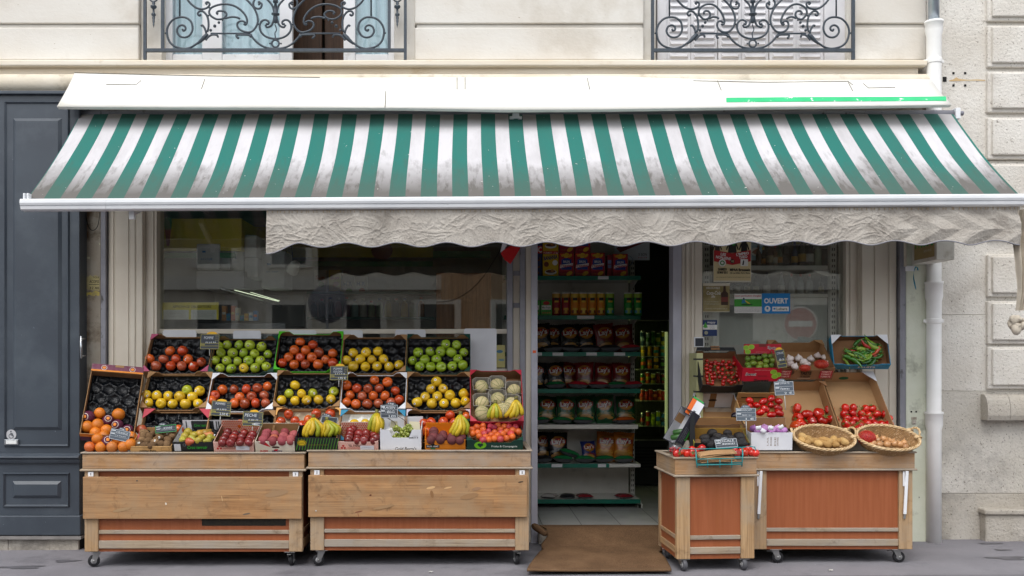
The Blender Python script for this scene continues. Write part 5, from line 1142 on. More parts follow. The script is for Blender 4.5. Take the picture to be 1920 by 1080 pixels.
    t = thing('sandwich_poster', 'pale blue poster of a sandwich high behind the right window', 'poster', P(1415, 470, .3)); mb = MB(); A = Art(mb, AM(P(1415, 470, .3))); kk = L_(1, .3)
    A.rect(-10 * kk, -18 * kk, 16 * kk, 22 * kk, paint('8fb2c4')); A.ell(2 * kk, -2 * kk, 9 * kk, 8 * kk, WT); A.poly([(-6 * kk, -3 * kk), (4 * kk, 4 * kk), (10 * kk, 1 * kk), (1 * kk, -7 * kk)], paint('a2684a')); mb.build('sheet', t)
    t = thing('yellow_card', 'bright yellow and green card above the upper bottle shelf', 'card', P(1500, 458, .4)); mb = MB(); A = Art(mb, AM(P(1500, 452, .42))); kk = L_(1, .42)
    A.rect(-14 * kk, -6 * kk, 8 * kk, 12 * kk, paint('c9b61f')); A.rect(14 * kk, -14 * kk, 52 * kk, 12 * kk, paint('a9b0a8')); A.rect(30 * kk, -8 * kk, 52 * kk, 4 * kk, paint('2f7a46')); mb.build('sheet', t)
right_window()
# ---------------------------------------------------------------- display carts
OAK = woodmat('oak_board', 'a87e55', '845f3d', 'b88f62', 0, (.55, .042), .6, '9f8566')
OAKR = woodmat('oak_rail', 'ad8760', '8c6946', 'bd976e', 0, (.8, .2), .6, 'a09282')
OAKP = woodmat('oak_post', 'b08f69', '93734d', 'bf9f77', 2, None, .6, 'a3937f')
OAKG = woodmat('greyed_oak_rail', 'a3927c', '85735d', 'b3a28b', 0, None, .65, '9d958b')
CHERRY = mat('cherry_laminate', '9f5c3a', '945331', sc=3, st=(14, 14, .7), det=8, rough=.42, dirt='985732', dsc=2, dst=(9, 9, .5), dth=(.5, .75))
STEEL = mat('caster_steel', 'a9a9a8', '8f8f8e', sc=12, rough=.35, metal=.8, dirt='6b5138', dsc=9, dth=(.6, .75))
RUB = mat('black_rubber', '232326', '1a1a1c', sc=10, rough=.6); RUBG = mat('grey_rubber', '5c5c60', '4a4a4e', sc=10, rough=.55)
HUB = mat('grey_hub', '9b9b9c', rough=.4)
def make_cart(label, pL, pR, Yf, pyt, pyb, base_px, kind, depth=.74, yaw=0, wheel_dx=(.09, .09)):
    xl, xr = X_(pL, Yf), X_(pR, Yf); cx = (xl + xr) / 2; W = xr - xl; zt = Z_(pyt, Yf); gz = zg(cx)
    T = thing('display_cart', label, 'cart', (cx, Yf, gz), 'wheeled wooden display carts')
    T.rotation_euler = (0, 0, radians(yaw))
    zt -= gz; zb = Z_(pyb, Yf) - gz; hw = W / 2; e = .018     # body is set in a little under the rim
    zr0 = zt - .125
    def B(mb, name, **k): k.setdefault('bevel', .004); return mb.build(name, T, local=True, **k)
    x0, x1 = -hw + e + .008, hw - e - .008; pw = L_(25.5, Yf)
    # rim: front, back and side boards with a moulding at top and bottom
    for nm, a, b in (('front', (-hw + .012, .012, zr0), (hw - .012, .034, zt - .012)), ('back', (-hw + .012, depth - .034, zr0), (hw - .012, depth - .012, zt - .012))): mb = MB(); mb.box(a, b, OAKR); B(mb, 'rim_board')
    SIDE = woodmat('oak_side', 'b08e66', '8d6f4e', 'bf9d74', 1, None, .6, 'a09282')
    for s in (-1, 1): mb = MB(); mb.box((s * (hw - .012), .0345, zr0), (s * (hw - .034), depth - .0345, zt - .012), SIDE); B(mb, 'rim_board')
    mb = MB(); mb.box((-hw, 0, zt - .0115), (hw, .04, zt), OAKG); mb.box((-hw, depth - .04, zt - .0115), (hw, depth, zt), OAKG)
    for s in (-1, 1): mb.box((s * hw, .0405, zt - .0115), (s * (hw - .04), depth - .0405, zt), OAKG)
    B(mb, 'top_moulding', bevel=.005)
    mb = MB(); mb.box((-hw - .003, -.004, zr0 - .016), (hw + .003, .03, zr0 - .0005), OAKG)
    for s in (-1, 1): mb.box((s * (hw + .003), .0305, zr0 - .016), (s * (hw - .03), depth, zr0 - .0005), OAKG)
    B(mb, 'lower_moulding', bevel=.006)
    mb = MB(); mb.box((-hw + .035, .035, zt - .06), (hw - .035, depth - .035, zt - .045), mat('zinc_tray', '8b8781', '77726c', sc=5, rough=.5)); B(mb, 'tray')
    # posts, panels, rails
    for sx in (-1, 1):
        for y in (e, depth - e - .05): mb = MB(); mb.box((sx * (hw - e - .008), y, zb), (sx * (hw - e - .008 - (pw if y == e else .06)), y + .05, zr0 - .0165), OAKP); B(mb, 'corner_post')
    mb = MB(); pin = e + .022; mb.box((x0 + pw + .0005, pin, zb - .003), (x1 - pw - .0005, pin + .012, zr0 - .0165), CHERRY); B(mb, 'front_panel', bevel=0)
    for s in (-1, 1): mb = MB(); mb.box((s * (hw - e - .02), e + .05, zb - .003), (s * (hw - e - .03), depth - e - .05, zr0 - .0165), CHERRY); B(mb, 'side_panel', bevel=0)
    mb = MB(); mb.box((x0 + .02, e + .05, zb + .002), (x1 - .02, depth - .06, zb + .014), BLACK); B(mb, 'floor_board', bevel=0)
    zp = lambda py: Z_(py, Yf) - gz
    for a, b in kind['rails']:
        mb = MB(); mb.box((x0 + pw + .001, e + .006, zp(b)), (x1 - pw - .001, pin - .0005, zp(a)), OAKG); B(mb, 'front_rail')
        for s in (-1, 1): mb = MB(); mb.box((s * (hw - e - .0085), e + .0505, zp(b)), (s * (hw - e - .0195), depth - e - .0505, zp(a)), SIDE); B(mb, 'side_rail')
    if 'plank' in kind:
        a, b, l, r = kind['plank']; mb = MB(); mb.box((X_(l, Yf) - cx, -.012, zp(b)), (X_(r, Yf) - cx, e - .002, zp(a)), OAK); A = Art(mb, Matrix.Translation((0, -.012, -gz)) @ RX90)
        for px, py, rx, ry, c in kind.get('marks', ()): A.ell(X_(px, Yf) - cx, Z_(py, Yf), rx, ry, mat('plank_mark_' + c, c, rough=.7), 12, .2)
        B(mb, 'drop_plank', bevel=.003)
        for s in (-1, 1): mb = MB(); x = s * (hw - e - .008 - pw * .5); mb.box((x - .02, e - .012, zp(a) + .001), (x + .02, e - .0005, zp(a) + .036), WPLAS); mb.box((x - .004, e - .016, zp(a) + .01), (x + .004, e - .012, zp(a) + .03), HUB); B(mb, 'plank_hinge', bevel=.002)
    if 'slot' in kind: l, a, r, b = kind['slot']; mb = MB(); mb.box((X_(l, Yf) - cx, pin - .003, zp(b)), (X_(r, Yf) - cx, pin + .004, zp(a)), mat('dark_vent', '1f1a12', '2c2618', sc=60, rough=.6)); B(mb, 'vent_slot', bevel=0)
    for x in kind.get('bars', ()):
        mb = MB(); xx = X_(x, Yf) - cx; mb.box((xx - .018, e - .01, zp(912)), (xx - .006, e - .0005, zp(884)), WPLAS)
        M = Matrix.Translation((xx, e - .008, zp(925))) @ Matrix.Rotation(radians(3), 4, 'Y'); mb.box((-.011, -.012, -.155), (.011, 0, .165), WPLAS, M); mb.box((-.008, -.006, -.19), (.008, -.002, -.156), STEEL, M); B(mb, 'folding_stay', bevel=.002)
    # casters
    for k, (sx, y) in enumerate(((-1, .07), (1, .07), (-1, depth - .09), (1, depth - .09))):
        x = sx * (hw - wheel_dx[0 if sx < 0 else 1]); turn = kind['turn'][k % 2] if k < 2 else RNG.uniform(0, 360); c = .0 ; hubz = .045; rub = kind.get('rub', RUB)
        Rz = Matrix.Translation((x, y, 0)) @ Matrix.Rotation(radians(turn), 4, 'Z'); off = .022
        mb = MB(); mb.box((-.045, -.04, zb - .008), (.045, .04, zb - .003), STEEL, Rz)
        for s in (-1, 1): mb.prism([(-.03, zb - .008), (.028, zb - .008), (off + .014, hubz - .012), (off - .012, hubz - .012)], s * .02 - .0015, s * .02 + .0015, STEEL, Rz @ RX90)
        if k == 1 or k == 0 and kind.get('brake'): mb.box((-.06, -.014, zb - .022), (-.02, .014, zb - .018), STEEL, Rz)
        f = mb.build('caster', T, local=True, bevel=.001)
        mb = MB(); R_ = hubz - .002; WM = Rz @ Matrix.Translation((off, 0, hubz)) @ RX90
        mb.lathe([(R_ * .5, -.0145), (R_ * .92, -.0145), (R_, -.01), (R_, .01), (R_ * .92, .0145), (R_ * .5, .0145)], 28, rub, WM); w = mb.build('wheel', f, local=True)
        mb = MB(); mb.lathe([(0, -.0165), (R_ * .52, -.0155), (R_ * .52, .0155), (0, .0165)], 20, HUB, WM); mb.lathe([(0, -.025), (.008, -.025), (.008, .025), (0, .025)], 12, STEEL, WM)
        mb.build('hub', f, local=True)
    return T
RAILS = ((995, 1002.5), (1015, 1030))
make_cart('wide display cart with a drop plank and a dark vent slot, left end', 150, 573, -.95, 848, 1035.5, 0, dict(rails=RAILS, plank=(894, 972.5, 156.5, 566), slot=(376, 974, 534, 987.5), marks=((312, 944, .006, .009, 'd9d2c4'), (417, 934, .002, .022, 'd2b384'), (463, 963, .03, .006, '6b5d4e'), (258, 901, .007, .005, '4a4540'), (345, 910, .05, .014, '9a7a58'), (520, 925, .09, .02, '9c7d5c'), (230, 955, .07, .012, 'a1835f')), turn=(-160, 85)), wheel_dx=(.1, .12))
make_cart('wide display cart with a stained drop plank beside the doorway', 574.5, 998.5, -.95, 844, 1033, 0, dict(rails=((993, 1000), (1012.5, 1026.5)), plank=(891, 969, 578.5, 988), marks=((695, 928, .009, .006, '5a2a1c'), (673, 959, .03, .005, '7a4a34'), (672, 965, .003, .016, '8a5a40'), (808, 914, .034, .009, 'cfa878'), (840, 914, .03, .006, 'cda677'), (810, 926, .012, .028, '8a6440'), (598, 928, .008, .008, '8a6444'), (880, 930, .07, .02, '977450'), (893, 916, .035, .012, '9a785a'), (593, 957, .006, .006, 'b9b4aa'), (976, 903, .02, .004, '3f342a'), (720, 950, .08, .012, '9d7c58')), turn=(-165, 100)), wheel_dx=(.1, .11))
make_cart('medium display cart with white folding stays at the right end', 1407, 1720, -.93, 847, 1031, 0, dict(rails=((991, 998), (1012, 1025)), bars=(1425, 1699), turn=(0, 0), brake=True), wheel_dx=(.2, .13))
make_cart('narrow display cart turned sideways right of the doormat', 1262.5, 1424.5, -1.15, 857.5, 1049, 0, dict(rails=((1005, 1013), (1027, 1040)), turn=(-80, -85), rub=RUBG), depth=.55, yaw=3.2, wheel_dx=(.08, .1))

def riser(pL, pR, lab, yb=-.66, yt=-.07, zt=1.56):
    # sloping boards under the tiers of crates
    x0, x1 = X_(pL, -.5), X_(pR, -.5); T = thing('crate_stand', lab, 'stand', ((x0 + x1) / 2, -.3, .8)); mb = MB()
    mb.add([(x0, yb, .80), (x1, yb, .80), (x1, yt, zt), (x0, yt, zt), (x0, yb + .02, .80), (x1, yb + .02, .80), (x1, yt + .02, zt), (x0, yt + .02, zt)], [(0, 1, 2, 3), (7, 6, 5, 4), (3, 2, 6, 7), (0, 4, 5, 1), (0, 3, 7, 4), (1, 5, 6, 2)], OAKG); mb.build('slope', T)
    mb = MB()
    for x in (x0 + .03, x1 - .06): mb.box((x, yt - .02, .79), (x + .03, yt + .01, zt - .05), OAKP)
    mb.build('leg', T)
riser(275, 860, 'sloping wooden stand holding the tiers of apple crates'); riser(1340, 1660, 'sloping wooden stand behind the tomato boxes', -.5, -.1, 1.2)

def doormat():
    m, nt, out = newmat('coir_mat')
    b = nd(nt, 'ShaderNodeBsdfPrincipled'); b.inputs['Roughness'].default_value = .95; b.inputs['Specular IOR Level'].default_value = .1; nt.links.new(b.outputs[0], out.inputs[0]); _, v = coords(nt, (1, 1, 1), False)
    col = ramp(nt, noi(nt, v, 260, 3), ((.3, lin('54432f')), (.5, lin('7b6048')), (.72, lin('9a7d60')))); big = ramp(nt, noi(nt, v, 3.2, 6, .6), ((.38, (.72, .7, .69)), (.65, (1.06, 1.04, 1.02)))); col = mixc(nt, 1, col, big, 'MULTIPLY')
    nt.links.new(col, b.inputs['Base Color']); nt.links.new(bumpn(nt, noi(nt, v, 330, 3), .9, .006), b.inputs['Normal'])
    T = thing('doormat', 'worn brown coir doormat running down from the doorway', 'doormat', P(1122, 1030, -.7)); mb = MB(); nu, nv = 60, 60
    L = [(0, 1012), (.1, 1024), (.2, 1026), (.3, 1015), (.36, 1016), (.42, 1020), (.5, 1012), (.7, 1001), (.88, 992), (1, 988)]; R_ = [(0, 1236), (.25, 1238), (.38, 1240), (.46, 1242), (.48, 1236), (.55, 1240), (.7, 1249), (.9, 1256), (1, 1259)]
    def itp(tb, t):
        for (a, x), (c, y) in zip(tb, tb[1:]):
            if t <= c: return x + (y - x) * (t - a) / (c - a)
        return tb[-1][1]
    def surf(u, v, dz=0):
        Y = .02 - 1.25 * v; h = .112 if Y > -.1 else (.112 - .095 * min(1, (-.1 - Y) / .3) ** .8 if Y < -.1 else .112)
        px = itp(L, v) + (itp(R_, v) - itp(L, v)) * u; x = X_(px, Y); ht = max(h, zg(x) + .017) + .006 * noise.noise(Vector((x * 3, Y * 4, 0))) * (1 if v > .2 else .3)
        return Vector((x, Y, ht + dz))
    mb.grid(surf, nu, nv, m); o = mb.build('coir', T, solid=.016)
    mb = MB(); pts = crs([P(1000, 982, -.12), P(1012, 990, -.2), P(1024, 999, -.26)], 5); mb.tube([p + Vector((0, 0, -.015)) for p in pts], [.02, .026, .028, .03, .03, .029, .027, .026, .025, .022, .014], m, 10); mb.build('curled_corner', T)
doormat()

# ---------------------------------------------------------------- crates
KR = mat('kraft_card', 'a07a52', '94704a', sc=8, rough=.8, bump=.1, bsc=50); KRD = mat('brown_kraft_card', '8a6443', '7d5a3b', sc=8, rough=.8, bump=.1, bsc=50); KRL = mat('pale_kraft_card', 'b08c64', 'a5825a', sc=4, rough=.8, bump=.15, bsc=70, bst=(1, .1, 1))
CW = mat('white_card', 'dfe0e4', 'd2d3d8', sc=5, rough=.7); CBK = mat('black_card', '232527', '1b1d1f', sc=6, rough=.5); CPK = mat('pink_card', 'a84a68', rough=.6); CDG = mat('dark_green_card', '0f3f33', '0c372c', sc=6, rough=.5); CLG = mat('lime_green_card', '4fb81f', rough=.5)
CRD = mat('red_card', 'b01f38', 'a31a31', sc=6, rough=.5); CYL = mat('tan_yellow_card', 'd09a52', rough=.6); CBL = mat('teal_blue_card', '14779c', '1a84a8', sc=6, rough=.55); COR = mat('orange_card', 'd9801c', rough=.55); CLV = mat('lilac_white_card', 'c6bcc6', rough=.7); PINE = woodmat('pine_crate', 'c9a06a', 'b08752', 'd6b27f', 0, None, .65)
CRATES = {}
def crate(key, lab, W, D, H, px, py, Y, tilt, roll=0, yaw=0, inn=KR, out=KR, low=.62, ends=.22, gus=None, glen=.07, gstyle='tri', art=None, backart=None, side_out=None, lid=None, name='fruit_crate', tall_back=0, group=None, sideart=None):
    Rm = Euler((0, radians(roll), 0)).to_matrix() @ Euler((0, 0, radians(yaw))).to_matrix() @ Euler((radians(tilt), 0, 0)).to_matrix()
    rim = P(px, py, Y); o = rim - Rm @ Vector((0, 0, H)); M = Matrix.Translation(o) @ Rm.to_4x4()
    T = thing(name, lab, 'crate', None, group or 'crates on the display carts', M); t = .0045; hw = W / 2
    def B(mb, nm): return mb.build(nm, T, local=True)
    mb = MB(); mb.box((-hw + t, t, 0), (hw - t, D - t, t), inn); B(mb, 'bottom')
    hl = H * low; en = W * ends
    prof = lambda Hh, hl: [(-hw, 0), (hw, 0), (hw, Hh), (hw - en * .72, Hh), (hw - en, hl), (-hw + en, hl), (-hw + en * .72, Hh), (-hw, Hh)]
    def panel(nm, y0, y1, inner_first, Hh, hl, A):
        mb = MB(); p = prof(Hh, hl)
        mb.prism(p, -y1, -y0, out, RX90)
        q = [(x * .996, z) for x, z in p]
        s = MB() if False else mb
        yi = y1 + .0006 if inner_first else y0 - .0006
        z_off = -yi
        vs = [(x, z, z_off) for x, z in (q if not inner_first else q[::-1])]
        mb.add(vs, [tuple(range(8))], inn, RX90)
        if A: A(mb)
        return B(mb, nm)
    panel('front_panel', 0, t, True, H, hl, (lambda mb: art(Art(mb, Matrix.Translation((0, 0, H * .5)) @ RX90, .0006), W, H)) if art else None)
    Hb = H + tall_back
    panel('back_panel', D - t, D, False, Hb, Hb * (low if not tall_back else .99), (lambda mb: backart(Art(mb, Matrix.Translation((0, D - t - .0006, Hb * .5)) @ RX90, .0006), W, Hb)) if backart else None)
    for s in (-1, 1):
        mb = MB(); mb.box((s * hw, t + .0005, 0), (s * (hw - t), D - t - .0005, H * .97), side_out or out); xi = s * (hw - t - .0006); a, b, c, d = (xi, t + .001, .001), (xi, D - t - .001, .001), (xi, D - t - .001, H * .965), (xi, t + .001, H * .965)
        mb.add([a, b, c, d], [(0, 1, 2, 3) if s < 0 else (3, 2, 1, 0)], inn)
        if sideart and s > 0: sideart(Art(mb, Matrix.Translation((hw, D / 2, H / 2)) @ Matrix.Rotation(pi / 2, 4, 'Z') @ RX90, .0006), D, H)
        B(mb, 'side_panel')
    if gus:
        g = glen
        for sx in (-1, 1):
            for sy in (0, 1):
                if gstyle == 'top' and sy == 0: continue
                yb = D if sy else 0; dy = -1 if sy else 1; mb = MB()
                if gstyle == 'round':
                    pts = [(sx * hw, yb), (sx * (hw - g), yb)] + [(sx * (hw - g + .75 * g * sin(q * pi / 16)), yb + dy * (.22 * g + .78 * g * (1 - cos(q * pi / 16)) * 1.0)) for q in range(9)] + [(sx * (hw - .22 * g), yb + dy * g * 1.5), (sx * hw, yb + dy * g * 1.5)]
                else: pts = [(sx * hw, yb), (sx * (hw - g), yb), (sx * (hw - g * .82), yb + dy * g * .2), (sx * (hw - g * .12), yb + dy * g * .95), (sx * hw, yb + dy * g * 1.05)]
                mb.prism(pts, H + .0005, H + .0045, gus); B(mb, 'corner_gusset')
    if lid:
        mb = MB(); lid(mb, W, D, H); B(mb, 'lid_flap')
    n = Rm @ Vector((0, 0, 1)); CRATES[key] = (T, M, n, W, D, H); return T
def plane(key, z): T, M, n, W, D, H = CRATES[key]; return M @ Vector((0, 0, z)), n

# moulded black or white trays with a cup for every fruit
TRB = mat('black_tray_plastic', '0b0c0e', '111216', sc=20, rough=.28, spec=.35, bump=.7, bsc=24); TRW = mat('white_tray', 'dedfdb', rough=.55); TRG = mat('beige_tray', 'b6a890', 'aa9c84', sc=9, rough=.8); TRS = mat('shiny_black_tray', '07090c', '0b0e13', sc=20, rough=.09, spec=.36, bump=1.0, bsc=36)
def tray(key, lab, mt=TRB, pitch=.092, z=.03, cup=.03, dents=False):
    T, M, n, W, D, H = CRATES[key]; w, d = W - .016, D - .016; nu, nv = int(w / .0085), int(d / .0085)
    def fn(u, v):
        x = -w / 2 + u * w; y = .008 + v * d; best = 9; row = y / (pitch * .866); 
        for r in (math.floor(row), math.floor(row) + 1):
            yy = r * pitch * .866; off = (r % 2) * pitch / 2; k = round((x - off) / pitch); xx = k * pitch + off; best = min(best, math.hypot(x - xx, y - yy))
        q = max(0, 1 - (best / (pitch * .5)) ** 2); zz = z + .012 - cup * q ** .6 + .004 * noise.noise(Vector((x * 40, y * 40, W * 7)))
        if u in (0, 1) or v in (0, 1): zz = z + .02
        return Vector((x, y, zz))
    o = bpy.data.objects.new('fruit_tray', None); mb = MB(); mb.grid(fn, nu, nv, mt); o = mb.build('fruit_tray'); o.matrix_world = M; tag(o, lab, 'tray', 'moulded fruit trays in the crates')

# ---------------------------------------------------------------- fruit
def lathe_mesh(name, prof, mt, n=24, extra=None, sx=1, sy=1, deform=None):
    mb = MB(); mb.lathe(prof, n, mt, sx=sx, sy=sy)
    if deform: mb.v = [deform(v) for v in mb.v]
    if extra: extra(mb)
    o = mb.build(name); me = o.data; bpy.data.objects.remove(o); return me
def apple_prof(n=14, squash=.93, dim=.24):
    out = []
    for k in range(n + 1):
        a = pi * k / n; r = sin(a) ** .9 if 0 < k < n else 0; z = -cos(a) * squash
        z += -dim * math.exp(-(r / .3) ** 2) * (1 if z > 0 else -.6); r *= 1 + .06 * cos(a) * -1 * (1 if True else 0); out.append((max(r, 0), z))
    return out
STEMM = mat('brown_stem', '4a3520', '2f2114', sc=30, rough=.8); CALM = mat('dry_calyx', '3a2c1a', rough=.9); GCAL = mat('green_calyx', '5d7a35', '6f6a34', sc=30, rough=.7)
def stem(mb): mb.tube([(0, 0, .6), (.02, .01, .82), (.07, .02, 1.02)], [.035, .03, .045], STEMM, 6); mb.lathe([(.0, -.80), (.1, -.78), (.09, -.72), (0, -.7)], 8, CALM)
APM = skin('apple_skin', .22, 'c8782c', .45, sst=(6, 6, .7), coat=.4); YAM = skin('yellow_apple_skin', .24, 'd8b83a', .35, coat=.2, speck='a07a2a'); GAM = skin('green_apple_skin', .22, 'b9c24a', .35, coat=.4)
def lumpy(a=.04, f=1.6): return lambda v: v * (1 + a * noise.noise(v * f + Vector((3, 1, 7))))
ME = {}
ME['red apple'] = lathe_mesh('apple', apple_prof(), APM, 26, stem, deform=lumpy()); ME['yellow apple'] = lathe_mesh('apple', apple_prof(squash=.98), YAM, 26, stem, deform=lumpy()); ME['green apple'] = lathe_mesh('apple', apple_prof(squash=.92), GAM, 26, stem, deform=lumpy())
def sph(n=14, sq=1.0, pinch=.0): return [(sin(pi * k / n) * (1 + pinch * cos(pi * k / n)), -cos(pi * k / n) * sq) for k in range(n + 1)]
ORM = skin('orange_peel', .38, None, bump=.5, bsc=110, speck='b8701a'); ME['orange'] = lathe_mesh('orange', sph(14, .96), ORM, 26, lambda mb: mb.lathe([(0, .95), (.06, .955), (.05, .975), (0, .98)], 8, GCAL), deform=lumpy(.03))
PLB = mat('purple_wrap_paper', '6a2140', '55183a', sc=7, rough=.4, bump=1.0, bsc=14); WWO = paint('d8822a'); WWH = paint('e2d6cc')
def wrapdeco(mb):
    A = Art(mb, Matrix.Translation((0, 0, 0)) @ Matrix(), .001)
    def cap(r0, r1, mt, lift):
        vs = []; n = 22
        for k in range(n): a = 2 * pi * k / n; vs += [(sin(r0) * cos(a) * lift, sin(r0) * sin(a) * lift, cos(r0) * lift), (sin(r1) * cos(a) * lift, sin(r1) * sin(a) * lift, cos(r1) * lift)]
        mb.add(vs, [(2 * k, 2 * k + 1, 2 * ((k + 1) % n) + 1, 2 * ((k + 1) % n)) for k in range(n)], mt, smooth=True)
    cap(.52, .6, WWH, 1.035); cap(.0, .28, WWO, 1.04)
ME['wrapped orange'] = lathe_mesh('orange', sph(14, .97), PLB, 26, wrapdeco, deform=None)
PCM = skin('peach_skin', .75, '8a4a3a', .25); NEM = skin('nectarine_skin', .25, 'a8502c', .2, coat=.15); APR = skin('apricot_skin', .5, 'b8442a', .3)
def cleft(v):
    a = math.atan2(v.y, v.x); r = 1 - .07 * math.exp(-(a / .22) ** 2); return Vector((v.x * r, v.y * r, v.z))
for nm_, m_ in (('peach', PCM), ('nectarine', NEM), ('apricot', APR)): ME[nm_] = lathe_mesh(nm_, apple_prof(14, .95, .12), m_, 24, None, deform=cleft)
KWM = skin('kiwi_fuzz', .9, None, bump=.6, bsc=160); ME['kiwi'] = lathe_mesh('kiwi', [(r * .84, z * 1.15) for r, z in sph(12)], KWM, 20, lambda mb: mb.lathe([(0, 1.13), (.12, 1.14), (.08, 1.2), (0, 1.19)], 8, CALM))
PRM = skin('pear_skin', .45, 'b9742c', .3, speck='7a6a2a'); ME['pear'] = lathe_mesh('pear', [(0, -.86), (.3, -.92), (.66, -.82), (.9, -.5), (.97, -.15), (.86, .25), (.6, .65), (.42, 1.0), (.32, 1.28), (.16, 1.42), (0, 1.42)], PRM, 22, lambda mb: mb.tube([(0, 0, 1.38), (.05, .02, 1.6), (.12, .05, 1.8)], [.05, .04, .05], STEMM, 6), deform=lumpy(.06))
TOM = skin('tomato_skin', .14, None, coat=.4)
def calyx(mb):
    for k in range(5):
        a = 2 * pi * k / 5; d = Vector((cos(a), sin(a), 0)); p = Vector((-sin(a), cos(a), 0)); c = Vector((0, 0, .86))
        mb.add([c - p * .07, c + d * .3 - p * .09 + Vector((0, 0, .06)), c + d * .62 + Vector((0, 0, .12)), c + d * .3 + p * .09 + Vector((0, 0, .06)), c + p * .07], [(0, 1, 2, 3, 4)], GCAL)
    mb.tube([(0, 0, .8), (.02, .02, 1.05), (.1, .04, 1.2)], .05, GCAL, 6)
def ribbed(v): a = math.atan2(v.y, v.x); rr = math.hypot(v.x, v.y); k = 1 + .06 * cos(a * 6 + 1.3 * sin(a)) * min(1, rr * 1.3); return Vector((v.x * k, v.y * k, v.z))
ME['tomato'] = lathe_mesh('tomato', apple_prof(14, .86, .14), TOM, 28, calyx); ME['beef tomato'] = lathe_mesh('tomato', apple_prof(14, .78, .2), TOM, 48, calyx, deform=ribbed)
ME['plum tomato'] = lathe_mesh('tomato', [(r * .8, z * 1.15) for r, z in sph(14)], TOM, 22, None, deform=lumpy(.04)); ME['cherry tomato'] = lathe_mesh('tomato', [(r * .9, z * 1.02) for r, z in sph(10)], TOM, 16, calyx)
LIM = skin('lime_peel', .35, 'a3a63a', .3, bump=.3, bsc=110); ME['lime'] = lathe_mesh('lime', [(r * .92, z * 1.04 + (.1 if k == 12 else (-.06 if k == 0 else 0))) for k, (r, z) in enumerate(sph(12))], LIM, 20)
AVM = skin('avocado_skin', .5, None, bump=1.0, bsc=90); ME['avocado'] = lathe_mesh('avocado', [(0, -.95), (.4, -.9), (.75, -.62), (.88, -.2), (.8, .25), (.58, .7), (.36, 1.0), (.15, 1.15), (0, 1.17)], AVM, 22, deform=lumpy(.05))
POM = skin('potato_skin', .75, None, bump=.25, bsc=40, speck='7a5c34'); ME['potato'] = lathe_mesh('potato', [(r * .78, z * 1.12) for r, z in sph(12)], POM, 20, deform=lumpy(.16, 1.3))
ONM = skin('onion_skin', .35, 'd9b27c', .5, sst=(8, 8, .5), coat=.2); ME['onion'] = lathe_mesh('onion', [(0, -.9), (.3, -.88), (.75, -.6), (.98, -.1), (.9, .35), (.55, .7), (.22, .88), (.12, 1.1), (.14, 1.3), (0, 1.3)], ONM, 20, deform=lumpy(.05))
GLM = skin('garlic_skin', .6, 'b58aa0', .2, sst=(9, 9, .6)); 
def cloves(v): a = math.atan2(v.y, v.x); rr = math.hypot(v.x, v.y); k = 1 + .06 * abs(sin(a * 4.5)) - .03; return Vector((v.x * k, v.y * k, v.z))
ME['garlic'] = lathe_mesh('garlic', [(0, -.7), (.35, -.72), (.85, -.5), (1.02, -.05), (.85, .35), (.45, .66), (.24, .86), (.16, 1.02), (.12, 1.12), (0, 1.14)], GLM, 36, deform=cloves); ME['pink garlic'] = ME['garlic']
MEM = skin('melon_rind', .7, None, bump=.9, bsc=55, speck='cfc7a0')
def melon_ex(mb):
    R_ = paint('6f7f4a', .7)
    for k in range(10):
        a = 2 * pi * k / 10; mb.tube([(sin(q) * cos(a) * .998, sin(q) * sin(a) * .998, -cos(q) * .95) for q in (pi * (.06 + .88 * j / 12) for j in range(13))], .028, R_, 6)
ME['melon'] = lathe_mesh('melon', [(r, z * .95) for r, z in sph(14)], MEM, 40, melon_ex)
CUM = skin('cucumber_skin', .35, None, bump=.3, bsc=50); ME['cucumber'] = lathe_mesh('cucumber', [(0, -2.6), (.6, -2.5), (.95, -2.1), (1, 0), (.95, 2.1), (.6, 2.5), (0, 2.6)], CUM, 16)
GRM = skin('grape_skin', .2, None, coat=.3); ME['grape'] = lathe_mesh('grape', [(r * .92, z * 1.08) for r, z in sph(8)], GRM, 12)
EGM = skin('aubergine_skin', .12, None, coat=.5); ME['aubergine'] = lathe_mesh('aubergine', [(0, -1.6), (.6, -1.5), (1, -.9), (.95, 0), (.7, 1), (.5, 1.6), (0, 1.7)], EGM, 20, lambda mb: mb.lathe([(.55, 1.4), (.5, 1.75), (.2, 1.8), (.15, 2.2), (0, 2.2)], 8, paint('6b5a3a')))
# little oval price stickers
STK = []
for c1, c2 in (('e6e2d4', '8a8f9a'), ('1f1d1a', 'd8d2c0')):
    mb = MB(); n = 14
    for q, (rr, mt, z) in enumerate(((.26, paint(c1), 0), (.14, paint(c2), .012))): mb.add([(rr * cos(2 * pi * k / n), rr * .82 * sin(2 * pi * k / n), z - .12 * rr * rr) for k in range(n)] + [(0, 0, z)], [(k, (k + 1) % n, n) for k in range(n)], mt)
    o = mb.build('sticker'); STK.append(o.data); bpy.data.objects.remove(o)
COL = {'o': 'd2541c', 'r': 'b81c14', 'd': '86121c', 'p': 'a5453c', 'y': 'dcb71c', 'g': '9cb226', 'l': '83a51c', 'b': 'c9a41e'}
def row_names(ys):
    n = len(ys)
    if n == 1: return ['only']
    nm_ = {2: ['bottom', 'top'], 3: ['bottom', 'middle', 'top']}
    return nm_.get(n, ['bottom'] + ORD[1:n - 1] + ['top'])
from mathutils.bvhtree import BVHTree
_bvh = {}
def surf_hit(k, d):
    if k not in _bvh: _bvh[k] = BVHTree.FromPolygons([v.co.copy() for v in ME[k].vertices], [tuple(p.vertices) for p in ME[k].polygons])
    h = _bvh[k].ray_cast(d * 3, -d)[0]
    return (h if h is not None else d) + d * .03
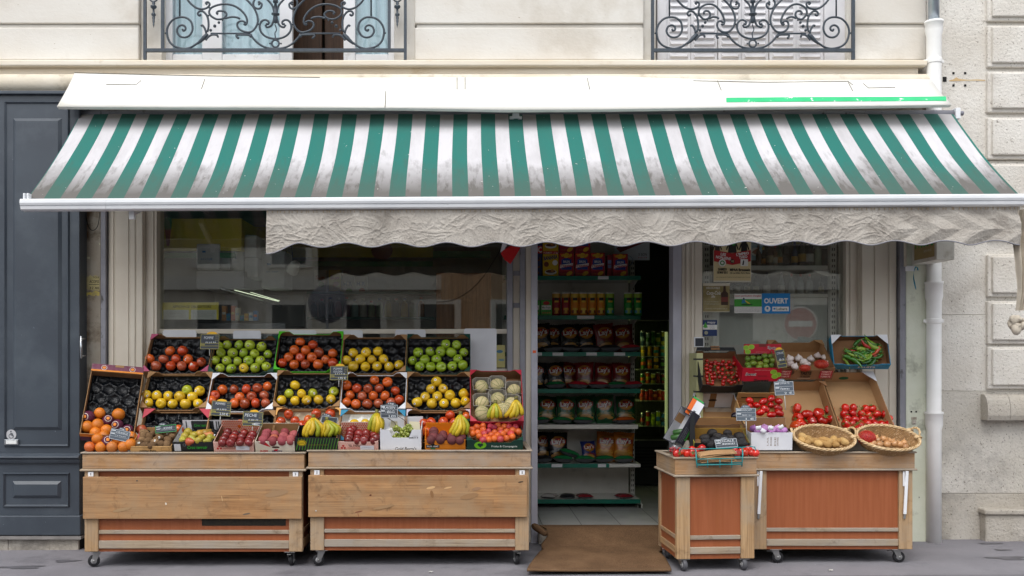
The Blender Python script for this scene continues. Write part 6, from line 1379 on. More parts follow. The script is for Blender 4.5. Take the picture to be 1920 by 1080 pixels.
def fruits(kind, key, where, pts, conv, r, z=None, colours='r', desc=None, rowgap=.6, stick=None, jit=.1, name=None, cat=None, up=None, pl=None, group=None, scale=None, rot=None):
    """one object per fruit: pts are seen positions on the plane of the crate, z above its bottom"""
    ox, oy, sc = conv; p0, n = pl or plane(key, z if z is not None else .055); L = []
    for q in pts:
        px, py = ox + q[0] / sc, oy + q[1] / sc; L.append([ray_plane(px, py, p0, n), q[2] if len(q) > 2 else None, py, px])
    srt = sorted(range(len(L)), key=lambda i: -L[i][2]); rows = []; rpx = r * F / 7.4
    for i in srt:
        if rows and abs(L[rows[-1][0]][2] - L[i][2]) < rpx * rowgap * 1.15: rows[-1].append(i)
        else: rows.append([i])
    rn = row_names(rows)
    for k, rw in enumerate(rows):
        for j, i in enumerate(sorted(rw, key=lambda i: L[i][3])):
            pos, c, py, px = L[i]; mkind = kind; rr = random.Random(i * 77 + len(L) * 13 + int(px))
            if c == 'w': mkind = 'wrapped orange'
            o = bpy.data.objects.new(name or (cat or kind.split()[-1]).replace(' ', '_'), ME[mkind]); C.objects.link(o)
            d = desc or kind
            if c == 'w': d = 'orange in purple paper'
            lab = '%s, %s from left in %s row of %s' % (d, ORD[min(j, 15)], rn[k], where) if len(rows) > 1 else '%s, %s from left in %s' % (d, ORD[min(j, 15)], where)
            tag(o, lab, cat or kind.split()[-1], group or ('%ss in %s' % (d, where) if not d.endswith('y') else '%s in %s' % (d, where)))
            s = r * (1 + rr.uniform(-.09, .07)); o.scale = (s, s * rr.uniform(.95, 1.05), s * rr.uniform(.92, 1.05)) if scale is None else tuple(s * v for v in scale); o.location = pos + n * rr.uniform(-jit, jit) * r * .5
            e = Euler((rr.uniform(0, 6.3), rr.uniform(0, 6.3), rr.uniform(0, 6.3))) if rot is None else Euler((radians(rot[0] + rr.uniform(-22, 22)), radians(rot[1] + rr.uniform(-22, 22)), rr.uniform(0, 6.3) if len(rot) < 3 else radians(rot[2] + rr.uniform(-25, 25))))
            if c == 'w': e = Euler((radians(75 + rr.uniform(-15, 15)), 0, radians(rr.uniform(-30, 30))))
            o.rotation_euler = e
            hx = c if c and len(c) == 6 else COL.get(c) if c and c != 'w' else rr.choice(colours.split(',')) if ',' in colours or len(colours) == 6 else COL[rr.choice(colours)]
            cl = Vector(lin(hx)[:3]) * rr.uniform(.86, 1.14); o.color = (cl.x, cl.y, cl.z, 1)
            if stick is not None and rr.random() < stick[1]:
                d3 = (Vector((rr.uniform(-.55, .55), -1, rr.uniform(-.3, .6)))).normalized(); st = bpy.data.objects.new('sticker', STK[stick[0]]); C.objects.link(st); st.parent = o
                qi = e.to_quaternion().inverted(); st.location = surf_hit(mkind, qi @ d3); st.rotation_mode = 'QUATERNION'; st.rotation_quaternion = (qi @ d3).to_track_quat('Z', 'Y')
# ---------------------------------------------------------------- left stand: three tiers of fruit crates
TI = 53.0
def slope_Y(py, Yref, pyref):       # depth of the tier plane where the photograph has row py
    p0 = P(870, pyref, Yref); n = Vector((0, -sin(radians(TI)), cos(radians(TI)))); return ray_plane(870, py, p0, n).y
def tier(key, lab, px0, px1, py_back, py_front, **k):
    Yb, Yf = slope_Y(py_back, -.4, 697), slope_Y(py_front, -.4, 697); a, b = P(870, py_front, Yf), P(870, py_back, Yb)
    D = (b - a).length; W = L_(px1 - px0, (Yf + Yb) / 2) - .006; crate(key, lab, W, D - .006, .1, (px0 + px1) / 2, py_front - .5, Yf, TI, **k)
def cart_mark(c1, c2=None):
    def f(A, W, H): A.ell(-W * .42, 0, .008, .006, paint(c1))
    return f
tier('A1', 'pink cornered card crate of mixed red apples, top row left', 267, 389, 626, 697, gus=CPK, glen=.06, inn=KRD)
tier('B1', 'dark green crate packed with green apples, beside the pink cornered crate', 390, 512, 629, 698, gus=CDG, out=CDG, side_out=CDG, glen=.055, backart=lambda A, W, H: A.text('La Blonnières', .05, -.01, .018, paint('c9cfca'), w=.18))
tier('C1', 'lime green rounded crate of orange red apples under the window', 513, 637, 621, 693, gus=CLG, gstyle='round', glen=.05, out=CLG, inn=KRD)
tier('D1', 'plain kraft crate of yellow apples in the top row', 638, 760, 627, 697, gus=KR, glen=.06, inn=KRD)
tier('E1', 'dark green crate of green apples beside the white board', 761, 882, 626, 697, gus=CDG, out=CDG, glen=.055)
tier('A2', 'kraft crate of yellow apples under the pink cornered crate', 262, 386, 697, 765, gus=KR, glen=.065)
tier('B2', 'white edged crate of red apples under the green apples', 386, 511, 699, 768, gus=CW, out=CW, side_out=CW, glen=.065, inn=KRD)
tier('C2', 'kraft crate with few yellow apples under the lime green crate', 511, 636, 694, 763, gus=KR, glen=.06)
tier('D2', 'white edged crate of red apples under the yellow apples', 637, 760, 698, 767, gus=CW, out=CW, side_out=CW, glen=.06, inn=KRD)
tier('E2', 'kraft crate of yellow apples under the dark green crate beside the white board', 761, 883, 697, 766, gus=KR, glen=.06)
tier('A3', 'red cornered crate with an empty black tray in the lowest tier', 257, 383, 766, 826, gus=CRD, glen=.085, low=.5)
tier('B3', 'kraft crate with a black tray behind the nectarines', 383, 509, 769, 826, gus=KR, glen=.06)
tier('C3', 'tan yellow rounded crate with a beige tray of red apples', 510, 634, 764, 826, gus=CYL, gstyle='round', glen=.045, inn=KR)
tier('D3', 'teal cornered crate with a white tray behind the grapes', 634, 758, 768, 826, gus=CBL, glen=.06)
tier('E3', 'lilac cornered crate of red apples behind the orange peach box', 760, 883, 767, 826, gus=CLV, gstyle='round', glen=.04)
for k_, nm_ in (('A1', 'pink cornered'), ('C1', 'lime green'), ('D1', 'plain kraft top row'), ('E1', 'right dark green'), ('A2', 'left kraft second row'), ('B2', 'left white edged'), ('C2', 'middle kraft second row'), ('D2', 'right white edged'), ('E2', 'right kraft second row'), ('B1', 'lettered dark green')):
    tray(k_, 'black moulded plastic fruit tray in the %s crate' % nm_, TRB if k_ != 'A2' else TRS)
tray('A3', 'glossy empty black fruit tray in the red cornered crate', TRS); tray('B3', 'black fruit tray in the kraft crate behind the nectarines', TRB); tray('E3', 'black crumpled tray in the lilac cornered crate', TRS)
tray('C3', 'beige fruit tray in the tan yellow crate', TRG); tray('D3', 'white fruit tray in the teal cornered crate', TRW)
CA_ = (140, 610, 7.2); CB_ = (380, 610, 7.2); CC_ = (620, 610, 7.2); C5_ = (140, 740, 7.385); C6_ = (380, 740, 7.385); C7_ = (620, 740, 6.857); C4_ = (760, 610, 4.32)
RA = .041; SL, SD = (0, .75), (1, .8)
fruits('red apple', 'A1', 'the pink cornered crate', [(1288, 347, 'o'), (1458, 347, 'r'), (1014, 452, 'o'), (1202, 458, 'p'), (1370, 453, 'r'), (1535, 460, 'o'), (1710, 500, 'd'), (1100, 548, 'p'), (1298, 545, 'r'), (1448, 550, 'p'), (1603, 555, 'r')], CA_, RA, stick=(0, .15))
fruits('yellow apple', 'A2', 'the crate under the pink cornered one', [(1522, 873, 'g'), (1685, 885), (972, 937), (1110, 950), (1264, 957), (1422, 960, 'b'), (1590, 970), (1000, 1045), (1168, 1050), (1325, 1060), (1497, 1060, 'b'), (1665, 1055)], CA_, RA, colours='y', stick=SL)
fruits('green apple', 'B1', 'the lettered dark green crate', [(330, 265), (487, 265, 'l'), (635, 268), (797, 290), (245, 375), (403, 375), (552, 373, 'l'), (700, 385), (880, 390, 'l'), (170, 473), (327, 480), (472, 487), (617, 480, 'l'), (778, 480), (235, 580), (385, 585, 'l'), (558, 577, 'y'), (710, 575), (860, 560), (212, 285)], CB_, RA, colours='g', stick=SD)
fruits('red apple', 'C1', 'the lime green crate', [(1318, 225), (1488, 262, 'r'), (1238, 338), (1392, 338), (1567, 370, 'd'), (1160, 433), (1318, 433, 'r'), (1475, 435), (1660, 462), (1757, 378), (1075, 508, 'r'), (1237, 530), (1385, 525, 'd'), (1557, 527), (1760, 510, 'r')], CB_, RA, colours='o,r'.replace('o,r', 'o'))
fruits('red apple', 'B2', 'the crate under the green apples', [(270, 870, 'o'), (424, 865, 'd'), (592, 862, 'r'), (737, 850, 'd'), (872, 825, 'o'), (165, 945, 'r'), (498, 967, 'o'), (662, 962, 'd'), (832, 948, 'p'), (430, 1050, 'o'), (570, 1055, 'd'), (715, 1050, 'r'), (850, 1050, 'p'), (115, 1015, 'o')], CB_, RA)
fruits('yellow apple', 'C2', 'the crate under the lime green one', [(1247, 810), (1165, 922, 'g'), (1335, 925), (1487, 915, 'g'), (1770, 895, 'g'), (1065, 1010), (1247, 1020), (1405, 1012, 'b'), (1565, 1005, 'b'), (1730, 1000)], CB_, RA, colours='y', stick=(0, .4))
fruits('yellow apple', 'D1', 'the top row kraft crate', [(303, 375), (477, 367), (637, 355), (213, 473), (397, 460), (555, 465, 'b'), (713, 460), (308, 555, 'b'), (468, 555), (627, 555), (790, 555), (920, 535)], CC_, RA, colours='y', stick=(0, .6))
fruits('green apple', 'E1', 'the green crate beside the white board', [(1550, 260), (1700, 265), (1182, 370), (1340, 357), (1485, 357), (1627, 367), (1797, 367), (1103, 480), (1270, 467), (1427, 460), (1717, 455), (1202, 555), (1350, 560), (1490, 560), (1642, 550), (1787, 540)], CC_, RA, colours='l', stick=SD)
fruits('red apple', 'D2', 'the crate under the yellow apples', [(590, 743, 'o'), (768, 770, 'o'), (215, 815, 'o'), (352, 852, 'r'), (503, 855, 'd'), (655, 850, 'd'), (877, 885, 'r'), (262, 943, 'o'), (425, 957, 'p'), (577, 950, 'o'), (735, 952, 'o'), (925, 1005, 'r'), (215, 1040, 'o'), (340, 1060, 'o'), (497, 1060, 'd'), (645, 1050, 'p'), (815, 1040, 'p')], CC_, RA)
fruits('yellow apple', 'E2', 'the kraft crate beside the melons', [(1430, 760), (1352, 860, 'b'), (1520, 855, 'b'), (1275, 967, 'b'), (1440, 955), (1610, 945), (1797, 925), (1167, 1040), (1365, 1055), (1528, 1055), (1687, 1050), (1820, 1030)], CC_, RA, colours='y', stick=SL)
fruits('red apple', 'A3', 'the red cornered crate', [(925, 490, 'p'), (1440, 478, 'o')], C5_, RA)
fruits('red apple', 'B3', 'the crate behind the nectarines', [(520, 410, 'o')], C6_, RA, desc='single orange red apple')
fruits('red apple', 'C3', 'the tan yellow crate', [(1190, 270), (1085, 365), (1280, 365), (1575, 265), (1770, 270), (1465, 350, 'o'), (1045, 415, 'o'), (1380, 430)], C6_, RA, colours='r')
fruits('yellow apple', 'D3', 'the teal cornered crate', [(305, 380), (445, 375)], C7_, RA, colours='y')
fruits('red apple', 'E3', 'the lilac cornered crate', [(1535, 265), (1450, 352), (1290, 362), (1200, 375), (1235, 475, 'o'), (1590, 362), (1745, 290, 'o')], C7_, RA, colours='r')

# white boards standing behind the top row
for k, (a, b, y0, y1, lab) in enumerate(((305, 368, 619, 640, 'white board end above the pink cornered crate'), (437, 489, 620, 640, 'white board end above the lettered dark green crate'), (539, 593, 619, 640, 'white board end above the lime green crate'), (622, 680, 619, 640, 'white board end above the plain kraft crate'), (741, 798, 618, 640, 'white board end left of the tall white board'), (870, 931, 616, 705, 'tall white board standing beside the melon crate'))):
    Y = -.05; t = thing('white_board', lab, 'board', P((a + b) / 2, y1, Y), 'white boards behind the apple crates'); mb = MB(); z1 = Z_(y0, Y); z0 = Z_(y1 + 30, Y); x0, x1 = X_(a, Y), X_(b, Y); c = .012
    mb.prism([(x0, z0), (x1, z0), (x1, z1 - c), (x1 - c, z1), (x0 + c, z1), (x0, z1 - c)], .05, .042, CW, RX90); mb.build('board', t)

# orange crate, melon crate
def orng(A, W, H):
    A.rect(-W / 2, -H / 2, W / 2, H * .1, PLB); A.rect(-W / 2, H * .1, W / 2, H * .5, paint('d9821c'))
    A.ring(W * .02, 0, H * .36, .003, WWH); A.ell(W * .02, 0, H * .25, H * .22, WWO)
def orng_b(A, W, H): A.rect(-W / 2, -H / 2, W / 2, H / 2, paint('8a6443'))
crate('OR', 'tall leaning crate of oranges at the left end with purple and orange edges', .385, .55, .11, 200, 816, -.86, 57, roll=5, yaw=13, art=orng, inn=KRD, out=KR, low=.98)
T_, M_, n_, W_, D_, H_ = CRATES['OR']
mb = MB(); mb.box((-W_ / 2, D_ + .0005, 0), (W_ / 2, D_ + .004, H_ + .002), PLB); A = Art(mb, Matrix.Translation((0, D_ - .03, H_ + .002)) , .001)
mb2 = MB(); mb2.box((-W_ / 2, D_ - .002, H_ + .001), (W_ / 2, D_ + .062, H_ + .005), PLB); A = Art(mb2, Matrix.Translation((0, D_ + .03, H_ + .005)), .0004); A.rect(-W_ / 2, -.032, W_ / 2, -.018, paint('d9821c'))
for x in (-.1, .11): A.ring(x, .002, .022, .003, WWH); A.ell(x, .002, .014, .012, WWO)
A.rect(-.02, .012, .045, .032, KR); mb2.build('top_flap', T_, local=True)
tray('OR', 'glossy black dimpled tray in the leaning orange crate', TRS, pitch=.1)
fruits('orange', 'OR', 'the leaning orange crate', [(345, 255), (608, 275), (195, 305, 'w'), (463, 355, 'w'), (320, 415), (175, 445), (593, 425, 'w'), (735, 490, 'w'), (440, 490), (285, 525), (400, 575), (785, 590)], C5_, .0455, z=.062, colours='d2781a')
p_fr = P(200, 842, -.9)
fruits('orange', 'OR', 'the loose orange heap', [(320, 612), (462, 645, 'w'), (605, 615), (210, 724, 'c4632a'), (362, 727), (522, 727, 'c97a34'), (680, 722), (775, 690)], C5_, .046, colours='d2781a', pl=(Vector((0, -.885, .88)), Vector((0, -.86, .5)).normalized()), group='loose oranges on the cart')
crate('ME', 'red edged crate of netted melons beside the door post', .405, .5, .11, 932, 790, -.8, 50, roll=0, gus=CRD, out=CRD, side_out=CRD, glen=.055, inn=KRD, low=.9, backart=None)
fruits('melon', 'ME', 'the red edged melon crate', [(617, 500), (743, 487), (880, 530), (620, 630), (745, 600), (860, 640), (625, 720), (790, 690)], C4_, .06, z=.06, colours='c3b78a', jit=.02, rot=(60, 0))
GT = mat('grey_card_cup', 'aaa59c', '9b968d', sc=9, rough=.8)
for k, (x, y) in enumerate(((617, 500), (743, 487), (880, 530), (620, 630), (745, 600), (860, 640))):
    c = ray_plane(760 + x / 4.32, 610 + y / 4.32, *plane('ME', .05)); T_, M_, n_, W_, D_, H_ = CRATES['ME']; t = thing('card_cup', 'grey card cup holding the %s melon of the crate' % ('upper left,upper middle,upper right,lower left,lower middle,lower right'.split(',')[k]), 'card cup', c, 'grey card cups around the melons'); up = Vector((0, cos(radians(50)), sin(radians(50)))); rt = Vector((1, 0, 0)); mb = MB()
    pts = [(-.066, -.05), (-.07, .05), (-.045, .07), (.045, .07), (.07, .05), (.066, -.05)]; vs = []
    for s in (-.028, .035):
        for a, b in pts: vs.append(c + rt * a * (1 if s > 0 else .85) + up * b * (1.0 if s > 0 else .85) + n_ * s)
    mb.add(vs, [(q, q + 1, 7 + q, 6 + q) for q in range(5)] + [(5, 0, 6, 11)], GT); mb.build('cup', t, solid=.003)

# ---------------------------------------------------------------- front row of boxes on the left carts
def fbox(key, lab, px0, px1, py_rim, py_bot, back_py, Y=-.915, tilt=24, **k):
    H = (py_bot - py_rim) * (D0 + Y) / F / cos(radians(tilt)) * 1.0; W = L_(px1 - px0, Y) - .004; b = P(870, back_py, Y + .2); a = P(870, py_rim, Y); D = max(.2, (b.z - a.z) / sin(radians(tilt))) if tilt > 5 else .25
    Yr = Y - H * sin(radians(tilt)) + .0; crate(key, lab, W, min(D, .3), H, (px0 + px1) / 2, py_rim, Yr + H * sin(radians(tilt)) * .5, tilt, **k)
rr_ = random.Random(5)
def kiwi_art(A, W, H): A.text('primeur fruits', -W * .08, -H * .32, .014, paint('2a2117'), w=W * .4, bold=.03); A.frame(W * .25, -H * .3, W * .45, H * .25, .0015, paint('5a4326'))
fbox('KI', 'small pale wooden crate of kiwis at the left', 243, 321, 837, 847, 803, inn=PINE, out=PINE, side_out=PINE, low=1, art=kiwi_art)
def pear_art(A, W, H): A.rect(-W * .46, -H * .46, -W * .3, H * .3, paint('c9cbd0')); A.ring(-W * .2, H * .2, .011, .002, paint('8a8d90')); A.text('Croc terroir', W * .12, -.004, .026, paint('2aa32c'), w=W * .5, shear=.25)
def pear_back(A, W, H): A.rect(-W * .28, -H * .28, W * .3, H * .42, CBK); A.text('Croc terroir', W * .0, H * .08, .024, paint('2aa32c'), w=W * .42, shear=.25); [A.rect(W * x, -H * .4, W * x + .008, H * .4, CBK) for x in (-.42, .36, .42)]
fbox('PE', 'black and white box of pears with green lettering', 322, 398, 829, 847, 792, inn=CW, out=CBK, side_out=CBK, low=1, art=pear_art, backart=pear_back, tall_back=.03)
HEX = None
def honey(A, W, H, c='d95a35', bg='e9c9b8'):
    A.rect(-W / 2, -H / 2, W / 2, H / 2, paint(bg)); r = .0085; j = 0; y = -H / 2 + r
    while y < H / 2:
        x = -W / 2 + r + (r if j % 2 else 0)
        while x < W / 2 - r * .5: A.ell(x, y, r * .82, r * .82, paint(c), 6, pi / 6); A.z -= A.dz; x += 2 * r
        y += r * 1.75; j += 1
    A.up()
def elpana(A, W, H):
    honey(A, W, H, 'e0a898', 'e4bcb0'); RD = paint('b8141f'); x = -W * .36
    for dx, dy in ((0, .011), (-.011, -.006), (.011, -.006)): A.ell(x + dx, -.005 + dy, .0085, .0085, RD, 6)
    A.text('"EL PANA"', -W * .06, .008, .02, paint('5a3a3a'), w=W * .34); A.rect(-W * .26, -.012, W * .06, -.009, paint('a23a3a')); A.rect(W * .06, -H * .3, W * .4, H * .12, paint('cfd2dc')); A.scrawl(W * .1, W * .34, -.006, .006, paint('7a7f92'), rr_)
fbox('N1', 'honeycomb printed box of nectarines beside the pears', 399, 475, 829, 848, 797, inn=KRD, out=mat('pink_print_card', 'dcb3a6'), low=.9, art=elpana, backart=lambda A, W, H: honey(A, W, H), tall_back=.04)
def peach_art(A, W, H): A.poly([(-W * .42, H * .4), (-W * .22, H * .42), (-W * .1, -H * .02), (-W * .22, H * .12)], paint('b8151f')); A.ell(W * .02, -.002, .03, .008, paint('3a1a14')); A.poly([(W * .0, -H * .2), (W * .08, -H * .2), (W * .04, -H * .4), (-W * .04, -H * .3)], paint('b8151f')); A.text('INES', -W * .28, -H * .4, .02, paint('b8151f'), w=W * .2, bold=.04); A.text('FRUITS', W * .05, -H * .42, .018, paint('2a2462'), w=W * .26, bold=.04)
fbox('PC', 'white wooden box of pink peaches with a red stripe', 477, 552, 828, 849, 798, inn=KR, out=mat('cream_wood_box', 'd6cdbd', 'cbc1af', sc=6, rough=.6), low=1, art=peach_art, tall_back=.02)
def ban_art(A, W, H):
    x = -W * .5
    while x < W * .46: A.poly([(x, -H * .46), (x + .003, -H * .46), (x + .028, H * .46), (x + .025, H * .46)], paint('5fae2a')); A.z -= A.dz; x += .021
    A.up(); A.ell(-W * .35, .012, .034, .026, paint('d9b81a')); A.ell(-W * .35, .012, .031, .023, paint('2a2a1a')); A.ell(-W * .35, .012, .027, .019, paint('d9b81a')); A.text('BANANES', -W * .35, .012, .008, paint('2a2a1a'), w=.042); A.scrawl(-W * .2, W * .25, -.004, .009, paint('8a7a2a'), rr_)
fbox('BA', 'black and green striped banana box at the middle of the stand', 553, 633, 821, 846, 800, Y=-.93, inn=CBK, out=CBK, side_out=CBK, low=1, art=ban_art)
fbox('N2', 'honeycomb printed box of dark nectarines behind the grapes', 632, 709, 828, 847, 798, inn=KRD, out=mat('pink_print_card', 'dcb3a6'), low=.9, art=elpana, backart=lambda A, W, H: honey(A, W, H), tall_back=.03)
def gold(A, W, H): A.text('Gold Berry\'s', W * .12, -H * .4, .026, paint('3a3326'), w=W * .52, shear=.15); A.rect(W * .2, H * .1, W * .32, H * .14, paint('4a4a50')); [A.ell(W * (.29 + q * .06), H * .13, .0045, .0045, paint('3a3a42'), 8) for q in (0, 1, 2)]; A.rect(W * .28, H * .2, W * .42, H * .215, paint('8a8a94'))
fbox('GR', 'tall white notched box of green grapes', 712, 790, 806, 846, 772, Y=-.92, tilt=12, inn=CW, out=CW, side_out=CW, low=.62, ends=.3, art=gold, tall_back=.02)
def foret(A, W, H): A.poly([(-W * .36, -H * .0), (-W * .3, H * .3), (-W * .24, 0)], paint('1f1d1a')); A.rect(-W * .47, -H * .22, -W * .14, H * .04, paint('2a2a2c')); A.text('FRUITS - FORÊT', -W * .305, -H * .09, .011, paint('d8d8d8'), w=W * .28, bold=.03); A.rect(-W * .36, -H * .34, -W * .24, -H * .23, paint('2f7a4a')); A.frame(-W * .12, H * .1, W * .14, H * .46, .0015, paint('8a4f10'))
fbox('OB', 'bright orange box of dark peaches beside the grapes', 796, 873, 825, 846, 797, inn=COR, out=COR, side_out=COR, low=.92, art=foret, tall_back=.02)
def cie(A, W, H): A.ell(-W * .26, .002, .045, .032, paint('6fb81c')); A.ell(-W * .28, .006, .012, .012, CDG); A.ell(-W * .24, .006, .012, .012, CDG); A.poly([(-W * .306, .004), (-W * .214, .004), (-W * .26, -.018)], CDG); A.text('Fruits & Compagnie', W * .17, -.006, .017, paint('cdd6cf'), w=W * .46, bold=.02)
fbox('AP', 'dark green box of apricots at the right end of the stand', 875, 981, 826, 845, 782, Y=-.93, tilt=28, gus=CDG, glen=.05, inn=KR, out=CDG, side_out=CDG, low=.75, art=cie)
def heap(key, up=.0, tilt=24):      # the surface of a heaped box
    T, M, n, W, D, H = CRATES[key]; a = radians(tilt); return (M @ Vector((0, 0, H)) + Vector((0, .01, up)), Vector((0, -sin(a), cos(a))))
fruits('kiwi', 'KI', 'the kiwi crate', [(965, 530), (1085, 545), (950, 580), (1035, 590), (1180, 540), (1180, 600), (1285, 540), (1355, 575), (1290, 625), (925, 630), (1015, 640), (1110, 655), (895, 680), (970, 700), (1070, 705), (1200, 680), (1280, 690), (1380, 560)], C5_, .034, colours='7a6042,6b5236,866a4a', pl=heap('KI', -.005, 30), stick=(0, .25))
fruits('pear', 'PE', 'the black pear box', [(1565, 525, '93902a'), (1655, 560), (1530, 580), (1820, 530, '8f7a26'), (1740, 540, 'b3922e'), (1625, 610), (1765, 600), (1500, 625), (1870, 565, 'c07b4a'), (1720, 640), (1880, 600), (1590, 650, 'a8452f'), (1840, 640)], C5_, .033, colours='a9a436,b5a63a,9ba33a', pl=heap('PE', -.005, 30))
fruits('nectarine', 'N1', 'the box beside the pears', [(350, 520), (450, 550), (575, 530), (690, 560), (325, 570), (430, 600), (545, 590), (660, 610), (295, 620), (410, 640), (530, 645), (640, 640), (275, 665), (390, 665), (520, 665), (640, 665)], C6_, .034, colours='6e1420,5e101a,84201f,741a28', pl=heap('N1', -.005, 32))
fruits('peach', 'PC', 'the white wooden box', [(890, 530), (1000, 555), (1140, 530), (1265, 560), (870, 580), (990, 605, 'a85c42'), (1120, 585), (1220, 620), (845, 630), (970, 640), (1100, 640), (1220, 640)], C6_, .037, colours='92404c,86363f,9a4c50', pl=heap('PC', -.005, 30))
fruits('nectarine', 'N2', 'the box behind the grapes', [(290, 450), (255, 470), (245, 510), (365, 510), (460, 500), (560, 530), (235, 560), (345, 555), (455, 555), (580, 560), (225, 585), (430, 588), (550, 590), (340, 590)], C7_, .036, colours='5c0f1a,6e141e,7c1a22', pl=heap('N2', -.005, 32))
fruits('peach', 'OB', 'the orange box', [(1325, 475), (1330, 520), (1450, 515), (1325, 555), (1445, 550), (1555, 550), (1410, 575), (1680, 555), (1290, 580), (1560, 580), (1660, 585)], C7_, .037, colours='54222c,632a32,4a1e28', pl=heap('OB', -.005, 32))
fruits('apricot', 'AP', 'the dark green apricot box', [(540, 848), (580, 828), (630, 815), (545, 878), (588, 872), (630, 850), (690, 820, 'b02a4a'), (720, 830, 'a8284a'), (750, 815), (800, 822), (840, 825, 'b83242'), (892, 828, 'a82a40'), (640, 878, 'b8404a'), (675, 860, 'a8304a'), (725, 868), (770, 848), (820, 862), (868, 852), (915, 862), (600, 900), (650, 908), (697, 892), (745, 892), (790, 880), (855, 882, 'b83a3a'), (630, 930, 'a83448'), (675, 925), (720, 920), (770, 922, 'b04048'), (820, 915), (865, 902), (775, 872, 'b04046')], C4_, .027, colours='d0661a,c85a1e,cc601c', pl=heap('AP', -.01, 34), rowgap=.55)
# grapes: two hanging clusters
def grapes(lab, pts, seed):
    T = thing('grape_bunch', lab, 'grapes', P(*pts[0], -.84), 'bunches of green grapes in the white box'); rr = random.Random(seed); i = 0
    for (px, py) in pts:
        for q in range(10):
            o = bpy.data.objects.new('grape', ME['grape']); C.objects.link(o); o.parent = T; c = P(px + rr.uniform(-5, 5), py + rr.uniform(-5, 5), -.84 + rr.uniform(-.02, .03)) - T.location
            o.location = c; s = .0150 * rr.uniform(.9, 1.1); o.scale = (s, s, s); cl = Vector(lin(rr.choice(('86943c', '778a30', '96a048')))[:3]); o.color = (*cl, 1); o.rotation_euler = (rr.uniform(0, 3), rr.uniform(0, 3), 0)
    mb = MB(); a = P(pts[0][0], pts[0][1] - 4, -.85); mb.tube(crs([a, a + Vector((-.02, -.01, .03)), a + Vector((-.05, 0, .05)), a + Vector((-.07, 0, .06))], 4), .0022, STEMM, 5); mb.build('stalk', T)
grapes('green grape bunch at the left of the white box', [(744, 803), (750, 812), (743, 818)], 1); grapes('larger green grape bunch at the right of the white box', [(764, 800), (757, 808), (770, 806), (760, 816), (764, 822), (752, 822)], 2)
for k, (a, b, y0, y1) in enumerate(((731, 746, 790, 802), (766, 788, 791, 808))):
    t = thing('paper_liner', 'pale cream paper liner %s in the grape box' % ('at the left', 'at the right')[k], 'paper', P(a, y1, -.8)); mb = MB(); mb.prism([(X_(a, -.8), Z_(y1, -.8)), (X_(b, -.8), Z_(y1, -.8)), (X_(b - 1, -.8), Z_(y0, -.8)), (X_(a + 2, -.8), Z_(y0 - 1, -.8))], .8, .798, mat('cream_paper', 'd6cdb0', rough=.8), RX90); mb.build('sheet', t)

# bananas
BAN = skin('banana_skin', .45, None, speck='6a5a1a'); BTIP = paint('2a2416', .8)
def bunch(lab, top, fingers, Y, rad=.0185):
    tp = P(*top, Y); T = thing('banana_bunch', lab, 'bananas', tp, 'banana bunches on the left stand'); mb = MB(); mb.tube([Vector((0, .0, -.01)), Vector((.002, 0, .012)), Vector((.004, .005, .026))], [.017, .013, .014], mat('banana_stalk', '7d7a3a', '4a4226', sc=40), 8); mb.build('stalk', T, local=True)
    for k, (mx, my, ex, ey, dy) in enumerate(fingers):
        m_ = P(mx, my, Y - .035 + dy) - tp; e_ = P(ex, ey, Y - .01 + dy) - tp; pts = crs([Vector((0, 0, 0)), m_ * .38 + Vector((0, -.012, .004)), m_, m_ * .35 + e_ * .65 + Vector((0, -.012, 0)), e_], 4); n = len(pts)
        rs = [rad * (.42 + .58 * min(1, (i / (n - 1)) / .28)) * (1 if i / (n - 1) < .8 else 1 - .62 * ((i / (n - 1) - .8) / .2) ** 1.3) for i in range(n)]
        mb = MB(); mb.tube(pts, rs, BAN, 9); mb.tube([pts[-1], pts[-1] + (pts[-1] - pts[-2]).normalized() * .006], [rs[-1] * .95, rs[-1] * .8], BTIP, 7); o = mb.build('banana', T, local=True)
        cl = Vector(lin(RNG.choice(('bda41c', 'b0a11e', '98a022', 'c6a822')))[:3]); o.color = (*cl, 1)
c6 = lambda x, y: (380 + x / 7.385, 740 + y / 7.385)
def fing(conv, L): return [(*conv(a, b), *conv(c, d), e) for a, b, c, d, e in L]
bunch('banana bunch at the left of the striped box', c6(1530, 325), fing(c6, [(1420, 480, 1410, 580, 0), (1470, 480, 1440, 590, -.01), (1530, 460, 1500, 560, -.035), (1600, 470, 1590, 585, -.02), (1640, 440, 1650, 540, .0)]), -.86)
bunch('banana bunch at the right of the striped box', c6(1715, 365), fing(c6, [(1690, 480, 1650, 585, 0), (1745, 470, 1700, 580, -.03), (1800, 480, 1750, 585, -.03), (1860, 470, 1830, 565, -.01), (1885, 460, 1880, 550, .01)]), -.86)
c7 = lambda x, y: (620 + x / 6.857, 740 + y / 6.857)
bunch('green tipped banana bunch hanging above the dark nectarines', c7(590, 240), fing(c7, [(520, 350, 495, 470, 0), (565, 360, 555, 485, -.03), (610, 370, 590, 490, -.035), (650, 370, 630, 485, -.02), (660, 340, 665, 440, .01)]), -.8)
bunch('banana bunch with a red label before the melons', c7(1665, 260), fing(c7, [(1590, 400, 1535, 500, 0), (1625, 410, 1570, 525, -.03), (1670, 420, 1610, 530, -.04), (1710, 410, 1680, 520, -.02), (1755, 390, 1740, 510, 0)]), -.86)
c4 = lambda x, y: (760 + x / 4.32, 610 + y / 4.32)
bunch('small banana bunch under the left melons', c4(728, 635), fing(c4, [(685, 700, 672, 750, 0), (710, 705, 705, 755, -.02), (740, 700, 738, 750, -.02), (765, 700, 770, 748, 0)]), -.84, .016)
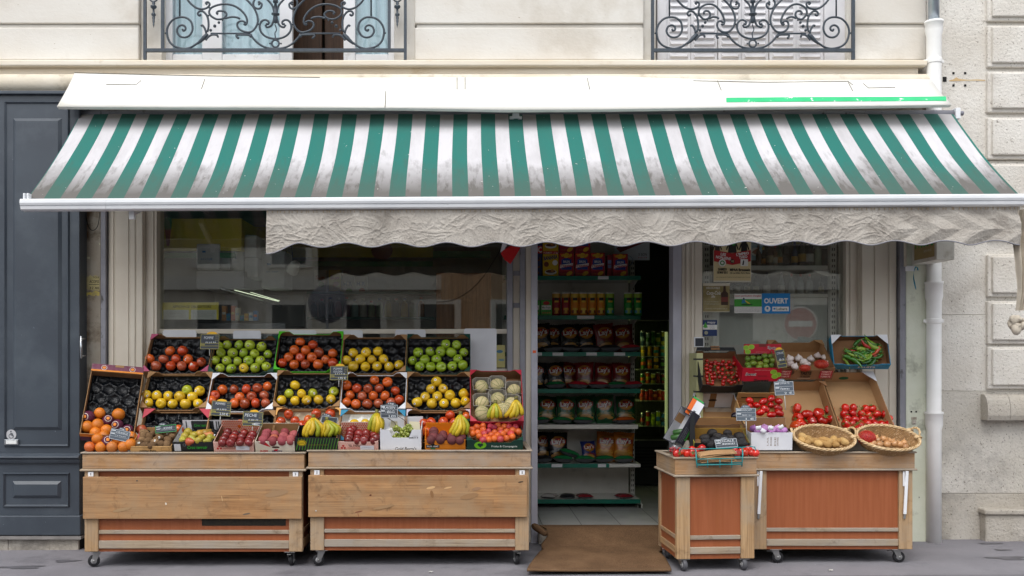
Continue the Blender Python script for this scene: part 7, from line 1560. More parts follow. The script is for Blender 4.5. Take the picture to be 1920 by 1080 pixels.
bunch('banana bunch leaning at the right edge of the melon crate', c4(895, 605), fing(c4, [(850, 690, 808, 740, 0), (880, 700, 850, 745, -.02), (905, 700, 890, 740, -.01), (940, 680, 945, 725, 0)]), -.84, .017)

# ---------------------------------------------------------------- price signs
SLT = mat('slate_board', '30363e', '383f48', sc=9, rough=.6); SLG = mat('grey_slate_board', '4c5560', '566069', sc=9, rough=.6); CHK = paint('c9ced2', .9); YLI = paint('b3a84a'); TAGY = paint('dca81e')
def sign(lab, px0, py0, px1, py1, Y, lines, border='yellow', top=None, roll=0, stem=0, slate=None, price=None, rr=None, lean=10):
    cx, cy = (px0 + px1) / 2, (py0 + py1) / 2; k = L_(1, Y); w, h = (px1 - px0) * k, (py1 - py0) * k; M = Matrix.Translation(P(cx, cy, Y)) @ Matrix.Rotation(radians(roll), 4, 'Y') @ Matrix.Rotation(radians(-lean), 4, 'X')
    T = thing('price_sign', lab, 'price sign', None, 'small chalk price signs', M); rr = random.Random(int(px0 * 7)); slate = slate or SLT; mb = MB(); mb.box((-w / 2, 0, -h / 2), (w / 2, .003, h / 2), slate); A = Art(mb, RX90, .0006)
    if border: A.frame(-w / 2 + .002, -h / 2 + .002, w / 2 - .002, h / 2 - .002, .0022, YLI if border == 'yellow' else (paint('35b04a') if border == 'green' else CHK))
    if border == 'yellow':
        A.rect(-w / 2 + .004, -h * .12, w / 2 - .004, -h * .1, YLI); A.rect(-w / 2 + .004, -h * .3, w / 2 - .004, -h * .28, YLI); A.text('Origine', -w * .36, -h * .2, h * .09, YLI, w=w * .24, bold=.03)
        for y in (.36, .22, .08): A.scrawl(w * .3, w * .44, h * y, h * .05, YLI, rr)
    elif border != 'none':
        A.rect(-w * .45, h * .3, -w * .25, h * .38, CHK); A.rect(-w * .45, h * .0, -w * .25, h * .08, CHK); A.rect(-w * .45, h * .12, w * .45, h * .135, CHK); A.rect(-w * .45, -h * .2, w * .45, -h * .185, CHK)
    for s, x, y, hh, ww in lines: A.text(s, x * w, y * h, hh * h, CHK, w=ww * w, bold=.0, shear=.15)
    A.scrawl(-w * .2, w * .3, h * -.06, h * .11, CHK, rr)
    if price: A.text(price, w * .18, -h * .36, h * .16, CHK, w=w * .42)
    mb.build('board', T, local=True)
    if top:
        mb = MB(); pts = [(w * top[1] + w * top[2] * cos(a), h / 2 + top[3] * h * sin(a)) for a in (pi * q / 10 for q in range(11))]; mb.prism(pts, -.0035, -.0005, TAGY if top[0] == 'y' else slate, RX90)
        if len(top) > 4: Art(mb, RX90, .004).text(top[4], w * top[1], h / 2 + top[3] * h * .45, top[3] * h * .45, CHK, w=w * top[2] * 1.1)
        mb.build('top_tab', T, local=True)
    if stem: mb = MB(); mb.tube([Vector((0, .004, -h / 2 + .01)), Vector((.0, .012, -h / 2 - stem))], .003, mat('clear_plastic_stem', 'b9bcb8', rough=.3), 6); mb.build('stem', T, local=True)
    return T
sign('price sign with a yellow tab between the pink cornered and green crates', 375.5, 626, 411, 655, -.38, [('POMME', -.05, .25, .18, .5)], top=('y', .1, .28, .16), stem=.05)
sign('price sign with a yellow tab between the kraft and white crates', 618.5, 686, 652.5, 713, -.56, [('POMME', -.05, .3, .16, .5), ('GOLDEN', -.05, .1, .14, .5)], top=('y', .05, .25, .16), price='1,95 €', stem=.05)
sign('tilted price sign on a clear stem above the pears', 396, 752, 433, 780, -.84, [('POMMES', -.05, .32, .16, .5)], top=('y', 0, .25, .14), roll=4, price='2,50 €', stem=.07)
sign('price sign reading PECHE above the honeycomb box', 455, 772, 493, 799, -.84, [('PECHE', -.1, .25, .22, .6)], top=('y', .05, .22, .14), price='€', roll=2, stem=.05)
sign('dark price sign reading RAISIN above the grapes', 713.5, 759, 746, 784, -.84, [('RAISIN', .0, .3, .22, .7), ('BLC', .1, -.02, .2, .4)], border='chalk', top=('s', .1, .3, .22, '1kg'), price='2 €95', stem=.06)
sign('small dark kilo sign among the bananas', 602, 781, 633, 795, -.83, [], border='none', top=('s', -.2, .3, .35, '1kg'), roll=8)
sign('grey sign leaning among the loose oranges', 206, 806, 243, 826, -.905, [('ORANGE', .1, .25, .2, .6)], border='chalk', top=('s', .05, .2, .25, '1kg'), roll=12, slate=SLG)
sign('green edged price sign behind the kiwis', 291, 797, 331, 811, -.82, [('KIWI', .1, .1, .3, .4)], border='green', roll=-6, top=('s', -.15, .2, .4, '1kg'))
# ---------------------------------------------------------------- right stand
R5 = (1300, 610, 7.714); R6 = (1440, 610, 7.385); R7 = (1240, 720, 6.75); R8 = (1460, 680, 6.0)
def rcrate(key, lab, px0, px1, py_back, py_front, Yf, tilt, H=.1, **k):
    a = P(870, py_front, Yf); n = Vector((0, -sin(radians(tilt)), cos(radians(tilt)))); b = ray_plane(870, py_back, a, n); D = (b - a).length; W = L_(px1 - px0, (a.y + b.y) / 2) - .004
    crate(key, lab, W, D, H, (px0 + px1) / 2, py_front, Yf, tilt, **k)
rcrate('CH', 'black card crate of cherry tomatoes on the vine', 1317, 1394, 658, 722, -.45, 52, gus=None, out=CBK, side_out=CBK, inn=KRD, low=.8)
def flapblack(mb, W, D, H): mb.prism([(-W / 2, 0), (W / 2, 0), (W * .46, .03), (-W * .46, .03)], 0, .004, CBK, Matrix.Translation((0, D + .001, H + .001)) @ Matrix.Rotation(radians(10), 4, 'X')); mb.box((-W * .12, D + .006, H + .002), (W * .1, D + .045, H + .009), KRD)
T_, M_, n_, W_, D_, H_ = CRATES['CH']; mb = MB(); flapblack(mb, W_, D_, H_); mb.build('top_flap', T_, local=True)
fruits('cherry tomato', 'CH', 'the black cherry tomato crate', [(195, 515), (255, 545), (315, 535), (430, 520), (515, 530), (410, 565), (475, 570), (585, 555), (640, 575), (190, 580), (250, 600), (365, 560), (545, 605), (190, 625), (245, 650), (310, 570), (355, 620), (430, 640), (490, 610), (495, 690), (420, 700), (560, 690), (625, 640), (630, 680), (310, 695), (360, 680), (200, 690), (310, 755), (380, 750), (250, 710), (190, 745), (265, 755), (565, 755), (630, 730), (670, 790), (435, 805), (510, 800), (550, 830), (430, 855), (275, 805), (205, 790), (215, 835), (270, 840), (600, 815), (455, 760)], R5, .0185, z=.05, colours='b01a14,c02218,9c1612', jit=.5, group='cherry tomatoes in the black crate')
def vine(key, pts, conv, lab, z=.075):
    p0, n = plane(key, z); q = [ray_plane(conv[0] + x / conv[2], conv[1] + y / conv[2], p0, n) for x, y in pts]; t = thing('tomato_vine', lab, 'vine', q[0], 'tomato vines'); mb = MB(); q = crs(q, 5); mb.tube(q, .0022, GCAL, 5)
    for k in range(0, len(q), 2): d = Vector((RNG.uniform(-1, 1), RNG.uniform(-.4, .1), RNG.uniform(-1, 1))).normalized(); mb.tube([q[k], q[k] + d * .012, q[k] + d * .02 + Vector((0, -.004, -.004))], .0016, GCAL, 5)
    mb.build('stalk', t)
vine('CH', [(300, 580), (320, 660), (340, 700)], R5, 'thin brown vine stalk at the left of the cherry tomatoes'); vine('CH', [(225, 690), (240, 760), (260, 830)], R5, 'brown vine stalk low on the left of the cherry tomatoes'); vine('CH', [(440, 610), (490, 650), (510, 730)], R5, 'brown vine stalk in the middle of the cherry tomatoes'); vine('CH', [(620, 590), (610, 660), (560, 730)], R5, 'brown vine stalk at the right of the cherry tomatoes')
# lime box: red, with a printed lid standing behind
LG1, LG2 = paint('7fae2a'), paint('a8c84a')
def limes_art(A, W, H):
    A.rect(-W / 2, -H / 2, W / 2, H / 2, CRD2)
    for x, y in ((.3, .2), (.42, .0), (.34, -.12)): A.ell(W * x, H * y, .026, .02, LG2); A.ell(W * x, H * y, .022, .017, LG1)
    A.text('Sweet', -W * .28, H * .06, .024, paint('e2dcd8'), w=W * .28, shear=.2, bold=.04); A.text('Sweet', -W * .28, H * .06, .02, paint('1d1614'), w=W * .26, shear=.2); A.text('Sweet', 0, -H * .4, .022, paint('1d1614'), w=W * .4, shear=.2, bold=.03); A.scrawl(-W * .2, W * .2, H * .36, .005, paint('e2c8c4'), RNG); A.rect(-W * .1, -H * .1, W * .14, -H * .05, paint('7d1420'))
CRD2 = mat('bright_red_card', 'b3122a', 'a81026', sc=8, rough=.5)
rcrate('LI', 'bright red printed box of limes with its lid up', 1393, 1466, 664, 690, -.46, 22, H=.115, out=CRD2, side_out=CRD2, inn=KRD, low=1, art=limes_art)
T_, M_, n_, W_, D_, H_ = CRATES['LI']; mb = MB(); b = P(1430, 663, -.28); hh = L_(18, -.28); ww = L_(70, -.28)
mb.box((b.x - ww / 2, b.y, b.z), (b.x + ww / 2, b.y + .004, b.z + hh), CRD2); A = Art(mb, AM(b + Vector((0, 0, hh / 2))))
for x, y in ((-.44, .1), (-.3, .2), (-.4, -.3)): A.ell(ww * x, hh * y, .024, .02, LG2); A.ell(ww * x, hh * y, .02, .017, LG1)
A.text('Spring', ww * .28, hh * .1, .022, paint('e2dcd8'), w=ww * .3, rot=-.1, bold=.04); A.text('Spring', ww * .28, hh * .1, .019, paint('1d1614'), w=ww * .28, rot=-.1); A.rect(-ww * .1, hh * .2, ww * .1, hh * .5, paint('7a2420')); A.scrawl(-ww * .18, ww * .18, -hh * .35, .004, paint('e2c8c4'), RNG)
mb.v = [M_.inverted() @ v for v in mb.v]; mb.build('lid_flap', T_, local=True)
fruits('lime', 'LI', 'the red lime box', [(785, 490), (860, 475), (945, 480), (1030, 450), (1110, 450), (785, 565), (865, 550), (965, 560, '7d8a24'), (1050, 525), (1145, 510), (1045, 590), (1130, 580), (800, 610), (950, 610)], R5, .0255, colours='3f6a1f,4c7a24,6a8a2a', pl=(P(1430, 692, -.46) + Vector((0, .03, 0)), Vector((0, -.64, .77)).normalized()))
# garlic box and chilli box
def tast(A, W, H):
    for s in (-1, 1):
        A.ell(W * .34 * s + (.02 if s < 0 else 0), H * .12, .045, .034, paint('4a3020')); A.rect(W * .36 * s - .05, -H * .34, W * .36 * s + .05, H * .3, paint('a3202c'))
        for q, tx in enumerate(('TOMATO', 'TOMAT', 'TOMATE')): A.text(tx, W * .36 * s, H * (.2 - .2 * q), .016, paint('d8b8ac'), w=.08, bold=.03)
    A.text('TASTE', 0, H * .1, .03, paint('2a1d14'), w=W * .2, bold=.05); A.text('OF NATURE', 0, -H * .18, .016, paint('2a1d14'), w=W * .18, bold=.03); A.rect(-W * .13, -H * .34, W * .1, -H * .31, paint('b8a890'))
rcrate('GA', 'brown printed card box of garlic and netted onions', 1460, 1566, 638, 690, -.46, 38, H=.12, inn=KR, out=KRD, side_out=KRD, gus=KR, glen=.07, gstyle='top', low=.8, art=tast)
fruits('garlic', 'GA', 'the garlic box', [(300, 465), (425, 450), (590, 470), (685, 425), (790, 445), (840, 490), (370, 568), (540, 535), (305, 530), (830, 530), (490, 510)], R6, .031, z=.05, colours='e2dcd6,dcd2cc,e8e4e0', rot=(-20, 10), jit=.3)
def netbag(lab, px, py, Y, rx, rz, col, seed):
    c = P(px, py, Y); t = thing('net_bag', lab, 'net bag', c, 'red net bags of onions'); rr = random.Random(seed); mb = MB(); NET = mat('red_net_' + col, col, 'a83a24', sc=30, rough=.35, bump=.6, bsc=60)
    prof = [(sin(pi * k / 12) * 1, -cos(pi * k / 12)) for k in range(13)]; mb.lathe([(r * rx, z * rz) for r, z in prof], 24, NET, Matrix.Translation(c), sy=.75); mb.v = [c + (v - c) * (1 + .16 * noise.noise((v - c) * 22 + Vector((seed, 0, 0)))) for v in mb.v]; mb.build('onions', t)
    mb = MB()
    for k in range(14):
        a = 2 * pi * k / 14
        for tw in (1, -1): mb.tube([c + Vector((sin(pi * q / 10) * rx * 1.12 * cos(a + tw * q * .16), sin(pi * q / 10) * rx * .84 * sin(a + tw * q * .16), -cos(pi * q / 10) * rz * 1.1)) for q in range(11)], .0012, mat('net_thread', 'c23a2a', rough=.4), 4)
    mb.build('net', t)
netbag('red net bag of onions among the garlic', 1540, 683, -.44, .052, .032, '8a1d14', 3); netbag('small red net bag with a blue tag among the garlic', 1509, 690, -.455, .04, .024, '9a3018', 5)
def chill_art(A, W, H): A.text('FRUITS', W * .1, -H * .1, .028, paint('c9d2d6'), w=W * .3, bold=.04); A.scrawl(W * .2, W * .36, H * .2, .006, paint('c9d2d6'), RNG)
rcrate('CI', 'blue edged card box of green and red chillies', 1566, 1668, 628, 683, -.46, 64, H=.09, yaw=-9, inn=KRD, out=CBL, side_out=CBL, gus=CW, glen=.08, gstyle='top', low=.8, art=chill_art)
CHM = skin('chilli_skin', .18, None, coat=.3)
mb = MB(); pts = crs([(0, 0, 0), (.25, .03, .02), (.55, .02, .0), (.85, -.06, .03), (1.05, -.16, .05)], 4); n_p = len(pts); mb.tube(pts, [(.075 + .03 * sin(pi * i / n_p)) * (1 - (i / (n_p - 1)) ** 2.2) + .006 for i in range(n_p)], CHM, 8); mb.tube([(0, 0, 0), (-.06, .0, .01), (-.16, .02, .03)], [.06, .035, .02], GCAL, 6); o = mb.build('chilli'); ME['chilli'] = o.data; bpy.data.objects.remove(o)
p0, n0 = plane('CI', .045); rr = random.Random(9); Tq = CRATES['CI']
for k in range(74):
    px = rr.uniform(1580, 1652); py = 647 + 27 * rr.random() ** .85
    if k > 62: px = rr.uniform(1640, 1654); py = rr.uniform(646, 672)
    o = bpy.data.objects.new('chilli', ME['chilli']); C.objects.link(o); c = rr.random(); red = c > .84; lt = c < .2; nm_ = 'red' if red else ('pale green' if lt else 'dark green')
    tag(o, '%s chilli in the blue edged box' % nm_, 'chilli', '%s chillies in the blue edged box' % nm_); pos = ray_plane(px, py, p0 + n0 * rr.uniform(-.01, .035), n0); o.location = pos
    sc = rr.uniform(.085, .12); o.scale = (sc, sc * 1.5, sc * 1.5); a = rr.choice((rr.uniform(-.9, .9), rr.uniform(2.2, 4.1), rr.uniform(.6, 1.4))) if 1604 < px < 1622 else (rr.uniform(-1.1, .8) if px < 1612 else rr.uniform(2.3, 4.2))
    o.rotation_euler = (Matrix.Rotation(radians(64), 3, 'X') @ Matrix.Rotation(a, 3, 'Z') @ Matrix.Rotation(rr.uniform(-.25, .25), 3, 'Y')).to_euler()
    cl = Vector(lin(rr.choice(('a8241a', 'b8461c')) if red else (rr.choice(('6f9a2a', '8aa83a')) if lt else rr.choice(('2f6a1c', '3a7a22', '27581a'))))[:3]); o.color = (*cl, 1)
# lower tier: white box, wooden crate of plum tomatoes, two big tomato boxes
def whback(A, W, H): A.rect(-W / 2, -H / 2, W / 2, H * .5, CW); A.rect(-W * .08, -H / 2, W * .08, H * .5, KR); A.ell(0, H * .06, .034, .012, mat('dark_hole', '2a1d12')); A.rect(-W * .5, -H * .5, -W * .08, -H * .42, CBK); A.rect(W * .08, -H * .5, W * .46, -H * .42, CBK)
rcrate('WB', 'white box with a brown strip and hand hole holding an aubergine', 1320, 1399, 737, 803, -.6, 38, H=.16, inn=KR, out=CW, side_out=CW, low=1, backart=whback)
o = bpy.data.objects.new('aubergine', ME['aubergine']); C.objects.link(o); tag(o, 'dark aubergine lying in the white box with the brown strip', 'aubergine'); o.location = P(1383, 780, -.56); o.scale = (.032,) * 3; o.rotation_euler = (radians(80), 0, radians(70)); o.color = (*lin('1c1420')[:3], 1)
def slats(A, W, H):
    for x in (-.3, .05, .36): A.rect(W * x - .012, -H * .5, W * x + .012, -H * .12, paint('d8c39a'))
    A.rect(-W * .4, H * .2, W * .2, H * .26, mat('dark_hole', '2a1d12'))
rcrate('PT', 'tall slatted wooden crate of plum tomatoes', 1396, 1474, 748, 795, -.62, 40, H=.11, inn=woodmat('pine_inside', 'b98a58', 'a07545', 'c79c6a', 0), out=PINE, side_out=PINE, low=1, tall_back=.07, backart=slats)
fruits('plum tomato', 'PT', 'the slatted wooden crate', [(1120, 210), (1200, 270), (1290, 220), (1390, 185), (1385, 265), (1485, 220), (1310, 315), (1480, 305), (1255, 360), (1490, 365), (1395, 390), (1115, 290)], R7, .033, colours='b8140f,c41c14,a8120e', pl=(P(1435, 782, -.66), Vector((0, -.8, .6))), rot=(60, 60), jit=.2)
rcrate('BT', 'tall kraft box of big ribbed tomatoes', 1476, 1577, 712, 803, -.7, 47, H=.13, inn=KRL, out=KR, side_out=KR, gus=KRD, glen=.07, gstyle='top', low=.85)
fruits('beef tomato', 'BT', 'the kraft box under the garlic', [(205, 515), (317, 585), (453, 570), (577, 530), (215, 625), (495, 645), (605, 640), (258, 690), (368, 668), (185, 715, 'c8461c')], R8, .047, z=.045, colours='b8200f,c42a14,a81c10', desc='ribbed tomato', cat='tomato')
rcrate('VT', 'tall kraft box with white flaps holding vine tomatoes', 1573, 1678, 697, 803, -.7, 47, H=.12, inn=KRL, out=KR, side_out=KR, gus=CW, glen=.1, gstyle='top', low=.95, backart=lambda A, W, H: A.ell(0, -H * .1, .04, .018, mat('green_hole', '0f5a3a')))
fruits('tomato', 'VT', 'the kraft box with white flaps', [(750, 510), (840, 508), (975, 522), (1048, 515), (738, 578), (833, 570), (1105, 580), (1195, 580), (1240, 630), (858, 645), (945, 640), (1040, 640), (755, 690), (770, 630), (915, 705), (1000, 695), (1090, 695), (1245, 690), (830, 690), (800, 755), (885, 745), (1160, 700), (930, 580), (1010, 590)], R8, .034, z=.04, colours='c01c12,cc2818,b01610', desc='vine tomato', cat='tomato')
vine('VT', [(905, 480), (930, 550), (1000, 590), (1090, 560)], R8, 'dry vine stalk across the top of the vine tomatoes', .1); vine('VT', [(740, 630), (800, 680), (860, 690), (940, 640)], R8, 'dry vine stalk low on the vine tomatoes', .1); vine('VT', [(820, 720), (880, 700), (940, 660)], R8, 'dry vine stalk behind the onion basket', .1)
# white garlic box, avocados, tilted cucumber box
def whg(A, W, H):
    for q, x in enumerate((-.1, -.02, .08, .14)): A.text(['LAIL', 'ROSE', 'DE', 'LAUTREC'][q], W * x, 0, .012, paint('9a8a80'), w=H * .5, rot=pi / 2)
    A.rect(-W * .1, H * .44, W * .1, H * .5, CW)
crate('PG', 'white card box of pink garlic in the middle of the right stand', L_(77, -.92), .17, L_(33, -.92), 1447.5, 811, -.93, 4, inn=KRD, out=CW, side_out=CW, low=1, art=whg, tall_back=.09)
fruits('pink garlic', 'PG', 'the white card box', [(1170, 565), (1305, 555), (1395, 578), (1480, 560), (1220, 600), (1545, 590), (1290, 605), (1490, 600), (1400, 605)], R7, .033, colours='b07ac0,a86ab8,c090c8', pl=(P(1447, 811, -.92) + Vector((0, .04, .0)), Vector((0, -.7, .7)).normalized()), rot=(-20, 15), cat='garlic')
for k, (x, y, r) in enumerate(((1230, 555, -10), (1290, 595, 35), (1385, 555, 10), (1515, 545, -25))):
    t = thing('paper_tag', 'white paper tag %s on the pink garlic' % ('far left', 'rolled in the middle', 'upper middle', 'far right')[k], 'tag', P(1240 + x / 6.75, 720 + y / 6.75, -.94), 'white paper tags on the pink garlic'); mb = MB(); mb.grid(lambda u, v: P(1240 + x / 6.75, 720 + y / 6.75, -.945) + Matrix.Rotation(radians(r), 3, 'Y') @ Vector(((u - .5) * .04, -.006 * cos((u - .5) * 3), (v - .5) * .03)), 6, 2, CW); mb.build('paper', t, solid=.0008)
rcrate('AV', 'kraft box of avocados on the narrow cart', 1303, 1406, 796, 831, -1.0, 27, H=.085, inn=KR, out=CBK, side_out=mat('yellow_printed_card', '8f8a3a', '6a6a2a', sc=20), low=.9, tall_back=.0, art=lambda A, W, H: [A.ell(W * x, H * .1, .018, .014, paint('7fae2a')) for x in (-.4, .4)] + [A.scrawl(-W * .2, W * .2, 0, .012, paint('b8923a'), RNG)])
fruits('avocado', 'AV', 'the avocado box', [(555, 680), (645, 625), (835, 625), (720, 675), (985, 665), (870, 690), (565, 740), (670, 725), (785, 700), (1010, 725), (640, 770), (945, 735), (1015, 755)], R7, .041, colours='17161a,1d1b1f,24201f', pl=heap('AV', -.004, 36), rot=(70, 0), jit=.2)
rcrate('KB', 'empty kraft box behind the avocados', 1288, 1400, 783, 803, -.83, 20, H=.1, inn=KR, out=mat('yellowed_kraft', 'a8823a', '9a7834', sc=9, rough=.8), side_out=CBK, low=1)
def cuc_art(A, W, H): [A.scrawl(-W * .36, W * .05, y, .008, paint('9a9fa8'), RNG) for y in (.024, .008, -.008)]; A.text('RAMON', -W * .1, -.03, .018, paint('3fa83a'), w=.1, bold=.04)
crate('CU', 'white lined box of cucumbers tipped up on its end', .28, .13, .09, 1282, 802, -.96, 33, roll=-60, inn=mat('grey_white_card', 'b6b6ba', 'a8a8ad', sc=6, rough=.7), out=mat('slate_printed_card', '2c2b36', '34333f', sc=6, rough=.55), side_out=mat('slate_printed_card', '2c2b36'), low=1, art=cuc_art)
T_, M_, n_, W_, D_, H_ = CRATES['CU']; mb = MB(); mb.box((W_ * .08, D_ - .0062, .004), (W_ * .32, D_ - .0056, H_ * .97), KR); mb.build('card_strip', T_, local=True)
p0, n0 = plane('CU', .05)
for k, (x, y) in enumerate(((222, 608), (195, 672))):
    o = bpy.data.objects.new('cucumber', ME['cucumber']); C.objects.link(o); tag(o, '%s cucumber in the tipped white lined box' % ('upper', 'lower')[k], 'cucumber', 'cucumbers in the tipped box'); o.location = ray_plane(1240 + x / 6.75, 720 + y / 6.75, p0, n0); o.scale = (.022, .022, .018); o.rotation_euler = (radians(50), radians(75), radians(20)); o.color = (*lin('2f5a24')[:3], 1)
t = thing('label_card', 'orange and white label card leaning behind the cucumber box', 'card', P(1304, 775, -.9)); mb = MB()
M = Matrix.Translation(P(1303, 765, -.88)) @ Matrix.Rotation(radians(33), 4, 'Y') @ Matrix.Rotation(radians(-15), 4, 'X'); mb.box((-.055, 0, -.075), (.055, .004, .075), mat('slate_printed_card', '2c2b36')); A = Art(mb, RX90, .0006); A.rect(-.05, -.07, -.015, .06, paint('d8641c')); A.rect(-.015, -.07, .05, .06, CW); A.rect(.0, -.06, .02, -.02, paint('4a4a52')); A.rect(-.05, .062, .04, .075, paint('2f9a4a')); mb.v = [M @ v for v in mb.v]; mb.build('card', t)
t = thing('black_card_flap', 'upright black folded card between the cucumbers and avocados', 'card', P(1299, 830, -.95)); mb = MB(); mb.prism([(X_(1293, -.95), Z_(838, -.95)), (X_(1304, -.95), Z_(838, -.95)), (X_(1302, -.95), Z_(776, -.95)), (X_(1294, -.95), Z_(774, -.95))], .95, .944, CBK, RX90); mb.build('card', t)
t = thing('crisp_column', 'yellowish strip of stacked crate edges beside the door frame', 'crate', P(1310, 770, -.35)); mb = MB(); mb.pbox(1306, 662, 1318, 830, -.3, .25, mat('yellow_green_strip', 'b9b98a', 'a8a878', sc=6, rough=.7))
for y in (672, 704, 733, 757): mb.pbox(1305.5, y, 1318.5, y + 3, -.303, .1, CBK)
mb.build('strip', t)
# baskets
WIC = mat('wicker_willow', 'b08a5c', '8f6c42', sc=30, rough=.55, speck='cfb088', ssc=60, sth=(.56, .62)); WIC2 = mat('wicker_rim_willow', 'dcc29a', 'bf9f70', sc=24, rough=.5)
def basket(lab, px, py, Y, rx, ry, dep, tilt, yaw, handles):
    M = Matrix.Translation(P(px, py, Y)) @ Euler((radians(tilt), radians(yaw), 0)).to_matrix().to_4x4(); T = thing('wicker_basket', lab, 'basket', None, 'wicker baskets on the right stand', M)
    mb = MB(); ns = 34; rows_ = 17
    for k in range(rows_):
        v = k / (rows_ - 1); z = -dep * (1 - v); s = .7 + .3 * v ** .7; pts = []
        for q in range(ns * 2):
            a = 2 * pi * q / (ns * 2); wv = .005 * (1 if (q // 1 + k) % 2 else -1); pts.append((cos(a) * (rx * s + wv), sin(a) * (ry * s + wv), z))
        mb.tube(pts, .0052, WIC, 5, closed=True)
    for q in range(ns):
        a = 2 * pi * (q * 2) / (ns * 2); mb.tube([(cos(a) * rx * (.7 + .3 * v ** .7), sin(a) * ry * (.7 + .3 * v ** .7), -dep * (1 - v)) for v in (0, .25, .5, .75, 1)], .004, WIC, 5)
    mb.build('weave', T, local=True)
    mb = MB(); mb.prism([(cos(2 * pi * q / 40) * rx * .7, sin(2 * pi * q / 40) * ry * .7) for q in range(40)], -dep - .004, -dep + .004, WIC); mb.build('base', T, local=True)
    mb = MB()
    for ph in (0, 2.1, 4.2): mb.tube([(cos(a) * (rx + .007 * cos(ph + a * 14)), sin(a) * (ry + .007 * cos(ph + a * 14)), .007 * sin(ph + a * 14)) for a in (2 * pi * q / 150 for q in range(150))], .0058, WIC2, 6, closed=True)
    mb.build('rim', T, local=True)
    for hd in handles:
        mb = MB(); a = radians(hd); c = Vector((cos(a) * rx, sin(a) * ry, 0)); tn = Vector((-sin(a), cos(a), 0)); ou = Vector((cos(a), sin(a), 0))
        for ph in (0, pi): mb.tube([c + tn * (.045 * cos(pi * q / 20)) + ou * (.022 * sin(pi * q / 20)) + Vector((0, 0, .045 * sin(pi * q / 20))) + ou * .004 * cos(ph + q * .9) + Vector((0, 0, .004 * sin(ph + q * .9))) for q in range(21)], .006, WIC2, 6)
        for s in (-1, 1):
            cc = c + tn * .045 * s
            for q in range(4): mb.tube([cc + Vector((.013 * cos(b), .013 * cos(b) * 0, 0)) + ou * .012 * cos(b) + Vector((0, 0, .013 * sin(b))) + tn * (q - 1.5) * .006 for b in (2 * pi * w / 10 for w in range(10))], .004, WIC2, 5, closed=True)
        mb.build('handle', T, local=True)
    return M
BM1 = basket('wicker basket of potatoes', 1545, 820, -.87, L_(57, -.87), .15, .085, 33, 1.5, (20, 172)); BM2 = basket('wicker basket of onions with a tall end handle', 1665, 820, -.87, L_(58, -.87), .15, .085, 33, 2.5, (22,))
bn = Vector((0, -sin(radians(36)), cos(radians(36))))
fruits('potato', None, 'the potato basket', [(280, 840), (325, 905), (410, 880), (440, 920), (515, 870), (540, 920), (580, 890), (635, 915), (620, 860), (730, 895), (255, 880), (340, 865), (690, 880), (480, 905)], R8, .036, colours='b8945a,ad8850,c4a268', pl=(P(1545, 828, -.9), bn), rot=(60, 60), jit=.3)
fruits('onion', None, 'the onion basket', [(1060, 915), (1130, 920), (1175, 865), (1220, 920), (1280, 885), (1300, 920), (1360, 925), (1410, 900), (1425, 940), (1120, 870), (1090, 850), (1040, 930), (1230, 880)], R8, .029, colours='a8703f,b57d4c,9c6438', pl=(P(1665, 830, -.9), bn), rot=(30, 30), jit=.4)
netbag('large red net bag of onions in the onion basket', 1625, 821, -.89, .06, .05, 'a31c28', 8)
# tomatoes, punnet, wire rack and paper bags on the narrow cart
fruits('tomato', None, 'the front of the narrow cart', [(195, 880), (260, 862, 'c83c1a'), (325, 880), (395, 878), (440, 862), (385, 832), (510, 815), (930, 840), (960, 872, 'b8362e'), (1060, 862, 'c83418'), (1100, 835), (1145, 862), (1190, 875), (1020, 852)], R7, .032, colours='c01c12,cc2818,b81a12', pl=(P(1340, 851, -1.11), Vector((0, -.45, .9)).normalized()), jit=.1)
t = thing('plastic_punnet', 'clear plastic punnet of red berries at the corner of the narrow cart', 'punnet', P(1266, 845, -1.08)); mb = MB(); c = P(1266, 851, -1.07); CLR = glassmat('clear_punnet', 'e9eeee', 2.5, .1)
mb.lathe([(.04, 0), (.052, .02), (.054, .055), (.04, .075), (.02, .08), (0, .08)], 20, CLR, Matrix.Translation(c)); mb.build('tub', t); mb = MB(); rr = random.Random(2)
for k in range(30): p = c + Vector((rr.uniform(-.036, .036), rr.uniform(-.036, .036), rr.uniform(.01, .045))); mb.lathe([(.008 * sin(pi * q / 5), -.008 * cos(pi * q / 5)) for q in range(6)], 8, paint('b3202a', .3), Matrix.Translation(p))
o = mb.build('berries', t); o['kind'] = 'stuff'
TEAL = mat('teal_wire_paint', '1f8f90', '1a7f84', sc=20, rough=.35)
t = thing('wire_rack', 'teal wire rack hooked over the front of the narrow cart', 'rack', P(1349, 876, -1.2)); mb = MB(); Y1, Y2 = -1.17, -1.265; r = .0042
q = lambda x, y, Y: P(x, y, Y)
for Y in (Y1, Y2):
    yy = 0 if Y == Y2 else -3
    mb.tube([q(1305, 852 + yy, Y), q(1307, 877 + yy, Y)], r, TEAL, 6); mb.tube([q(1393, 849 + yy, Y), q(1391, 875 + yy, Y)], r, TEAL, 6); mb.tube([q(1307, 872 + yy, Y), q(1391, 870.5 + yy, Y)], r, TEAL, 6); mb.tube([q(1306, 861 + yy, Y), q(1392, 859 + yy, Y)], r * .8, TEAL, 6)
    for x in (1327, 1350, 1372): mb.tube([q(x, 862 + yy, Y), q(x, 877 + yy, Y)], r * .7, TEAL, 6)
for x, y in ((1307, 872), (1391, 870.5), (1306, 861), (1392, 859), (1327, 875), (1350, 875), (1372, 875)): mb.tube([q(x, y - 3, Y1), q(x, y, Y2)], r * .8, TEAL, 6)
mb.tube(crs([q(1275, 856, -1.12), q(1275, 842, -1.12), q(1303, 842, -1.14), q(1350, 841, -1.14), q(1390, 839, -1.14), q(1415, 838, -1.12), q(1416, 852, -1.12)], 2), r, TEAL, 6)
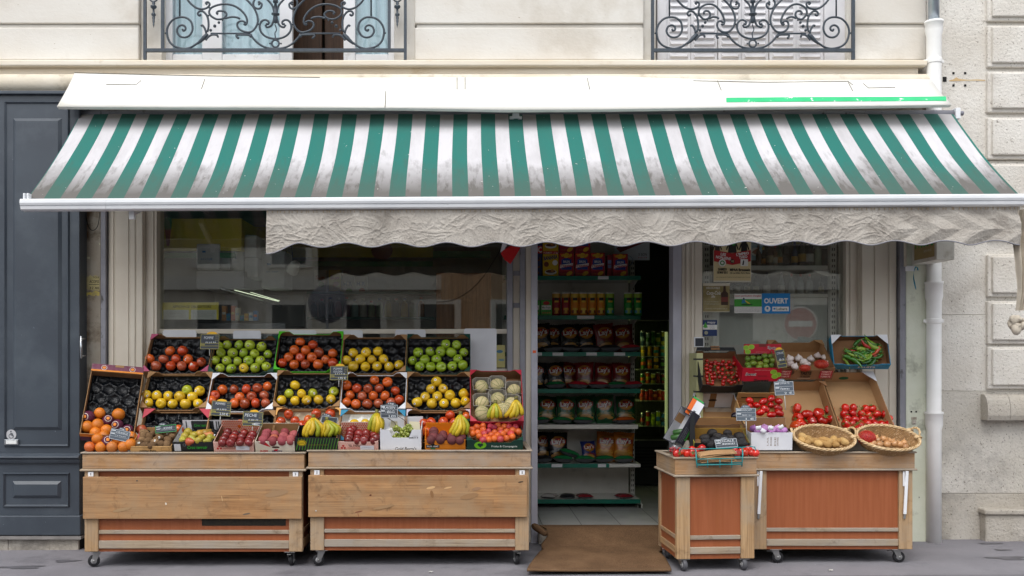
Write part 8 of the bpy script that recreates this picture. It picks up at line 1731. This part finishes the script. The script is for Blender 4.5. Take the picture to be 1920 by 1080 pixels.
for x, y in ((1303, 843), (1390, 840)): mb.tube([q(x, y, -1.13), q(x + 2, y + 3, -1.2), q(x + 2, y + 12, Y2)], r, TEAL, 6)
mb.build('frame', t)
BAGM = mat('brown_paper_bag', 'b08a62', 'a07b54', sc=9, rough=.75, bump=.3, bsc=40, bst=(1, 1, 4))
for k in range(7):
    t = thing('paper_bag', '%s brown paper bag from the top of the flat pile in the teal rack' % ORD[6 - k], 'paper bag', P(1345, 866 - k * 2.2, -1.21), 'flat paper bags in the teal rack'); mb = MB(); a = RNG.uniform(-.02, .02); z0 = Z_(865 - k * 2.1, -1.21); x0, x1 = X_(1309 + RNG.uniform(-1, 3), -1.21), X_(1379 - RNG.uniform(0, 5), -1.21)
    mb.grid(lambda u, v: Vector((x0 + (x1 - x0) * u, -1.255 + .085 * v, z0 + .004 * sin(u * 4 + k) + (u - .5) * a + .02 * v + (.008 * u if k > 4 else 0))), 14, 5, BAGM); mb.build('sheet', t, solid=.0055)
# price signs on the right
sign('yellow bordered price sign turned sideways between limes and garlic', 1455, 655, 1473, 690, -.5, [('CITRON', 0, .3, .12, .7)], top=('y', 0, .35, .12), roll=-8)
sign('grey price sign reading TOMATE on a clear stem', 1452, 715, 1488.5, 741, -.8, [('TOMATE', .0, .36, .14, .6), ('France', 0, -.02, .14, .4)], border='chalk', top=('s', -.1, .22, .2, '1kg'), slate=SLG, price='2 €', stem=.11, roll=-2)
sign('grey price sign on a pale stem over the avocados', 1380, 765, 1417.5, 789, -.95, [('AVOCAT', .0, .34, .16, .6)], border='chalk', top=('s', .0, .25, .25, 'la pièce'), slate=SLG, price='1 €', stem=.1)
sign('tilted dark price sign lying on the avocados', 1341, 822, 1382.5, 840, -1.08, [('LOCALE', .0, .25, .24, .75), ('AVOCAT', .1, -.12, .2, .6)], border='chalk', top=('s', -.05, .2, .2, 'la pièce'), roll=-4, lean=30)
# ---------------------------------------------------------------- the other side of the street, seen only in the panes
def opposite():
    Y = -17.5; T = thing('facing_building', 'pale building across the street, mirrored in the shop panes', 'building', (0, Y, -.15)); ST = mat('facing_stone', 'e0dbd0', 'd2cabb', sc=.8, rough=.85, dirt='8f8676', dsc=.9); DK = mat('facing_dark_glass', '23282c', rough=.1); FR = mat('facing_trim', 'e2ddd2', rough=.7); TAN = mat('facing_tan_stone', 'b79a7c', 'a88a6c', sc=1, rough=.85)
    mb = MB(); mb.box((-16, Y - 5, -.15), (-.6, Y, 6.4), ST); mb.build('wall', T)
    mb = MB(); mb.box((-.6, Y - 5, -.15), (3.4, Y + .4, 5.6), TAN); mb.build('annex_wall', T)
    mb = MB(); mb.box((3.4, Y - 5, -.15), (18, Y, 6.0), ST); mb.build('wall', T)
    for x in range(-15, 17, 2):
        for z0, h in ((.5, 2.4), (4.0, 1.6)):
            xx = x + .3; f = MB(); yy = Y + (.4 if -.8 < xx < 3.2 else 0)
            if z0 > 6 or (z0 + h > 5.4 and xx > -.8): continue
            f.box((xx - .62, yy, z0 - .1), (xx + .62, yy + .09, z0 + h + .12), FR); w = f.build('window', T); g = MB(); g.box((xx - .45, yy + .04, z0), (xx + .45, yy + .1, z0 + h), DK); g.build('pane', w)
    mb = MB(); mb.box((-16, Y, 3.3), (-.6, Y + .25, 3.65), FR); mb.box((3.4, Y, 3.3), (18, Y + .25, 3.65), FR); mb.build('cornice', T)
    def pole(label, x, yb, z, r, face, front):
        t = thing('road_sign', label, 'road sign', (x, yb, -.15)); mb = MB(); mb.tube([(x, yb, -.15), (x, yb, z + .35)], .03, GREYP, 12); mb.build('pole', t); mb = MB(); M = Matrix.Translation((x, yb + .045 * face, z)) @ Matrix.Rotation(-pi / 2 * face, 4, 'X'); mb.lathe([(0, 0), (r, 0), (r, .006), (0, .006)], 36, GREYP, M)
        if front: A = Art(mb, M, .0065); A.ell(0, 0, r * .98, r * .98, paint('e6e4e0'), 36); A.ell(0, 0, r * .9, r * .9, paint('b01c22'), 36); A.rect(-r * .68, -r * .16, r * .68, r * .16, paint('ecebe6'))
        mb.build('disc', t)
    pole('round no entry sign mirrored in the right window', 7.06, -11.9, 2.21, .37, 1, True); pole('back of a round road sign mirrored in the left window', -2.88, -11.9, 2.63, .41, -1, True)
opposite()

# ---------------------------------------------------------------- daylight and camera
w = bpy.data.worlds.new('World'); S.world = w; w.use_nodes = True; nt = w.node_tree; nt.nodes.clear()
SUN_EL, SUN_AZ = radians(58), radians(200)
sky = nt.nodes.new('ShaderNodeTexSky'); sky.sky_type = 'NISHITA'; sky.sun_disc = False; sky.sun_elevation = SUN_EL; sky.sun_rotation = SUN_AZ; sky.dust_density = 2; sky.ozone_density = .6; sky.air_density = 1.0
hs = nt.nodes.new('ShaderNodeHueSaturation'); hs.inputs['Saturation'].default_value = .22
bg = nt.nodes.new('ShaderNodeBackground'); bg.inputs[1].default_value = .15; o_ = nt.nodes.new('ShaderNodeOutputWorld')
nt.links.new(sky.outputs[0], hs.inputs['Color']); nt.links.new(hs.outputs[0], bg.inputs[0]); nt.links.new(bg.outputs[0], o_.inputs[0])
sl = bpy.data.lights.new('sun', 'SUN'); sl.energy = .7; sl.angle = radians(30); sl.color = (1, .975, .94); so = bpy.data.objects.new('sun', sl); C.objects.link(so)
# Nishita: azimuth is measured from +Y towards +X; the lamp points away from that spot
d = Vector((sin(SUN_AZ) * cos(SUN_EL), cos(SUN_AZ) * cos(SUN_EL), sin(SUN_EL))); so.rotation_euler = (-d).to_track_quat('-Z', 'Y').to_euler(); so.location = d * 20
cam = bpy.data.cameras.new('camera'); co = bpy.data.objects.new('camera', cam); C.objects.link(co); S.camera = co
co.location = (0, -D0, CZ); co.rotation_euler = (pi / 2, 0, 0); cam.sensor_width = 36; cam.lens = F / 1920 * 36; cam.shift_x = (960 - VX) / 1920; cam.shift_y = (HY - 540) / 1920; cam.clip_end = 300; cam.clip_start = .05
S.view_settings.view_transform = 'Standard'; S.view_settings.look = 'None'; S.view_settings.gamma = 1; S.view_settings.exposure = .86
S.cycles.max_bounces = 8; S.cycles.transparent_max_bounces = 12; S.cycles.diffuse_bounces = 4; S.cycles.glossy_bounces = 3; S.cycles.use_denoising = True; S.cycles.caustics_reflective = False; S.cycles.caustics_refractive = False
